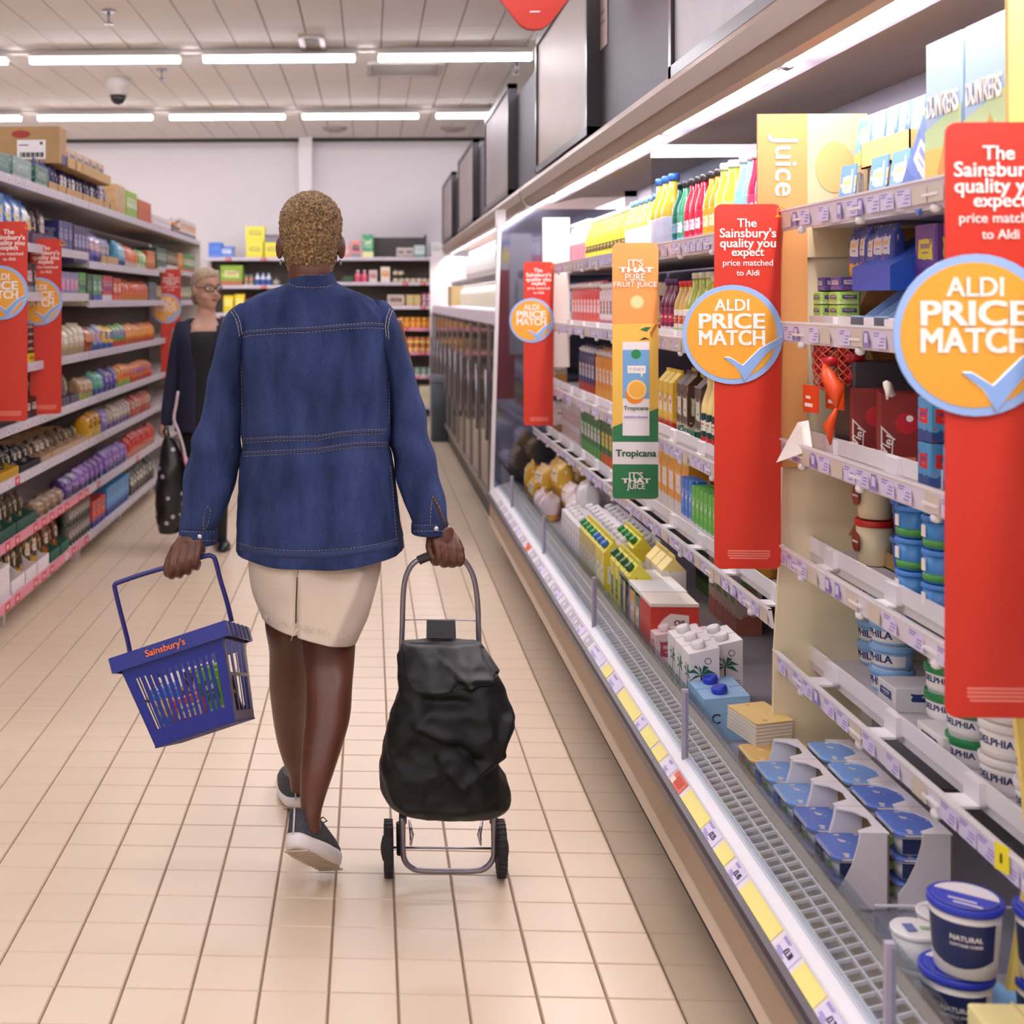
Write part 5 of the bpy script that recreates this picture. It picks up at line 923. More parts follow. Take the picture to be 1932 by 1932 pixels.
sp = [(LF - .03, px_y(p__), 1.16 + Z0 + .052 + u * .035) for p__ in (42, 56, 70) for u in range(4)]
spread_(carton('black_chocolate_pack', .12, .1, .033, '1c1a1c', '2c2628', 'b8a890', .7), 'L', sp, 'flat black chocolate pack stacked on the yellow box of the left fourth shelf', 'pack', 'flat black chocolate packs')
goods('L', W_[4], .90 + Z0, [(-60, 42, 'b', .15, '1c3c34', '2c2c30', 'a8a090', 'dark green pack'), (44, 60, 'b', .06, 'a0c464', '80a848', 'd8e0a8', 'light green pack'), (61, 82, 'b', .1, '241e20', '3c3438', 'c8c0b8', 'black pack with white print'), (108, 160, 't', .14, '645c6c', '9c9488', '504854', 'grey lidded tray'), (162, 186, 'g', .13, '9c7c5c', 'a8b85c', 'c8b090', 'tan bag'), (188, 206, 'g', .14, '58b098', '3c4c90', '80c8b8', 'teal bag'), (208, 232, 'g', .14, '5c4c9c', '483c88', 'b0a0d0', 'violet bag'), (234, 256, 'g', .14, 'e09038', '8cb83c', 'c83c28', 'orange and green bag'), (258, 296, 'g', .13, 'e08030', 'c83c20', '6c50a0', 'orange fish bag')], LF)
goods('L', W_[5], .665 + Z0, [(-60, 6, 't', .1, '443830', '5c4c38', '8c7c68', 'dark brown tray'), (8, 48, 't', .12, 'c89c28', '34302c', '2c4c44', 'black and gold tray'), (50, 88, 't', .09, '28242c', '3c3840', '8c8890', 'black crate'), (90, 176, 't', .08, 'c8a888', '74604c', '9c7c64', 'long tan card tray'), (178, 202, 'g', .14, 'e0a828', 'e8c040', '80581c', 'golden yellow bag'), (203, 214, 'g', .14, '7c68b8', '6454a0', 'c0b4e0', 'light violet bag'), (216, 256, 'g', .14, 'b0a08c', '604890', 'e0dcd0', 'clear bag with violet foot'), (258, 293, 'g', .14, 'b04030', 'c04838', 'c8b8a0', 'red and clear bag')], LF)
goods('L', W_[6], .40 + Z0, [(-40, 0, 'b', .18, '1c4038', '244840', 'b0a890', 'tall dark green pack'), (2, 80, 't', .15, '2c5848', '5c4c3c', '8c7c60', 'green card tray with white edge'), (84, 134, 'g', .09, '8c7058', '745c48', 'a89078', 'brown sack'), (136, 160, 'g', .12, '4c3478', '3c2864', '9c80b8', 'deep purple bag'), (162, 206, 'g', .13, '8858b0', '3c2c70', 'a080c0', 'purple bag'), (208, 250, 'g', .14, '7c50b0', '484888', 'b090d0', 'violet chocolate bag'), (252, 300, 'g', .15, 'c82c28', 'd89c7c', 'b82420', 'bright red bag')], LF)
goods('L', W_[7], .14 + Z0, [(-40, 32, 'x', .15, 'eee8ea', 'e6e0e4', 'eee8ea', 'white case'), (34, 104, 't', .17, 'f0eaec', '5c4838', 'e0b040', 'white card tray'), (106, 142, 't', .15, '2c6450', '7c5038', 'd87830', 'green card tray'), (144, 182, 'i', .2, '6c645c', '3c4038', 'a8a098', 'grey tin'), (184, 208, 'b', .15, 'd8382c', '3c3c90', 'e86c2c', 'red and blue box'), (211, 252, 'b', .17, '4090d0', '284488', '70b0e0', 'bright blue box'), (256, 300, 'g', .17, '2c3c3c', '443428', 'd8d4c8', 'dark and white bag')], LF)

# back wall shelving
YB = 16.5
def bunit(label, xa, xb, levels):
    u = empty('shelving_unit', label, 'shelves')
    q = MB(); q.box((xa, YB + .5, .03), (xb, YB + .52, 1.95), mat('5c544c', .8)); q.build('back_panel', u)
    for x in (xa, xb - .05): q = MB(); q.box((x, YB + .44, 0), (x + .05, YB + .54, 2.0), GMET); q.build('upright', u)
    q = MB(); q.box((xa, YB + .04, 0), (xb, YB + .5, .07), DARK); q.build('plinth', u)
    for z, rd in levels: gshelf(u, xa, xb, z, 'B', YB, .5, rd, .22)
xs_ = [pix(p__, 500, 16.5).x for p__ in (382, 615, 838)]
bunit('left bay of the back wall shelves with the yellow cartons on top', xs_[0], xs_[1], [(z__, 1) for z__ in (.13, .55, .95, 1.29, 1.635, 1.985)])
bunit('right bay of the back wall shelves beside the far chiller', xs_[1] + .01, xs_[2], [(.13, 1), (.51, 2), (.808, 2), (1.106, 2), (1.377, 1), (1.675, 1), (1.986, 0)])
q = MB(); q.box((xs_[2], YB + .0, 0), (xs_[2] + .05, YB + .06, 2.0), mat('cfc8cc', .5)); tag(q.build('end_post'), 'pale grey post at the right end of the back wall shelves', 'post')
B = ['on top of the back wall shelves', 'on the back wall second shelf', 'on the back wall third shelf', 'on the back wall fourth shelf', 'on the back wall fifth shelf', 'on the back wall sixth shelf', 'on the back wall bottom shelf']
def gb_(i, z, rows_): goods('B', B[i], z + Z0, rows_, 16.55)
gb_(0, 1.985, [(392, 418, 'x', .2, '4c7cdc', '6c90e0', '5c88e4', 'blue case'), (463, 497, 'x', .2, 'f6ec58', 'f0e448', 'c8c050', 'lower yellow case'), (498, 529, 'x', .2, 'f4ea54', 'ece044', 'c8c050', 'right yellow case'), (645, 660, 'b', .16, 'f0a0a0', 'e8888c', 'e8d8d8', 'pink pack'), (662, 681, 'x', .22, 'e89088', '9c94a0', '3c3c48', 'pink and grey case'), (683, 705, 'x', .3, '4c9c78', 'f0ecb0', '8cc4a4', 'green and cream case'),
  (748, 780, 'b', .13, 'd8ccc8', 'a89898', '7c7478', 'pale speckled pack'), (781, 802, 'b', .16, 'c8dcdc', '70a0a0', 'e0e8e8', 'pale teal pack'), (812, 834, 'x', .2, 'f2eef0', 'eeeaec', 'c8d0c8', 'white case')])
q = MB(); q.box((-.1, 0, 0), (.1, .2, .15), pack('5c84d8', '7c9ce0', 'e8ecf4')); tag(q.build('small_blue_case', None, (pix(424, 480, 16.5).x, YB + .05, 1.974)), 'small blue case beside the larger blue one, on top of the back wall shelves', 'case')
q = MB(); q.box((-.12, 0, 0), (.12, .25, .2), pack('f6ec58', 'f0e448', 'c8c050')); tag(q.build('yellow_case', None, (pix(480, 440, 16.5).x, YB + .05, 2.176)), 'upper yellow case stacked on another yellow one', 'case')
q = MB(); q.box((-.1, 0, 0), (.1, .25, .09), mat('8c8494', .5)); q.box((-.1, -.001, .07), (.1, 0, .09), mat('4c4450', .5)); tag(q.build('grey_case', None, (pix(514, 440, 16.5).x, YB + .06, 2.176)), 'flat grey case lying on the right yellow case', 'case')
q = MB(); q.box((-.4, 0, 0), (.35, .02, .27), mat('4a4444', .6)); q.box((.33, -.01, 0), (.36, .03, .3), mat('4c4468', .5)); tag(q.build('dark_display_board', None, (pix(752, 480, 16.5).x, YB + .3, 1.974)), 'dark board standing behind the speckled packs on the back wall shelves', 'board')
gb_(1, 1.635, [(395, 412, 'j', .2, 'a8c088', 'e0e8d0', 'd8e0c0', 'pale green jar'), (414, 458, 'x', .26, '8cb43c', 'b8704c', 'd8dc98', 'green box'), (460, 478, 'i', .15, '6c8470', 'c8b090', 'e08468', 'red and green tin'), (480, 512, 'o', .17, 'd8dcf0', '6c80c8', '3c60a8', 'white and blue bottle'), (514, 528, 'j', .12, '5c5048', '4c4440', 'a8a098', 'dark jar')])
gb_(1, 1.675, [(645, 668, 'b', .09, '24401c', '2c4c24', '485c38', 'dark green flat pack'), (669, 694, 'o', .16, 'e88098', 'f0ecec', 'e05878', 'pink bottle with white cap'), (696, 712, 'b', .16, 'd8c8c4', 'e8dccc', 'c85870', 'cream pack'), (718, 736, 'b', .2, 'f0e4d0', 'f0e8e0', 'e88830', 'white and orange box'), (741, 830, 'j', .09, '3c3834', '2c2828', 'd8c8a8', 'dark jar with cream label')])
goods('B', B[1], 1.675 + Z0 + .091, [(741, 762, 'j', .09, '3c3834', '2c2828', 'd8c8a8', 'upper dark jar')], 16.55)
gb_(2, 1.29, [(420, 462, 'g', .24, 'f4d83c', 'f0e050', 'f8ec78', 'yellow bag'), (464, 528, 'b', .18, 'c85030', 'e0a070', 'b84428', 'rust red pack')])
gb_(2, 1.377, [(730, 764, 'x', .15, 'c8b8ac', 'b8a494', '5c3c48', 'beige case'), (766, 794, 'b', .15, 'd0b078', 'c8a870', 'b8c080', 'tan pack'), (796, 814, 'i', .17, 'b83c64', 'e8e0f0', 'f0d8d8', 'crimson tin'), (815, 833, 'g', .17, 'e8e4ec', 'd8d8e8', 'c8c8d8', 'white bag')])
gb_(3, .95, [(410, 528, 'b', .2, 'c8a070', 'a86840', 'e8c890', 'brown carton')])
gb_(3, 1.106, [(730, 828, 'j', .14, 'd88830', 'f0b048', 'e8a040', 'orange jar')]); gb_(4, .808, [(745, 828, 'j', .19, 'c86038', 'e09858', 'e8c070', 'rust jar')]); gb_(5, .51, [(770, 830, 'i', .11, '8cb0a0', 'e0e4d8', 'a0c8b0', 'pale green tin')])
gb_(6, .13, [(790, 826, 'x', .26, 'e0d8b8', 'e4dcc0', 'd8d0a8', 'cream case')])
q = MB(); q.rbox((-.1, -.1, 0), (.1, .1, .62), .03, mat('3c4450', .4), 3); q.rbox((-.11, -.11, .6), (.11, .11, .68), .03, mat('6c7480', .4), 3); p = pix(833, 828, 13.6); tag(q.build('floor_bin', None, (p.x - .01, p.y, 0)), 'dark grey slim bin on the floor at the far end of the aisle', 'bin')
# ------------------------------------------------------------------ figures
def cr(a, b, c, d, t): return .5 * ((2 * b) + (-a + c) * t + (2 * a - 5 * b + 4 * c - d) * t * t + (-a + 3 * b - 3 * c + d) * t ** 3)
def interp(keys, m):
    o = []; n = len(keys)
    for i in range(n - 1):
        k = [keys[max(i - 1, 0)], keys[i], keys[i + 1], keys[min(i + 2, n - 1)]]
        for s in range(m): o.append([cr(k[0][j], k[1][j], k[2][j], k[3][j], s / m) for j in range(len(keys[0]))])
    o.append(list(keys[-1])); return o
def vloft(mb, keys, mt, m=4, seg=28, ex=2.2, warp=None, caps=True):
    """horizontal rings: (px left, px right, py, depth, half thickness in m); order from top to bottom or bottom to top"""
    keys = [tuple(k) for k in keys]; ks = interp(keys, m); rings = []
    for (l, r_, py, d, ry) in ks:
        c = pix((l + r_) / 2, py, d); rx = (r_ - l) / 2 * d / F; ring = []
        for i in range(seg):
            a_ = 2 * math.pi * i / seg; ca, sa = math.cos(a_), math.sin(a_)
            x = rx * math.copysign(abs(ca) ** (2 / ex), ca); y = ry * math.copysign(abs(sa) ** (2 / ex), sa)
            p = Vector((c.x + x, c.y + y, c.z))
            if warp: p = warp(p, a_, py, c, rx, ry)
            ring.append(p)
        rings.append(ring)
    mb.stack(rings, mt, True, None, caps); return mb
def remesh(mb, name, mt, vox=.005, smooth=6, parent=None):
    o = mb.build(name, None); md = o.modifiers.new('r', 'REMESH'); md.mode = 'VOXEL'; md.voxel_size = vox; md.use_smooth_shade = True
    sm_ = o.modifiers.new('s', 'SMOOTH'); sm_.iterations = smooth; sm_.factor = .5
    bpy.context.view_layer.update(); me = bpy.data.meshes.new_from_object(o.evaluated_get(bpy.context.evaluated_depsgraph_get()))
    o.modifiers.clear(); o.data = me; me.materials.clear(); me.materials.append(mt)
    me.polygons.foreach_set('use_smooth', [True] * len(me.polygons))
    if parent: o.parent = parent
    return o
def ell(mb, c, r, mt, M=None, seg=14):
    n = 9; pr_ = []
    for i in range(1, n): t = math.pi * i / n; pr_.append((math.sin(t), -math.cos(t)))
    rings = [[Vector((c[0] + r[0] * a_ * math.cos(2 * math.pi * k / seg), c[1] + r[1] * a_ * math.sin(2 * math.pi * k / seg), c[2] + r[2] * b_)) for k in range(seg)] for a_, b_ in pr_]
    return mb.stack(rings, mt, True, M)
HP = [(0, .02, .070, .01), (.008, .032, .083, .03), (.03, .046, .086, .05), (.06, .057, .083, .066), (.09, .065, .082, .08), (.12, .070, .083, .092), (.15, .073, .083, .097), (.18, .070, .077, .093), (.205, .057, .06, .076), (.224, .034, .035, .048), (.233, .008, .008, .01)]
def head(mb, M, mt, nose=True):
    rings = []
    for z, hw, fr_, bk in interp(HP, 3):
        rings.append([(hw * math.cos(a_), (fr_ if math.sin(a_) < 0 else bk) * math.sin(a_), z) for a_ in [2 * math.pi * i / 28 for i in range(28)]])
    mb.stack(rings, mt, True, M)
    mb.tube([M @ Vector((0, -.078, .125)), M @ Vector((0, -.09, .105)), M @ Vector((0, -.102, .087)), M @ Vector((0, -.092, .079))], [.007, .009, .012, .008], mt, 8)
    for s in (-1, 1):
        ell(mb, (0, 0, 0), (.008, .018, .031), mt, M @ Matrix.Translation((s * .079, .008, .1)) @ Matrix.Rotation(.5 * s, 4, 'Z'))
        ell(mb, (s * .012, -.09, .084), (.007, .008, .006), mt, M); ell(mb, (s * .045, -.055, .07), (.02, .022, .02), mt, M)
    ell(mb, (0, -.082, .056), (.021, .008, .004), mt, M); ell(mb, (0, -.08, .048), (.018, .008, .005), mt, M); ell(mb, (0, -.074, .125 + .012), (.045, .012, .005), mt, M)
def fist(mb, C, B, U, N, side, wrist, mt, k=1.0, tilt=0):
    """hand closed round a bar through C along B; U towards the wrist, N the back of the hand, side of the thumb along B"""
    B, U, N = B.normalized(), U.normalized(), N.normalized(); P_ = lambda b, u, n: C + B * b * k + U * u * k + N * n * k
    mb.tube([wrist, P_(-.004 * side, .062, .010), P_(-.003 * side, .040, .014)], [.026 * k, .029 * k, .022 * k], mt, 14)
    for j, b in enumerate((-.033, -.011, .011, .032)):           # metacarpals
        mb.tube([P_(b * .6, .066, .008), P_(b * .9, .04, .02), P_(b, .016, .027)], [.013 * k, .0135 * k, .0115 * k], mt, 10)
    for j, b in enumerate((-.033, -.011, .011, .032)):
        f = (.93, 1.06, 1.0, .84)[j] if side < 0 else (.84, 1.0, 1.06, .93)[j]; r = .0098 * (1 if f > .9 else .88); tb = b + tilt * .5
        mb.tube([P_(b, .02, .026), P_(b + tilt * .2, .0, .0295), P_(tb, -.014 * f, .026), P_(tb + tilt * .3, -.0265 * f, .014), P_(tb + tilt * .5, -.0285 * f, -.004), P_(tb + tilt * .5, -.019 * f, -.019), P_(tb + tilt * .5, -.004, -.022)], [r * k * x for x in (1.1, 1.08, 1.1, 1, 1.02, .95, .75)], mt, 10)
    s = side
    mb.tube([P_(s * .018, .062, .0), P_(s * .036, .042, .0), P_(s * .047, .018, -.002), P_(s * .049, -.004, .004), P_(s * .043, -.024, .013)], [.015 * k, .0145 * k, .0125 * k, .0115 * k, .008 * k], mt, 10)
def skin(c, name='skin'):
    m = bpy.data.materials.new(name); m.use_nodes = True; N = m.node_tree.nodes; L = m.node_tree.links; b = N['Principled BSDF']
    g = N.new('ShaderNodeNewGeometry'); n = N.new('ShaderNodeTexNoise'); n.inputs['Scale'].default_value = 18; n.inputs['Detail'].default_value = 4; L.new(g.outputs['Position'], n.inputs[0])
    h = N.new('ShaderNodeHueSaturation'); h.inputs['Color'].default_value = lin(c); mr = N.new('ShaderNodeMapRange'); mr.inputs[3].default_value = .78; mr.inputs[4].default_value = 1.2; L.new(n.outputs[0], mr.inputs[0]); L.new(mr.outputs[0], h.inputs['Value']); L.new(h.outputs[0], b.inputs['Base Color'])
    b.inputs['Roughness'].default_value = .42; b.inputs['Subsurface Weight'].default_value = .06; b.inputs['Subsurface Scale'].default_value = .01
    n2 = N.new('ShaderNodeTexNoise'); n2.inputs['Scale'].default_value = 260; L.new(g.outputs['Position'], n2.inputs[0]); bp = N.new('ShaderNodeBump'); bp.inputs['Strength'].default_value = .12; bp.inputs['Distance'].default_value = .001; L.new(n2.outputs[0], bp.inputs['Height']); L.new(bp.outputs[0], b.inputs['Normal']); return m
def denim():
    m = bpy.data.materials.new('blue_denim'); m.use_nodes = True; N = m.node_tree.nodes; L = m.node_tree.links; b = N['Principled BSDF']; b.inputs['Roughness'].default_value = .85; b.inputs['Specular IOR Level'].default_value = .15
    g = N.new('ShaderNodeNewGeometry'); mp = N.new('ShaderNodeMapping'); mp.inputs[3].default_value = (1, 1, .35); L.new(g.outputs['Position'], mp.inputs[0])
    a = N.new('ShaderNodeTexNoise'); a.inputs['Scale'].default_value = 16; a.inputs['Detail'].default_value = 6; L.new(mp.outputs[0], a.inputs[0])
    f = N.new('ShaderNodeTexNoise'); f.inputs['Scale'].default_value = 520; f.inputs['Detail'].default_value = 2; L.new(g.outputs['Position'], f.inputs[0])
    r = N.new('ShaderNodeValToRGB'); r.color_ramp.elements[0].position = .25; r.color_ramp.elements[0].color = lin('1b2444'); r.color_ramp.elements[1].position = .8; r.color_ramp.elements[1].color = lin('3b4a78'); L.new(a.outputs[0], r.inputs[0])
    x = N.new('ShaderNodeMix'); x.data_type = 'RGBA'; x.blend_type = 'OVERLAY'; x.inputs[0].default_value = .75; L.new(r.outputs[0], x.inputs[6]); L.new(f.outputs[0], x.inputs[7]); L.new(x.outputs[2], b.inputs['Base Color'])
    w = N.new('ShaderNodeTexWave'); w.bands_direction = 'DIAGONAL'; w.inputs['Scale'].default_value = 260; w.inputs['Distortion'].default_value = 1; L.new(g.outputs['Position'], w.inputs[0])
    bp = N.new('ShaderNodeBump'); bp.inputs['Strength'].default_value = .22; bp.inputs['Distance'].default_value = .001; L.new(w.outputs[0], bp.inputs['Height']); mp2 = N.new('ShaderNodeMapping'); mp2.inputs[2].default_value = (0, .5, 0); mp2.inputs[3].default_value = (1, 1, .45); L.new(g.outputs['Position'], mp2.inputs[0]); a2 = N.new('ShaderNodeTexNoise'); a2.inputs['Scale'].default_value = 19; a2.inputs['Detail'].default_value = 3; a2.inputs['Distortion'].default_value = 1.2; L.new(mp2.outputs[0], a2.inputs[0]); b2 = N.new('ShaderNodeBump'); b2.inputs['Strength'].default_value = .75; b2.inputs['Distance'].default_value = .012; L.new(a2.outputs[0], b2.inputs['Height']); L.new(bp.outputs[0], b2.inputs['Normal']); L.new(b2.outputs[0], b.inputs['Normal']); return m
from mathutils.bvhtree import BVHTree
def caster(objs):
    v = []; f = []
    for o in objs:
        k = len(v); v += [o.matrix_world @ x.co for x in o.data.vertices]; f += [[i + k for i in p.vertices] for p in o.data.polygons]
    t = BVHTree.FromPolygons(v, f); cam_ = Vector((0, 0, H))
    def hit(px, py, off=.0015):
        d_ = (pix(px, py, 3) - cam_).normalized(); r_ = t.ray_cast(cam_, d_)
        return r_[0] - d_ * off if r_[0] else pix(px, py, 3.3)
    return hit
def ribbon(hit, pts, w_px, mt, name, parent, off=.0012, step=5, th=.0012):
    """narrow band of cloth sewn on the surface along a line seen from the camera"""
    P_ = []
    for (x0, y0_), (x1, y1_) in zip(pts, pts[1:]):
        n = max(1, int(math.hypot(x1 - x0, y1_ - y0_) / step)); P_ += [(x0 + (x1 - x0) * i / n, y0_ + (y1_ - y0_) * i / n) for i in range(n)]
    P_.append(pts[-1]); v = []
    for i, p in enumerate(P_):
        a_ = P_[max(i - 1, 0)]; b = P_[min(i + 1, len(P_) - 1)]; tx, ty = b[0] - a_[0], b[1] - a_[1]; l = math.hypot(tx, ty) or 1; nx, ny = -ty / l * w_px / 2, tx / l * w_px / 2
        v += [hit(p[0] - nx, p[1] - ny, 0), hit(p[0] - nx * .7, p[1] - ny * .7, off + th), hit(p[0] + nx * .7, p[1] + ny * .7, off + th), hit(p[0] + nx, p[1] + ny, 0)]
    f = [(4 * i + k, 4 * i + k + 1, 4 * i + 5 + k, 4 * i + 4 + k) for i in range(len(P_) - 1) for k in range(3)]
    q = MB(); q.add(v, f, mt, True); return q.build(name, parent)
def stitches(hit, lines, parent, col, name='stitching', w=.9, dash=4.2, gap=2.4):
    q = MB()
    for pts in lines:
        L_ = 0; segs = []
        for a_, b in zip(pts, pts[1:]): segs.append((a_, b, math.hypot(b[0] - a_[0], b[1] - a_[1])))
        for a_, b, l in segs:
            t = 0
            while t < l - 1:
                e_ = min(t + dash, l); p0 = (a_[0] + (b[0] - a_[0]) * t / l, a_[1] + (b[1] - a_[1]) * t / l); p1 = (a_[0] + (b[0] - a_[0]) * e_ / l, a_[1] + (b[1] - a_[1]) * e_ / l)
                q.tube([hit(*p0, .0022), hit(*p1, .0022)], w * .0006, col, 4); t += dash + gap
    o = q.build(name, parent, fix=False); o['kind'] = 'stuff'; return o

# ---- the shopper in the denim jacket
SK = skin('583022'); D0 = 3.38
b = MB(); K = D0 / F
Mh = Matrix.Translation(pix(586, 541, D0) + Vector((0, -.0, 0))) @ Matrix.Rotation(math.pi, 4, 'Z')
head(b, Mh, SK)
vloft(b, [(544, 628, 490, D0 - .02, .05), (545, 627, 520, D0 - .02, .055), (535, 637, 545, D0, .06), (480, 690, 575, D0, .07), (470, 705, 620, D0, .09), (478, 715, 800, D0, .085), (476, 716, 900, D0, .09), (480, 708, 1040, D0, .10), (500, 680, 1120, D0, .09), (520, 668, 1150, D0, .07)], SK, 3)
# legs
vloft(b, [(568, 672, 1120, 3.40, .075), (568, 672, 1180, 3.39, .068), (573, 669, 1245, 3.37, .06), (576, 665, 1290, 3.34, .06), (575, 661, 1350, 3.31, .062), (570, 648, 1400, 3.28, .057), (567, 632, 1450, 3.25, .048), (566, 615, 1500, 3.23, .038), (568, 606, 1535, 3.215, .034), (566, 606, 1565, 3.215, .036)], SK, 4)
vloft(b, [(498, 590, 1120, 3.42, .075), (500, 588, 1180, 3.45, .07), (508, 585, 1230, 3.50, .062), (508, 584, 1290, 3.56, .06), (513, 582, 1340, 3.62, .06), (521, 580, 1390, 3.67, .054), (532, 580, 1430, 3.70, .045), (545, 580, 1465, 3.73, .034), (548, 580, 1490, 3.735, .036)], SK, 4)
# arms and hands
la = [pix(455, 610, D0), pix(418, 760, D0), pix(395, 880, 3.40), pix(372, 1000, 3.37), pix(366, 1020, 3.36)]; ra = [pix(722, 610, D0), pix(770, 780, D0), pix(795, 900, 3.36), pix(824, 985, 3.33), pix(835, 1008, 3.32)]
for arm in (la, ra): b.tube(arm, [.05, .04, .034, .026, .026], SK, 14)
LB = pix(351, 1060, 3.33); RB = pix(846, 1047, 3.31)
Bl = (pix(395, 1047, 3.33) - pix(315, 1071, 3.33)); Br = pix(882, 1056, 3.31) - pix(812, 1050, 3.31)
fist(b, LB, Bl, pix(362, 1000, 3.36) - LB, Vector((0, -1, .25)), -1, pix(367, 1018, 3.36), SK, 1.0)
fist(b, RB, Br, pix(828, 985, 3.32) - RB, Vector((.25, -1, .1)), -1, pix(834, 1004, 3.32), SK, .9, -.012)
shopper = remesh(b, 'person', SK, .0032, 4); tag(shopper, 'person with short blond curls, denim jacket and cream skirt, walking away', 'person')
# curly hair
hm = bpy.data.materials.new('curly_hair'); hm.use_nodes = True; N = hm.node_tree.nodes; L = hm.node_tree.links; hb = N['Principled BSDF']; hb.inputs['Roughness'].default_value = .6
g_ = N.new('ShaderNodeNewGeometry'); n1 = N.new('ShaderNodeTexNoise'); n1.inputs['Scale'].default_value = 150; n1.inputs['Detail'].default_value = 5; L.new(g_.outputs['Position'], n1.inputs[0])
r1 = N.new('ShaderNodeValToRGB'); r1.color_ramp.elements[0].position = .3; r1.color_ramp.elements[0].color = lin('3e2a1c'); r1.color_ramp.elements[1].position = .66; r1.color_ramp.elements[1].color = lin('bd9a68'); e1_ = r1.color_ramp.elements.new(.5); e1_.color = lin('826540'); L.new(n1.outputs[0], r1.inputs[0]); L.new(r1.outputs[0], hb.inputs['Base Color'])
bp_ = N.new('ShaderNodeBump'); bp_.inputs['Strength'].default_value = .9; bp_.inputs['Distance'].default_value = .004; v1 = N.new('ShaderNodeTexNoise'); v1.inputs['Scale'].default_value = 230; v1.inputs['Distortion'].default_value = 1.5; L.new(g_.outputs['Position'], v1.inputs[0]); L.new(v1.outputs[0], bp_.inputs['Height']); L.new(bp_.outputs[0], hb.inputs['Normal'])
q = MB(); rings = []
hk = interp([(.004, .046, -.014, .05), (.028, .051, -.012, .060), (.05, .059, -.008, .072), (.08, .068, -.004, .088), (.11, .073, .004, .099), (.14, .078, .06, .105), (.165, .079, .088, .106), (.19, .075, .086, .1), (.212, .062, .07, .084), (.23, .041, .046, .058), (.241, .018, .02, .024), (.243, .003, .003, .003)], 10)
seg = 150
for z, hw, fr_, bk in hk:
    ring = []
    for i in range(seg):
        a_ = 2 * math.pi * i / seg; y_ = (fr_ if math.sin(a_) < 0 else bk) * math.sin(a_); p = Vector((hw * math.cos(a_), y_, z))
        if fr_ < .05 and math.sin(a_) < 0: p.y = -fr_ * math.sin(a_) * -1 if fr_ > 0 else abs(fr_) * 0
        vd = noise.voronoi(p * 175)[0][0]; dsp = .006 * (1 - vd * 1.7) + .002 * noise.noise(p * 60)
        nrm = Vector((p.x, p.y - .01, (p.z - .12) * .8)).normalized(); ring.append(p + nrm * dsp)
    rings.append(ring)
q.stack(rings, hm, True, Mh); q.build('hair', shopper)
# glasses temples and earring
q = MB(); 
for s in (-1, 1): q.tube([Mh @ Vector((s * .079, -.0, .122)), Mh @ Vector((s * .078, -.05, .125)), Mh @ Vector((s * .068, -.09, .125))], .0022, DARK, 6); q.tube([Mh @ Vector((s * .045, -.1 + .02 * math.cos(t), .118 + .02 * math.sin(t))) + Mh.to_3x3() @ Vector((s * .02 * math.sin(t * 1.0 + 1.57), 0, 0)) for t in [i * math.pi / 6 for i in range(13)]], .0018, DARK, 6)
q.build('glasses', shopper)
q = MB(); ell(q, (.076, .0, .062), (.004, .004, .008), STEEL, Mh); ell(q, (-.076, .0, .062), (.004, .004, .008), STEEL, Mh); q.build('earring', shopper)
# jacket
DN = denim(); DND = mat('27345c', .85, bump=.5, bs=300); TAN = mat('b09c86', .7); 
def gs(x, c, w): return math.exp(-((x - c) / w) ** 2)
def jwarp(p, a_, py, c, rx, ry):
    px_ = 697 + (p.x / D0) * F; nrm = Vector((math.cos(a_), math.sin(a_), 0)); q_ = Vector((p.x * 1.0, p.y, p.z * .45))
    dsp = .009 * noise.noise(q_ * 9) + .005 * noise.noise(q_ * 22 + Vector((5, 2, 1))) + .0016 * noise.noise(Vector((p.x, p.y, p.z)) * 55)
    if py > 628 and py < 840:
        f = max(0, 1 - (py - 628) / 190); dsp += .006 * f * (gs(px_, 591, 12) * .6 - gs(px_, 572, 4) - gs(px_, 610, 4))
    if py > 640: dsp += .0035 * gs(px_, 600 + (py - 640) * .05, 9) * (-1) * min(1, (py - 640) / 60)
    if 800 < py < 870: dsp -= .006 * gs(py, 838, 16)
    if py > 860: dsp += .006 * math.sin(px_ * .055 + py * .004) * (py - 860) / 190
    if py < 640: dsp += .007 * (gs(px_ + (py - 560) * .6, 488, 7) + gs(px_ - (py - 560) * .62, 680, 6) + .6 * gs(px_ - (py - 560) * .5, 706, 6)) * gs(py, 585, 32)
    return p + nrm * dsp
jb = MB(); JT = [(552, 624, 524, D0 - .01, .058), (538, 640, 536, D0, .068), (505, 668, 549, D0, .08), (474, 700, 563, D0, .088), (450, 722, 580, D0, .098), (441, 733, 598, D0, .108), (445, 737, 625, D0, .118), (450, 738, 680, D0, .128), (454, 737, 760, D0, .128), (456, 736, 838, D0, .125), (452, 741, 900, D0, .135), (446, 749, 980, D0, .148), (444, 755, 1030, D0, .152), (444, 756, 1048, D0, .153)]
vloft(jb, JT, DN, 9, 120, 2.5, jwarp)
jk = jb.build('jacket', shopper)
for v in jk.data.vertices:                                    # hem dips in the middle
    zz = (H - v.co.z) * F / D0 + PY0; px_ = 697 + v.co.x / D0 * F
    if zz > 980: v.co.z -= (zz - 980) / 70 * D0 / F * (6 - 20 * abs((px_ - 590) / 160) ** 2.2)
def swarp(seed):
    def f(p, a_, py, c, rx, ry):
        q_ = Vector((p.x, p.y, p.z)); n_ = Vector((math.cos(a_), math.sin(a_), 0)); return p + n_ * (.008 * noise.noise(q_ * 10 + Vector((seed, 0, 0))) + .005 * noise.noise(Vector((p.x * 30, p.y * 30, p.z * 14)) + Vector((seed, 3, 0))) + .004 * math.sin(p.z * 60 + seed + a_) * gs(py, 850, 60))
    return f
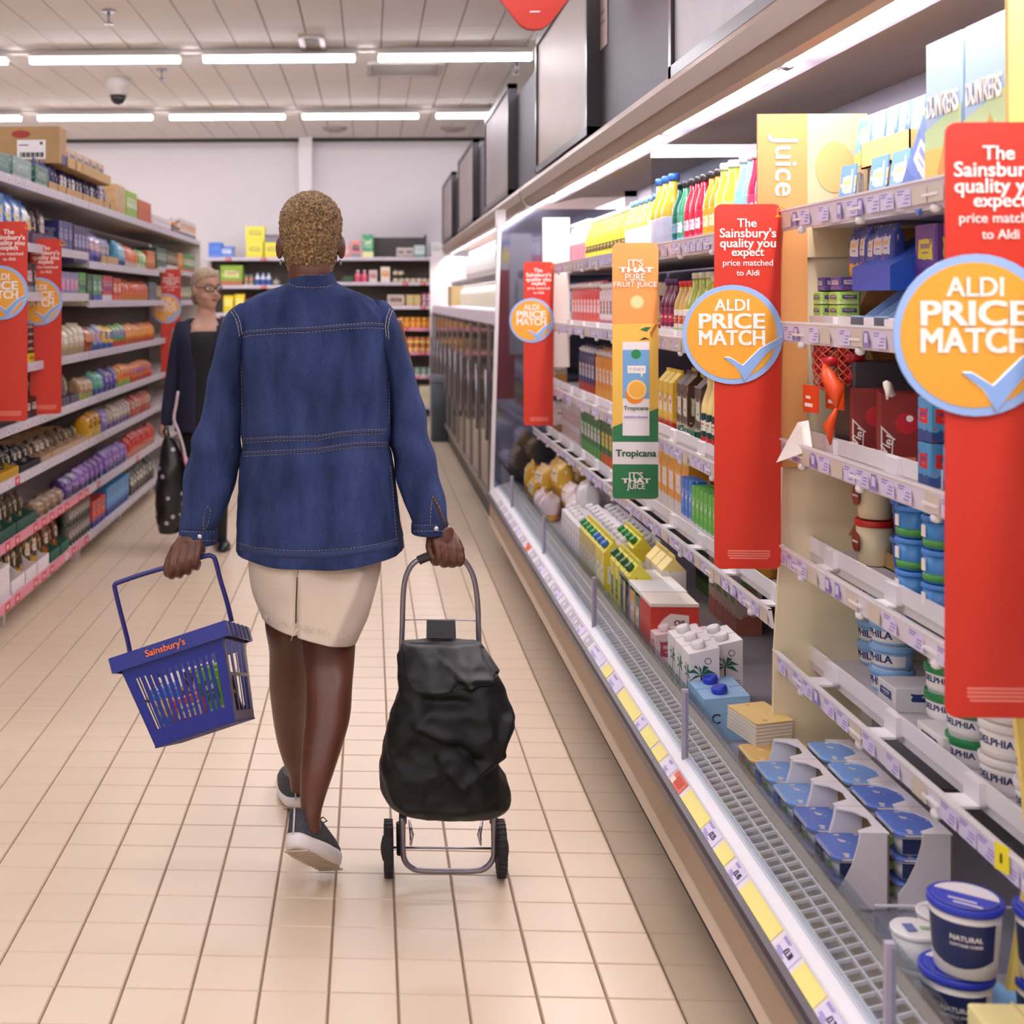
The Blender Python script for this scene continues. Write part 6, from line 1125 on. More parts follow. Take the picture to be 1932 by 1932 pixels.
sl = MB(); vloft(sl, [(452, 478, 572, D0, .05), (436, 482, 585, D0, .065), (424, 480, 612, D0, .075), (408, 466, 660, D0, .075), (396, 458, 710, D0, .072), (380, 456, 775, D0, .068), (361, 455, 840, D0 + .01, .07), (350, 447, 890, D0 + .01, .068), (344, 436, 940, D0, .062), (340, 415, 985, D0 - .01, .055), (340, 409, 1000, D0 - .01, .05)], DN, 7, 64, 2.2, swarp(1.3)); sl.build('sleeve', jk)
sr = MB(); vloft(sr, [(700, 726, 566, D0, .05), (694, 744, 582, D0, .065), (698, 756, 612, D0, .075), (712, 770, 660, D0, .075), (726, 783, 705, D0, .072), (735, 798, 770, D0, .068), (735, 813, 835, D0, .07), (745, 827, 887, D0 - .02, .068), (759, 838, 938, D0 - .04, .06), (774, 844, 980, D0 - .05, .052), (777, 845, 990, D0 - .05, .048)], DN, 7, 64, 2.2, swarp(7.7)); sr.build('sleeve', jk)
for l, r_, y0_, y1_2, dd, bx_, nm in ((338, 411, 998, 1025, D0 - .01, 377, 0), (776, 846, 986, 1007, D0 - .05, 823, 0)):
    q = MB(); vloft(q, [(l + 2, r_ - 2, y0_ - 2, dd, .050), (l, r_, y0_ + 3, dd, .053), (l, r_ - 1, y1_2 - 3, dd, .053), (l + 2, r_ - 3, y1_2, dd, .051)], DN, 3, 48); cf = q.build('cuff', jk)
    hc = caster([cf]); q = MB(); ell(q, (0, 0, 0), (.0065, .004, .0065), mat('d8d8dc', .25, .7), Matrix.Translation(hc(bx_, (y0_ + y1_2) / 2 + 1, .002))); q.build('button', cf)
    stitches(hc, [[(l + 4, y0_ + 5), (r_ - 4, y0_ + 5)], [(l + 4, y1_2 - 5), (r_ - 4, y1_2 - 5)]], cf, TAN)
q = MB(); vloft(q, [(535, 641, 545, D0 - .0, .078), (541, 636, 534, D0 - .005, .072), (546, 631, 522, D0 - .01, .065), (549, 628, 513, D0 - .012, .06), (552, 625, 513, D0 - .012, .056)], DN, 4, 56, 2.2); col_ = q.build('collar', jk)
bpy.context.view_layer.update()
hj = caster([jk]); hs_ = caster([c for c in jk.children if c.name.startswith('sleeve')]); hcl = caster([col_])
yoke = [(450, 634), (470, 628), (523, 624), (581, 622), (647, 616), (700, 613), (724, 615), (735, 626)]
up_ = lambda pts, dy: [(x, y + dy) for x, y in pts]
ribbon(hj, yoke, 7, DND, 'yoke_seam', jk)
w1 = [(458, 832), (520, 828), (600, 826), (640, 819), (680, 815), (733, 814)]; w2 = [(458, 857), (520, 854), (600, 850), (640, 843), (680, 839), (733, 838)]
ribbon(hj, w1, 7, DND, 'waist_seam', jk); ribbon(hj, w2, 7, DND, 'waist_seam', jk)
hem = [(447, 1031), (480, 1040), (540, 1046), (600, 1046), (660, 1042), (710, 1034), (752, 1023)]; ribbon(hj, up_(hem, 1), 12, DND, 'hem', jk, step=6)
stitches(hj, [up_(yoke, -4), up_(yoke, 5), up_(w1, -4), up_(w1, 4), up_(w2, -4), up_(w2, 4), up_(hem, -7), [(452, 640), (455, 700), (457, 800)], [(735, 640), (735, 700), (734, 800)], [(737, 880), (744, 960), (748, 1020)]], jk, TAN)
stitches(hcl, [[(545, 536), (560, 541), (590, 543), (618, 541), (633, 535)], [(551, 517), (570, 519), (606, 519), (626, 517)]], jk, TAN)
arm1 = [(436, 588), (444, 600), (449, 615), (452, 636)]; arm2 = [(741, 585), (735, 600), (732, 618), (734, 640)]
stitches(lambda x, y, o=.002: min((hj(x, y, o), hs_(x, y, o)), key=lambda p: p.y), [arm1, [(x + 5, y - 3) for x, y in arm1], arm2, [(x - 5, y - 3) for x, y in arm2]], jk, mat('c8bcb0', .7), w=1.2, dash=6, gap=1)
ribbon(hs_, [(388, 960), (382, 975), (381, 990), (381, 1001)], 5, DND, 'cuff_slit', jk); ribbon(hs_, [(816, 935), (826, 955), (833, 972), (839, 990)], 7, mat('3a2420', .7), 'cuff_slit', jk)
stitches(hs_, [[(384, 1000), (384, 975), (391, 955), (397, 962), (394, 985), (386, 1000)], [(812, 990), (813, 960), (816, 936), (828, 955), (841, 985)]], jk, TAN)
q = MB()
for x in (575, 609): 
    v_ = [hj(x + i * .35, 629 + i * 4, .001) for i in range(8)]; q.tube(v_, [.003 - .00035 * i for i in range(8)], DN, 6)
q.build('pleat', jk)
# skirt
SKM = mat('d8c8b8', .85, bump=.35, bs=180, var=.04, vs_=9)
def kwarp(p, a_, py, c, rx, ry):
    px_ = 697 + p.x / D0 * F; f = (py - 1060) / 120; n_ = Vector((math.cos(a_), math.sin(a_), 0))
    if f > 0: p.z -= (px_ - 583) * .24 * min(1.2, f) * D0 / F
    d_ = .004 * noise.noise(p * 14) + .006 * math.sin((px_ * .03 + py * .028)) * .7
    if a_ > math.pi: d_ -= .02 * gs(px_, 562, 2.6) * max(0, min(1, (py - 1040) / 40)) - .008 * gs(px_ - (1150 - py) * .45, 640, 12) * (py > 1060)
    return p + n_ * d_
q = MB(); vloft(q, [(476, 706, 1000, D0, .12), (466, 716, 1045, D0, .13), (472, 709, 1090, D0, .13), (482, 694, 1140, D0, .125), (492, 673, 1186, D0, .12)], SKM, 10, 150, 2.3, kwarp); skt = q.build('skirt', shopper)
bpy.context.view_layer.update(); hk_ = caster([skt])
q = MB(); 
for i in range(46):
    px_ = R.uniform(494, 670); ph = 1186 + (px_ - 583) * .24 - 2; p = hk_(px_, ph - 5, .001); q.tube([p, p + Vector((R.uniform(-.006, .006), -.002, -R.uniform(.006, .014))), p + Vector((R.uniform(-.012, .012), -.002, -R.uniform(.012, .022)))], [.0006, .0005, .0003], mat('e8dccf', .8), 4)
p = pix(563, 1186, D0 - .125); q.tube([p, p + Vector((-.012, 0, -.012)), p + Vector((-.018, 0, -.03))], [.0016, .0012, .0008], mat('e8dccf', .8), 5)
o = q.build('frayed_threads', skt, fix=False); o['kind'] = 'stuff'
ribbon(hk_, [(562, 1052), (561, 1090), (559, 1130), (558, 1176)], 3, mat('5c4a3c', .8), 'slit', skt, off=.0005, th=.0004)
# shoes
KN = mat('3a3b42', .8, bump=.6, bs=350, var=.35, vs_=160); SOLE = mat('e4dfe0', .5); SOLED = mat('b8a898', .7)
def shoe(heel, toe, roll, k=1.0):
    f = (toe - heel); L = .265 * k; f.normalize(); r = f.cross(Vector((0, 0, 1))).normalized(); u = r.cross(f).normalized(); M_ = Matrix.Translation(heel) @ Matrix((r, f, u)).transposed().to_4x4() @ Matrix.Rotation(roll, 4, 'Y')
    def outl(s, n=40):
        o = []
        for i in range(n):
            t = i / n * 2 * math.pi; y = .5 - .5 * math.cos(t); w_ = (.030 + .018 * math.sin(min(1, y * 1.15) * math.pi) ** .8 + .006 * (y > .5) * math.sin((y - .5) * 2 * math.pi)) * (abs(math.sin(t)) ** .45); sg_ = 1 if math.sin(t) > 0 else -1
            o.append((sg_ * w_ * s * k, (y * .265 + (.0 if s == 1 else (y - .5) * (s - 1) * .2)) * k))
        return o
    q = MB(); q.stack([[(x, y, z + .012 * max(0, (y / L - .75)) / .25 + .006 * max(0, .12 - y / L) / .12) for x, y in outl(s)] for z, s in ((0, .93), (.006, 1.0), (.022, 1.05), (.030, 1.02))], SOLE, True, M_); so = q.build('sole', None)
    q = MB()
    for i in range(11): q.box((-.032, .02 + i * .021, -.003), (.032, .03 + i * .021, .001), SOLED, M_)
    q.build('tread', so)
    q = MB(); rings = []
    for z, s, y0_, y1_ in ((.022, 1.0, .0, 1), (.04, .99, .005, .98), (.055, .9, .01, .88), (.07, .8, .01, .68), (.082, .72, .008, .5), (.09, .66, .008, .42)):
        rings.append([(x * s, (y0_ + (y / L) * (y1_ - y0_)) * L, z) for x, y in outl(1)])
    q.stack(rings, KN, True, M_); up_o = q.build('shoe_upper', None)
    q = MB(); q.tube([M_ @ Vector((0, -.003, z)) for z in (.03, .06, .092)], .0025, mat('c8c4c8', .6), 5); q.build('heel_tab', up_o)
    q = MB(); Z_ = M_ @ Matrix.Translation((0, .115, .082)); q.tube([Z_ @ Vector(v_) for v_ in ((0, 0, 0), (.03, -.01, .012), (.045, -.02, 0), (.03, -.02, -.006), (0, 0, 0))], .0018, DARK, 5); q.tube([Z_ @ Vector(v_) for v_ in ((0, 0, 0), (.03, .02, -.01), (.038, .04, -.03))], .0018, DARK, 5)
    for i in range(4): q.tube([Z_ @ Vector((-.018, .0 + i * .017, -.008 - i * .006)), Z_ @ Vector((0, .003 + i * .017, -.0 - i * .006)), Z_ @ Vector((.018, .0 + i * .017, -.008 - i * .006))], .0018, DARK, 5)
    q.build('lace', up_o)
    q = MB(); q.box((.0335 * k, .045, .05), (.0375 * k, .062, .062), mat('c8ccd0', .4), M_); q.build('side_mark', up_o)
    return so, up_o
h1 = pix(553, 1601, 3.14); t1 = pix(628, 1640, 3.33); t1.z = .012
s1 = shoe(h1, t1, -.22); s2 = shoe(Vector((pix(566, 1520, 3.76).x - .012, pix(566, 1520, 3.74).y, .006)), pix(548, 1500, 3.98) * 1.0 * 1 if False else Vector((pix(552, 1500, 3.98).x, pix(552, 1500, 3.98).y, .006)), 0)
for so, up_o in (s1, s2): so.parent = shopper; up_o.parent = shopper
# ------------------------------------------------------------------ shopping trolley
ALU = mat('8f8893', .28, .75); BLKF = mat('0b0a0d', .48, spec=.28, bump=.5, bs=600, var=.12, vs_=30); RUB = mat('262428', .75)
tp = pix(843, 1650, 3.33); tro = empty('shopping_trolley', 'black fabric shopping trolley on two wheels with a grey tube handle, held by the shopper', 'trolley', (tp.x, tp.y, 0)); tro['label'] = 'black fabric two-wheeled shopping trolley pulled by the shopper in denim'
def tb_(q, name, smooth_=True):
    o = q.build(name, tro); o.data.transform(Matrix.Translation((-tp.x, -tp.y, 0))); return o
def tcurve(pts, d, r, mt, seg=10, m=5):
    k = interp([(x, y) for x, y in pts], m); q = MB(); q.tube([pix(x, y, d) for x, y in k], r, mt, seg); return q
TD = 3.31
tb_(tcurve([(758, 1530), (757, 1400), (757, 1260), (759, 1180), (761, 1120), (766, 1088), (778, 1065), (798, 1053), (825, 1046), (852, 1045), (872, 1054), (888, 1076), (897, 1105), (902, 1150), (903, 1200), (908, 1300), (920, 1420), (925, 1530)], TD, .0068, ALU), 'handle_tube')
tb_(tcurve([(789, 1058), (805, 1051), (828, 1046), (850, 1045)], TD, .0115, mat('2a2729', .7)), 'grip')
tb_(tcurve([(760, 1542), (760, 1600), (764, 1624), (778, 1638), (800, 1643), (850, 1644), (898, 1643), (918, 1636), (930, 1620), (932, 1600), (931, 1542)], TD - .01, .0072, ALU), 'foot_bar')
tb_(tcurve([(762, 1519), (780, 1523), (845, 1525), (915, 1522), (926, 1518)], TD - .06, .0072, mat('b0aab2', .3, .7)), 'front_bar')
tb_(tcurve([(763, 1170), (800, 1169), (860, 1170), (902, 1171)], TD, .0016, STEEL, 6, 2), 'cross_wire')
for x in (760, 931):
    q = MB(); q.tube([pix(x, 1518, TD), pix(x, 1553, TD)], .0098, RUB, 10); tb_(q, 'joint_sleeve')
    q = MB(); q.tube([pix(x - (6 if x < 800 else -6), 1552, TD + .02), pix(x - (5 if x < 800 else -5), 1612, TD + .025)], .009, RUB, 8); tb_(q, 'wheel_bracket')
for x in (772, 910): 
    q = MB(); q.tube([pix(x, 1548, TD + .03), pix(x + (5 if x < 800 else -6), 1575, TD + .0), pix(x + 3 * (1 if x < 800 else -1), 1594, TD + .03)], [.003, .006, .003], SHINY, 8); tb_(q, 'latch')
tb_(tcurve([(742, 1599), (845, 1600), (950, 1601)], 3.33, .003, STEEL, 6, 1), 'axle')
for x, s in ((733, -1), (945, 1)):
    c = pix(x, 1600, 3.33); c.z = .0685; q = MB(); Mw = Matrix.Translation(c) @ Matrix.Rotation(math.pi / 2, 4, 'Y')
    q.lathe([(.03, -.011), (.055, -.012), (.064, -.011), (.068, -.006), (.068, .006), (.064, .011), (.055, .012), (.03, .011)], RUB, 28, Mw); wh = tb_(q, 'wheel')
    q = MB()
    for i in range(28): a_ = 2 * math.pi * i / 28; q.box((-.0015, -.011, .0675), (.0015, .011, .0695), RUB, Matrix.Translation(c) @ Matrix.Rotation(a_, 4, 'X') @ Matrix.Rotation(math.pi / 2, 4, 'Z'))
    q2 = q.build('tread', wh, fix=False); q2.data.transform(Matrix.Translation((-tp.x, -tp.y, 0)))
    q = MB(); q.lathe([(.032, .011), (.028, .015), (.012, .019), (.004, .02)], RUB, 16, Mw if s > 0 else Mw @ Matrix.Rotation(math.pi, 4, 'X')); o = q.build('hub', wh); o.data.transform(Matrix.Translation((-tp.x, -tp.y, 0)))
q = MB(); BG = [(757, 906, 1212, .035), (750, 926, 1245, .07), (746, 944, 1290, .09), (736, 957, 1325, .10), (731, 961, 1365, .108), (728, 948, 1405, .11), (724, 939, 1440, .112), (717, 957, 1482, .112), (722, 957, 1503, .108), (738, 950, 1518, .095), (760, 930, 1521, .07)]
def bwarp(p, a_, py, c, rx, ry):
    px_ = 697 + p.x / (TD - .1) * F; n_ = Vector((math.cos(a_), math.sin(a_), 0))
    def ridge(x0, y0_, x1, y1_2, w_, amp):
        t = max(0, min(1, ((px_ - x0) * (x1 - x0) + (py - y0_) * (y1_2 - y0_)) / ((x1 - x0) ** 2 + (y1_2 - y0_) ** 2))); d_ = math.hypot(px_ - x0 - t * (x1 - x0), py - y0_ - t * (y1_2 - y0_)); return amp * math.exp(-(d_ / w_) ** 2)
    q_ = Vector((p.x, p.y * .6, p.z)); d_ = .010 * (1 - abs(noise.noise(q_ * 9)) * 2.4) + .005 * (1 - abs(noise.noise(q_ * 21 + Vector((3, 1, 2)))) * 2.2) - .004
    if a_ > math.pi: d_ += ridge(790, 1345, 850, 1372, 9, .02) + ridge(824, 1400, 862, 1450, 7, .018) + ridge(862, 1450, 930, 1410, 9, .014) + ridge(930, 1400, 945, 1340, 8, .016) - ridge(845, 1372, 892, 1410, 11, .022) - ridge(800, 1306, 870, 1306, 12, .02) - ridge(830, 1430, 835, 1470, 10, .008) + ridge(745, 1400, 800, 1330, 8, .01) + ridge(740, 1500, 930, 1500, 10, .006)
    return p + n_ * d_
vloft(q, [(l, r_, y, TD - .035 - ry * .9, ry) for l, r_, y, ry in BG], BLKF, 9, 150, 2.7, bwarp); bg = tb_(q, 'fabric_bag')
bpy.context.view_layer.update()
hb_ = caster([bg])
# flap over the bag mouth
def flap_y(px_): return 1212 + (px_ - 832) * -.02
q = MB(); v = []; nx, ny = 44, 30
for j in range(ny + 1):
    for i in range(nx + 1):
        u = i / nx; t = j / ny; xl = 757 + t * 10; xr = 907 + t * 40 - (10 * (t > .92)); x = xl + (xr - xl) * u
        bot = 1300 + 9 * math.sin(u * 5.2) - 26 * (u < .1) * (1 - u / .1) ** 2 * 1 + 4 * u - 26 * max(0, u - .93) / .07; y = 1211 + (bot - 1211) * t
        p = hb_(x, y, .002); p0 = pix(x, y, TD - .06 - .085 * math.sin(t * 1.45) - .018 * math.sin(u * math.pi) - .004); p = p if p.y < p0.y - .005 else p0
        p = p + Vector((0, -.003, 0)) + Vector((0, -1, 0)) * (.009 * gs(x - (y - 1215) * 1.1, 800, 9) * t - .008 * gs(x + (y - 1215) * .1, 872, 10) * t + .008 * gs(x, 890, 8) * t + .004 * noise.noise(Vector((x / 30, y / 22, 0))) + .012 * gs(y, 1280, 8) * (x > 860))
        v.append(p - Vector((tp.x, tp.y, 0)))
n = nx + 1; f = [(j * n + i, j * n + i + 1, (j + 1) * n + i + 1, (j + 1) * n + i) for j in range(ny) for i in range(nx)]
m_ = len(v); v2 = v + [p + Vector((0, .003, 0)) for p in v]; f2 = f + [tuple(a_ + m_ for a_ in reversed(k_)) for k_ in f]
edge = [i for i in range(n)] + [j * n + nx for j in range(1, ny + 1)] + [ny * n + i for i in range(nx - 1, -1, -1)] + [j * n for j in range(ny - 1, 0, -1)]
f2 += [(edge[i], edge[(i + 1) % len(edge)], edge[(i + 1) % len(edge)] + m_, edge[i] + m_) for i in range(len(edge))]
q.add(v2, f2, mat('100f13', .42, spec=.35, bump=.4, bs=600), True); fp_ = q.build('flap', tro)
q = MB(); q.add([pix(805, 1171, TD - .006), pix(859, 1171, TD - .006), pix(861, 1216, TD - .03), pix(804, 1216, TD - .03), pix(805, 1168, TD + .004), pix(859, 1168, TD + .004), pix(861, 1216, TD - .0), pix(804, 1216, TD - .0)], [(0, 1, 2, 3), (5, 4, 7, 6), (4, 5, 1, 0), (1, 5, 6, 2), (4, 0, 3, 7), (3, 2, 6, 7)], mat('151418', .55, bump=.4, bs=600)); tb_(q, 'hanging_strap')

# ------------------------------------------------------------------ shopping basket
BB = mat('16207c', .32, spec=.5); BD = mat('111a60', .35)
A = pix(206, 1244, 3.13); Bp = pix(424, 1172, 3.13); Vd = (pix(461, 1191, 3.55) - Bp)
e1 = (Bp - A).normalized(); e2 = (Vd - e1 * Vd.dot(e1)).normalized(); e3 = e1.cross(e2).normalized()
Wt = (Bp - A).length; MBK = Matrix((e1, e2, e3)).transposed().to_4x4(); MBK.translation = A + e1 * Wt / 2
bk = bpy.data.objects.new('shopping_basket', None); COL.objects.link(bk); bk.matrix_world = MBK; tag(bk, 'dark blue plastic shopping basket with Sainsbury\'s lettering in the shopper\'s left hand', 'basket')
DB = .40; HB = .225
def sect(z): t = -z / HB; return (Wt / 2 - .012) * (1 - .25 * t), .012 + .03 * t, DB - .012 - .03 * t      # half width, front y, back y
def pt(fx, fy, z): hw, y0_, y1_2 = sect(z); return (fx * hw, y0_ + (y1_2 - y0_) * fy, z)
def strip(q, a_, b_, c_, d_, out, m_, th=.0025):
    v = [Vector(p) for p in (a_, b_, c_, d_)]; o = Vector(out) * th; q.add(v + [p - o for p in v], [(0, 1, 2, 3), (7, 6, 5, 4), (0, 4, 5, 1), (1, 5, 6, 2), (2, 6, 7, 3), (3, 7, 4, 0)], m_)
def wall_(name, side, n, z0_, z1_, duty, m_, extra=(), name2=None):
    q = MB(); out = {'f': (0, -1, 0), 'b': (0, 1, 0), 'l': (-1, 0, 0), 'r': (1, 0, 0)}[side]
    def P_(u, z): return {'f': pt(-1 + 2 * u, 0, z), 'b': pt(1 - 2 * u, 1, z), 'l': pt(-1, 1 - u, z), 'r': pt(1, u, z)}[side]
    def sh(p): return p
    strip(q, P_(0, 0), P_(1, 0), P_(1, z0_), P_(0, z0_), out, m_); strip(q, P_(0, z1_), P_(1, z1_), P_(1, -HB), P_(0, -HB), out, m_)
    for u0, u1 in ((0, .1), (.9, 1)): strip(q, P_(u0, z0_), P_(u1, z0_), P_(u1, z1_), P_(u0, z1_), out, m_)
    for i in range(1, n):
        u = .1 + .8 * i / n; w_ = .8 / n * duty / 2; strip(q, P_(u - w_, z0_), P_(u + w_, z0_), P_(u + w_, z1_), P_(u - w_, z1_), out, m_)
    for z_ in extra: strip(q, P_(.08, z_ + .004), P_(.92, z_ + .004), P_(.92, z_ - .004), P_(.08, z_ - .004), out, m_)
    return q.build(name, bk)
wall_('front_wall', 'f', 13, -.06, -.185, .62, BB); wall_('back_wall', 'b', 13, -.05, -.185, .5, BB)
wall_('side_wall', 'l', 8, -.04, -.19, .2, BD, (-.11,)); wall_('side_wall', 'r', 4, -.035, -.2, .1, mat('5a5878', .3), (-.115,))
q = MB()
for i in range(3): strip(q, pt(-1, 0, -.0), pt(-1, .0, -.0), pt(-1, 0, -.0), pt(-1, 0, 0), (0, 0, 1), BB)
hw = Wt / 2
for y_ in (0, DB): q.box((-hw, y_ - .002, -.034), (hw, y_ + .002, .002), BB)
for x_ in (-hw, hw): q.box((x_ - .002, 0, -.034), (x_ + .002, DB, .002), BB)
hw2 = hw - .012; q.box((-hw, 0, -.002), (hw, .014, .002), BB); q.box((-hw, DB - .014, -.002), (hw, DB, .002), BB); q.box((-hw, 0, -.002), (-hw2, DB, .002), BB); q.box((hw2, 0, -.002), (hw, DB, .002), BB)
for i in range(5): q.box((hw - .003, .06 + i * .07, -.034), (hw + .004, .064 + i * .07, .003), BD)
rm = q.build('rim', bk)
t = text("Sainsbury's", .04, mat('e8702c', .5), 'lettering', rm, None, .0006); fit(t, .098, (-.008, -.0045, -.017))
q = MB(); hwb, ya_, yb_2 = sect(-HB)
for i in range(12): u = -1 + 2 * i / 11; q.box((u * hwb - .002, ya_, -HB), (u * hwb + .002, yb_2, -HB + .004), BD)
for i in range(14): y_ = ya_ + (yb_2 - ya_) * i / 13; q.box((-hwb, y_ - .002, -HB), (hwb, y_ + .002, -HB + .004), BD)
q.build('base_grid', bk)
inv = MBK.inverted(); hp = interp([(246, 1236), (240, 1205), (226, 1150), (217, 1112), (217, 1103), (226, 1098), (270, 1083), (315, 1070), (351, 1060), (388, 1049), (399, 1049), (406, 1057), (416, 1095), (428, 1135), (437, 1172)], 5)
q = MB(); q.tube([inv @ pix(x, y, 3.33) for x, y in hp], [.0062] * len(hp), mat('26246c', .35), 10); q.build('handle', bk)
for x_, y_, w_, h_, d_, c1_, c2_, c3_, nm in ((-.055, .10, .07, .13, .05, '3c88d8', 'e8e0d0', 'f0c850', 'blue and cream bag'), (.0, .05, .09, .09, .04, 'c84030', '3c2828', 'e8d8c0', 'red and brown pack'), (.055, .06, .07, .14, .04, '6cb030', 'd8e8b0', '3c6828', 'bright green pack'), (.02, .16, .08, .15, .05, '382028', 'c83048', 'd8c8d0', 'dark wine coloured pack'), (-.05, .2, .1, .16, .06, 'e8dcd0', '3c342c', 'b89058', 'cream and black bag'), (.03, .28, .11, .12, .08, '2c2428', '48342c', 'a89048', 'dark brown pack')):
    o = bag('grocery_pack', w_, d_, h_, c1_, c2_, c3_, .8); tag(o, nm + ' inside the blue basket carried by the shopper', 'pack'); o.matrix_world = MBK @ Matrix.Translation((x_, y_, -HB + .006)) @ Matrix.Rotation(R.uniform(-.2, .2), 4, 'Z')

# ------------------------------------------------------------------ the woman in glasses and a dark-haired person farther away
def bystander(d, ox, oy, skc, hairc, cardi, top_c, lb, full=True, face=42):
    k = d / 7.63; OX = lambda x: 697 + (x + ox - 697); 
    def Q(l, r_, py, dd, ry): return (l + ox, r_ + ox, py + oy, d + dd, ry)
    S = skin(skc); b = MB(); hc = pix(388 + ox, 582 + oy, d); Mh_ = Matrix.Translation(hc) @ Matrix.Rotation(math.radians(face), 4, 'Z') @ Matrix.Rotation(.05, 4, 'X')
    head(b, Mh_, S)
    vloft(b, [Q(372, 404, 560, .02, .05), Q(371, 407, 590, .02, .055), Q(356, 424, 606, .02, .085), Q(342, 433, 625, .01, .11), Q(342, 433, 650, .02, .10), Q(345, 430, 720, .02, .09), Q(342, 432, 800, .02, .10), Q(345, 430, 850, .02, .09)], S, 3)
    for l, r_ in ((348, 386), (392, 430)): vloft(b, [Q(l, r_, 830, .02, .08), Q(l + 4, r_ - 3, 900, .0 if l < 390 else .1, .06), Q(l + 8, r_ - 6, 960, 0 if l < 390 else .15, .05), Q(l + 12, r_ - 10, 1015, -.02 if l < 390 else .15, .035), Q(l + 10, r_ - 8, 1030, -.03 if l < 390 else .14, .04)], S, 3)
    wr = pix(313 + ox, 795 + oy, d - .05); arm = [pix(340 + ox, 622 + oy, d + .02), pix(325 + ox, 715 + oy, d + .03), wr]; b.tube(arm, [.05, .04, .026], S, 10)
    b.tube([pix(433 + ox, 622 + oy, d + .02), pix(446 + ox, 700 + oy, d + .05), pix(440 + ox, 770 + oy, d - .1)], [.05, .04, .026], S, 10)
    fist(b, pix(312 + ox, 815 + oy, d - .05), Vector((.3, -1, 0)), Vector((0, 0, 1)), Vector((-1, -.3, 0)), -1, wr, S, .95)
    p_ = remesh(b, 'person', S, .006, 3); tag(p_, lb, 'person')
    CM = mat(cardi, .85, bump=.3, bs=300); TM = mat(top_c, .8)
    q = MB(); vloft(q, [Q(362, 420, 622, .02, .09), Q(350, 428, 628, .0, .115), Q(342, 434, 655, -.01, .128), Q(344, 430, 720, -.01, .13), Q(342, 432, 770, -.01, .135), Q(342, 432, 800, -.0, .13)], TM, 4, 40, 2.3); q.build('top', p_)
    def open_front(p, a_, py, c, rx, ry):
        if a_ > math.pi: 
            u = abs((a_ - 1.5 * math.pi)); w_ = .5 * max(.25, 1 - (py - oy - 610) / 130)
            if u < w_: p = p + Vector((0, .04, 0))
        return p
    q = MB(); vloft(q, [Q(356, 424, 600, .03, .08), Q(340, 438, 612, .02, .115), Q(334, 440, 640, .0, .14), Q(338, 436, 700, .0, .145), Q(334, 438, 760, .0, .15), Q(330, 440, 812, .0, .15)], CM, 5, 64, 2.3, open_front); cg_ = q.build('cardigan', p_)
    q = MB(); vloft(q, [Q(334, 352, 606, .02, .05), Q(328, 352, 622, .02, .065), Q(320, 348, 660, .02, .065), Q(313, 341, 710, .02, .06), Q(306, 333, 760, -.02, .055), Q(302, 325, 802, -.05, .045)], CM, 5, 28); q.build('sleeve', cg_)
    q = MB(); vloft(q, [Q(422, 440, 606, .02, .05), Q(424, 447, 622, .02, .065), Q(430, 456, 700, .05, .06), Q(432, 456, 760, -.06, .05)], CM, 5, 28); q.build('sleeve', cg_)
    TR = mat('121016', .85); q = MB(); vloft(q, [Q(340, 434, 795, .02, .12), Q(338, 436, 830, .02, .125), Q(344, 430, 860, .02, .12)], TR, 4, 40)
    for l, r_ in ((342, 389), (388, 434)): vloft(q, [Q(l, r_, 850, .02, .1), Q(l + 3, r_ - 2, 920, .02 if l < 388 else .1, .08), Q(l + 6, r_ - 5, 980, .0 if l < 388 else .13, .07), Q(l + 8, r_ - 6, 1018, -.01 if l < 388 else .14, .065)], TR, 4, 28)
    q.build('trousers', p_)
    for x, dd in ((372, -.06), (420, .08)):
        c = pix(x + ox, 1036 + oy, d + dd); q = MB(); rings = []
        for z, s in ((0, .94), (.012, 1), (.03, .9), (.045, .6)): rings.append([(c.x + .01 + .04 * s * math.cos(t), c.y - .02 + .115 * s * math.sin(t) * (1 if math.sin(t) < 0 else .8), z) for t in [2 * math.pi * i / 20 for i in range(20)]])
        q.stack(rings, mat('18151a', .35), True); q.build('shoe', p_)
    HM = mat(hairc, .6, bump=.8, bs=120, var=.3, vs_=40); q = MB(); rings = []
    for z, hw, fr_, bk_ in interp([(.03, .05, -.03, .075), (.06, .066, -.01, .095), (.1, .074, .0, .105), (.14, .079, .03, .108), (.17, .078, .07, .106), (.2, .069, .075, .094), (.225, .045, .05, .062), (.239, .012, .014, .02)], 4): rings.append([(hw * math.cos(a_), (max(fr_, .0) if math.sin(a_) < 0 else bk_) * math.sin(a_), z) for a_ in [2 * math.pi * i / 36 for i in range(36)]])
    q.stack(rings, HM, True, Mh_); ell(q, (0, .1, .06), (.03, .03, .045), HM, Mh_); q.build('hair', p_)
    if full:
        FR = mat('2c1c20', .4); q = MB()
        for s in (-1, 1):
            cx_ = s * .033; q.tube([Mh_ @ Vector((cx_ + .027 * math.copysign(abs(math.cos(t)) ** .6, math.cos(t)), -.094 + abs(cx_ + .026 * math.cos(t)) * .35, .118 + .018 * math.copysign(abs(math.sin(t)) ** .7, math.sin(t)))) for t in [2 * math.pi * i / 20 for i in range(21)]], .0028, FR, 6)
            q.tube([Mh_ @ Vector((s * .06, -.074, .123)), Mh_ @ Vector((s * .074, -.03, .122)), Mh_ @ Vector((s * .079, .01, .118))], .0026, FR, 6)
        q.tube([Mh_ @ Vector((-.008, -.096, .12)), Mh_ @ Vector((.008, -.096, .12))], .0026, FR, 6); q.build('glasses', p_)
        q = MB()
        for s in (-1, 1): ell(q, (s * .033, -.072, .118), (.013, .009, .007), mat('e8e0dc', .3), Mh_); ell(q, (s * .033 + .002, -.079, .118), (.006, .004, .006), mat('30241f', .3), Mh_)
        q.build('eyes', p_)
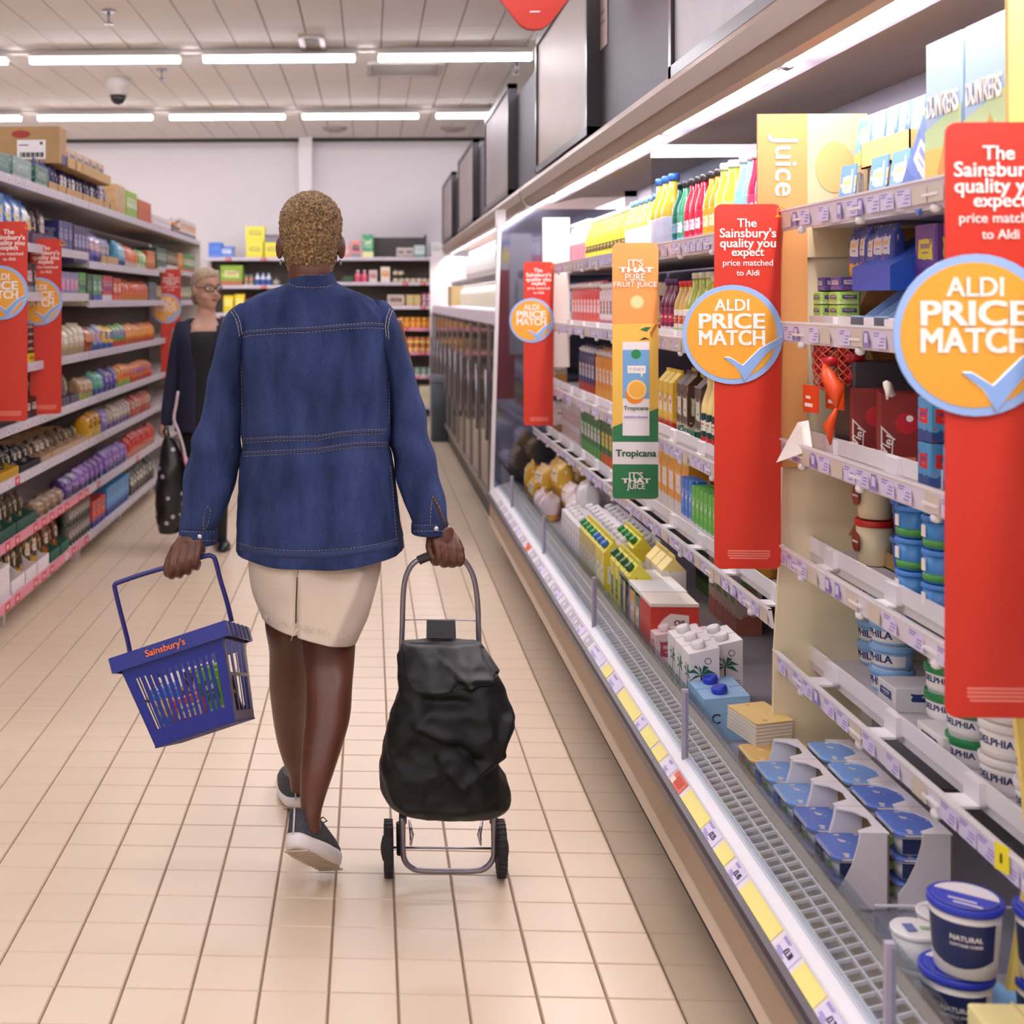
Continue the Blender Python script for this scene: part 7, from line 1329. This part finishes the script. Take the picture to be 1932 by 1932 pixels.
        q = MB(); ell(q, (0, -.0865, .058), (.022, .006, .004), mat('a05c54', .5), Mh_); ell(q, (0, -.085, .05), (.019, .007, .0055), mat('a8625a', .5), Mh_); q.build('lips', p_)
        q = MB()
        for s in (-1, 1): q.tube([Mh_ @ Vector((s * .014, -.083, .142)), Mh_ @ Vector((s * .034, -.081, .148)), Mh_ @ Vector((s * .054, -.068, .143))], .0028, mat('8c7058', .7), 6)
        q.build('eyebrows', p_)
    return p_
bystander(7.63, 0, 0, 'c49a86', 'a08c74', '1a1c38', '0e0c12', 'woman in glasses with tied fair hair, navy cardigan and black clothes, holding a black bag')
o = bystander(10.2, 295, 33, 'b08470', '2a2024', '22242c', '18161c', 'dark-haired person almost hidden behind the shopper in the denim jacket', False, 20)
# the patterned bag she holds
BM = bpy.data.materials.new('patterned_bag'); BM.use_nodes = True; N = BM.node_tree.nodes; L = BM.node_tree.links; bb = N['Principled BSDF']; bb.inputs['Roughness'].default_value = .35
g_ = N.new('ShaderNodeNewGeometry'); vo = N.new('ShaderNodeTexVoronoi'); vo.inputs['Scale'].default_value = 17; L.new(g_.outputs['Position'], vo.inputs[0]); cr_ = N.new('ShaderNodeValToRGB'); cr_.color_ramp.interpolation = 'CONSTANT'; cr_.color_ramp.elements[0].color = lin('a8a4ac'); cr_.color_ramp.elements[1].position = .22; cr_.color_ramp.elements[1].color = lin('141216'); L.new(vo.outputs[0], cr_.inputs[0]); L.new(cr_.outputs[0], bb.inputs['Base Color'])
db_ = 7.5; q = MB(); vloft(q, [(310, 322, 824, db_, .03), (303, 340, 850, db_, .06), (298, 345, 890, db_, .09), (294, 349, 940, db_, .10), (296, 346, 980, db_, .10), (302, 338, 1003, db_, .08)], BM, 5, 40, 2.4, lambda p, a_, py, c, rx, ry: p + Vector((math.cos(a_), math.sin(a_), 0)) * .01 * noise.noise(p * 14)); bgo = q.build('shopping_bag'); tag(bgo, 'black shopping bag with white pattern hanging from the hand of the woman in glasses', 'bag')
q = MB(); q.tube([pix(314, 826, db_ - .03), pix(309, 812, db_ + .02), pix(316, 806, db_ + .04), pix(319, 826, db_ + .03)], .006, mat('141216', .5), 6); q.build('bag_handle', bgo)
q = MB(); pts_ = interp([(336, 738), (332, 765), (328, 790), (336, 812), (346, 845), (351, 875)], 3); q.tube([pix(x, y, db_ - .04) for x, y in pts_], .0085, mat('d0bcc8', .5), 6); ob = q.build('lanyard'); tag(ob, 'pale pink and grey strap hanging down in front of the woman in glasses', 'strap')
q = MB(); q.tube([pix(345, 852, db_ - .03), pix(352, 872, db_ - .03), pix(353, 884, db_ - .03)], [.006, .018, .006], mat('e0648c', .5), 8); q.build('pink_tassel', ob)
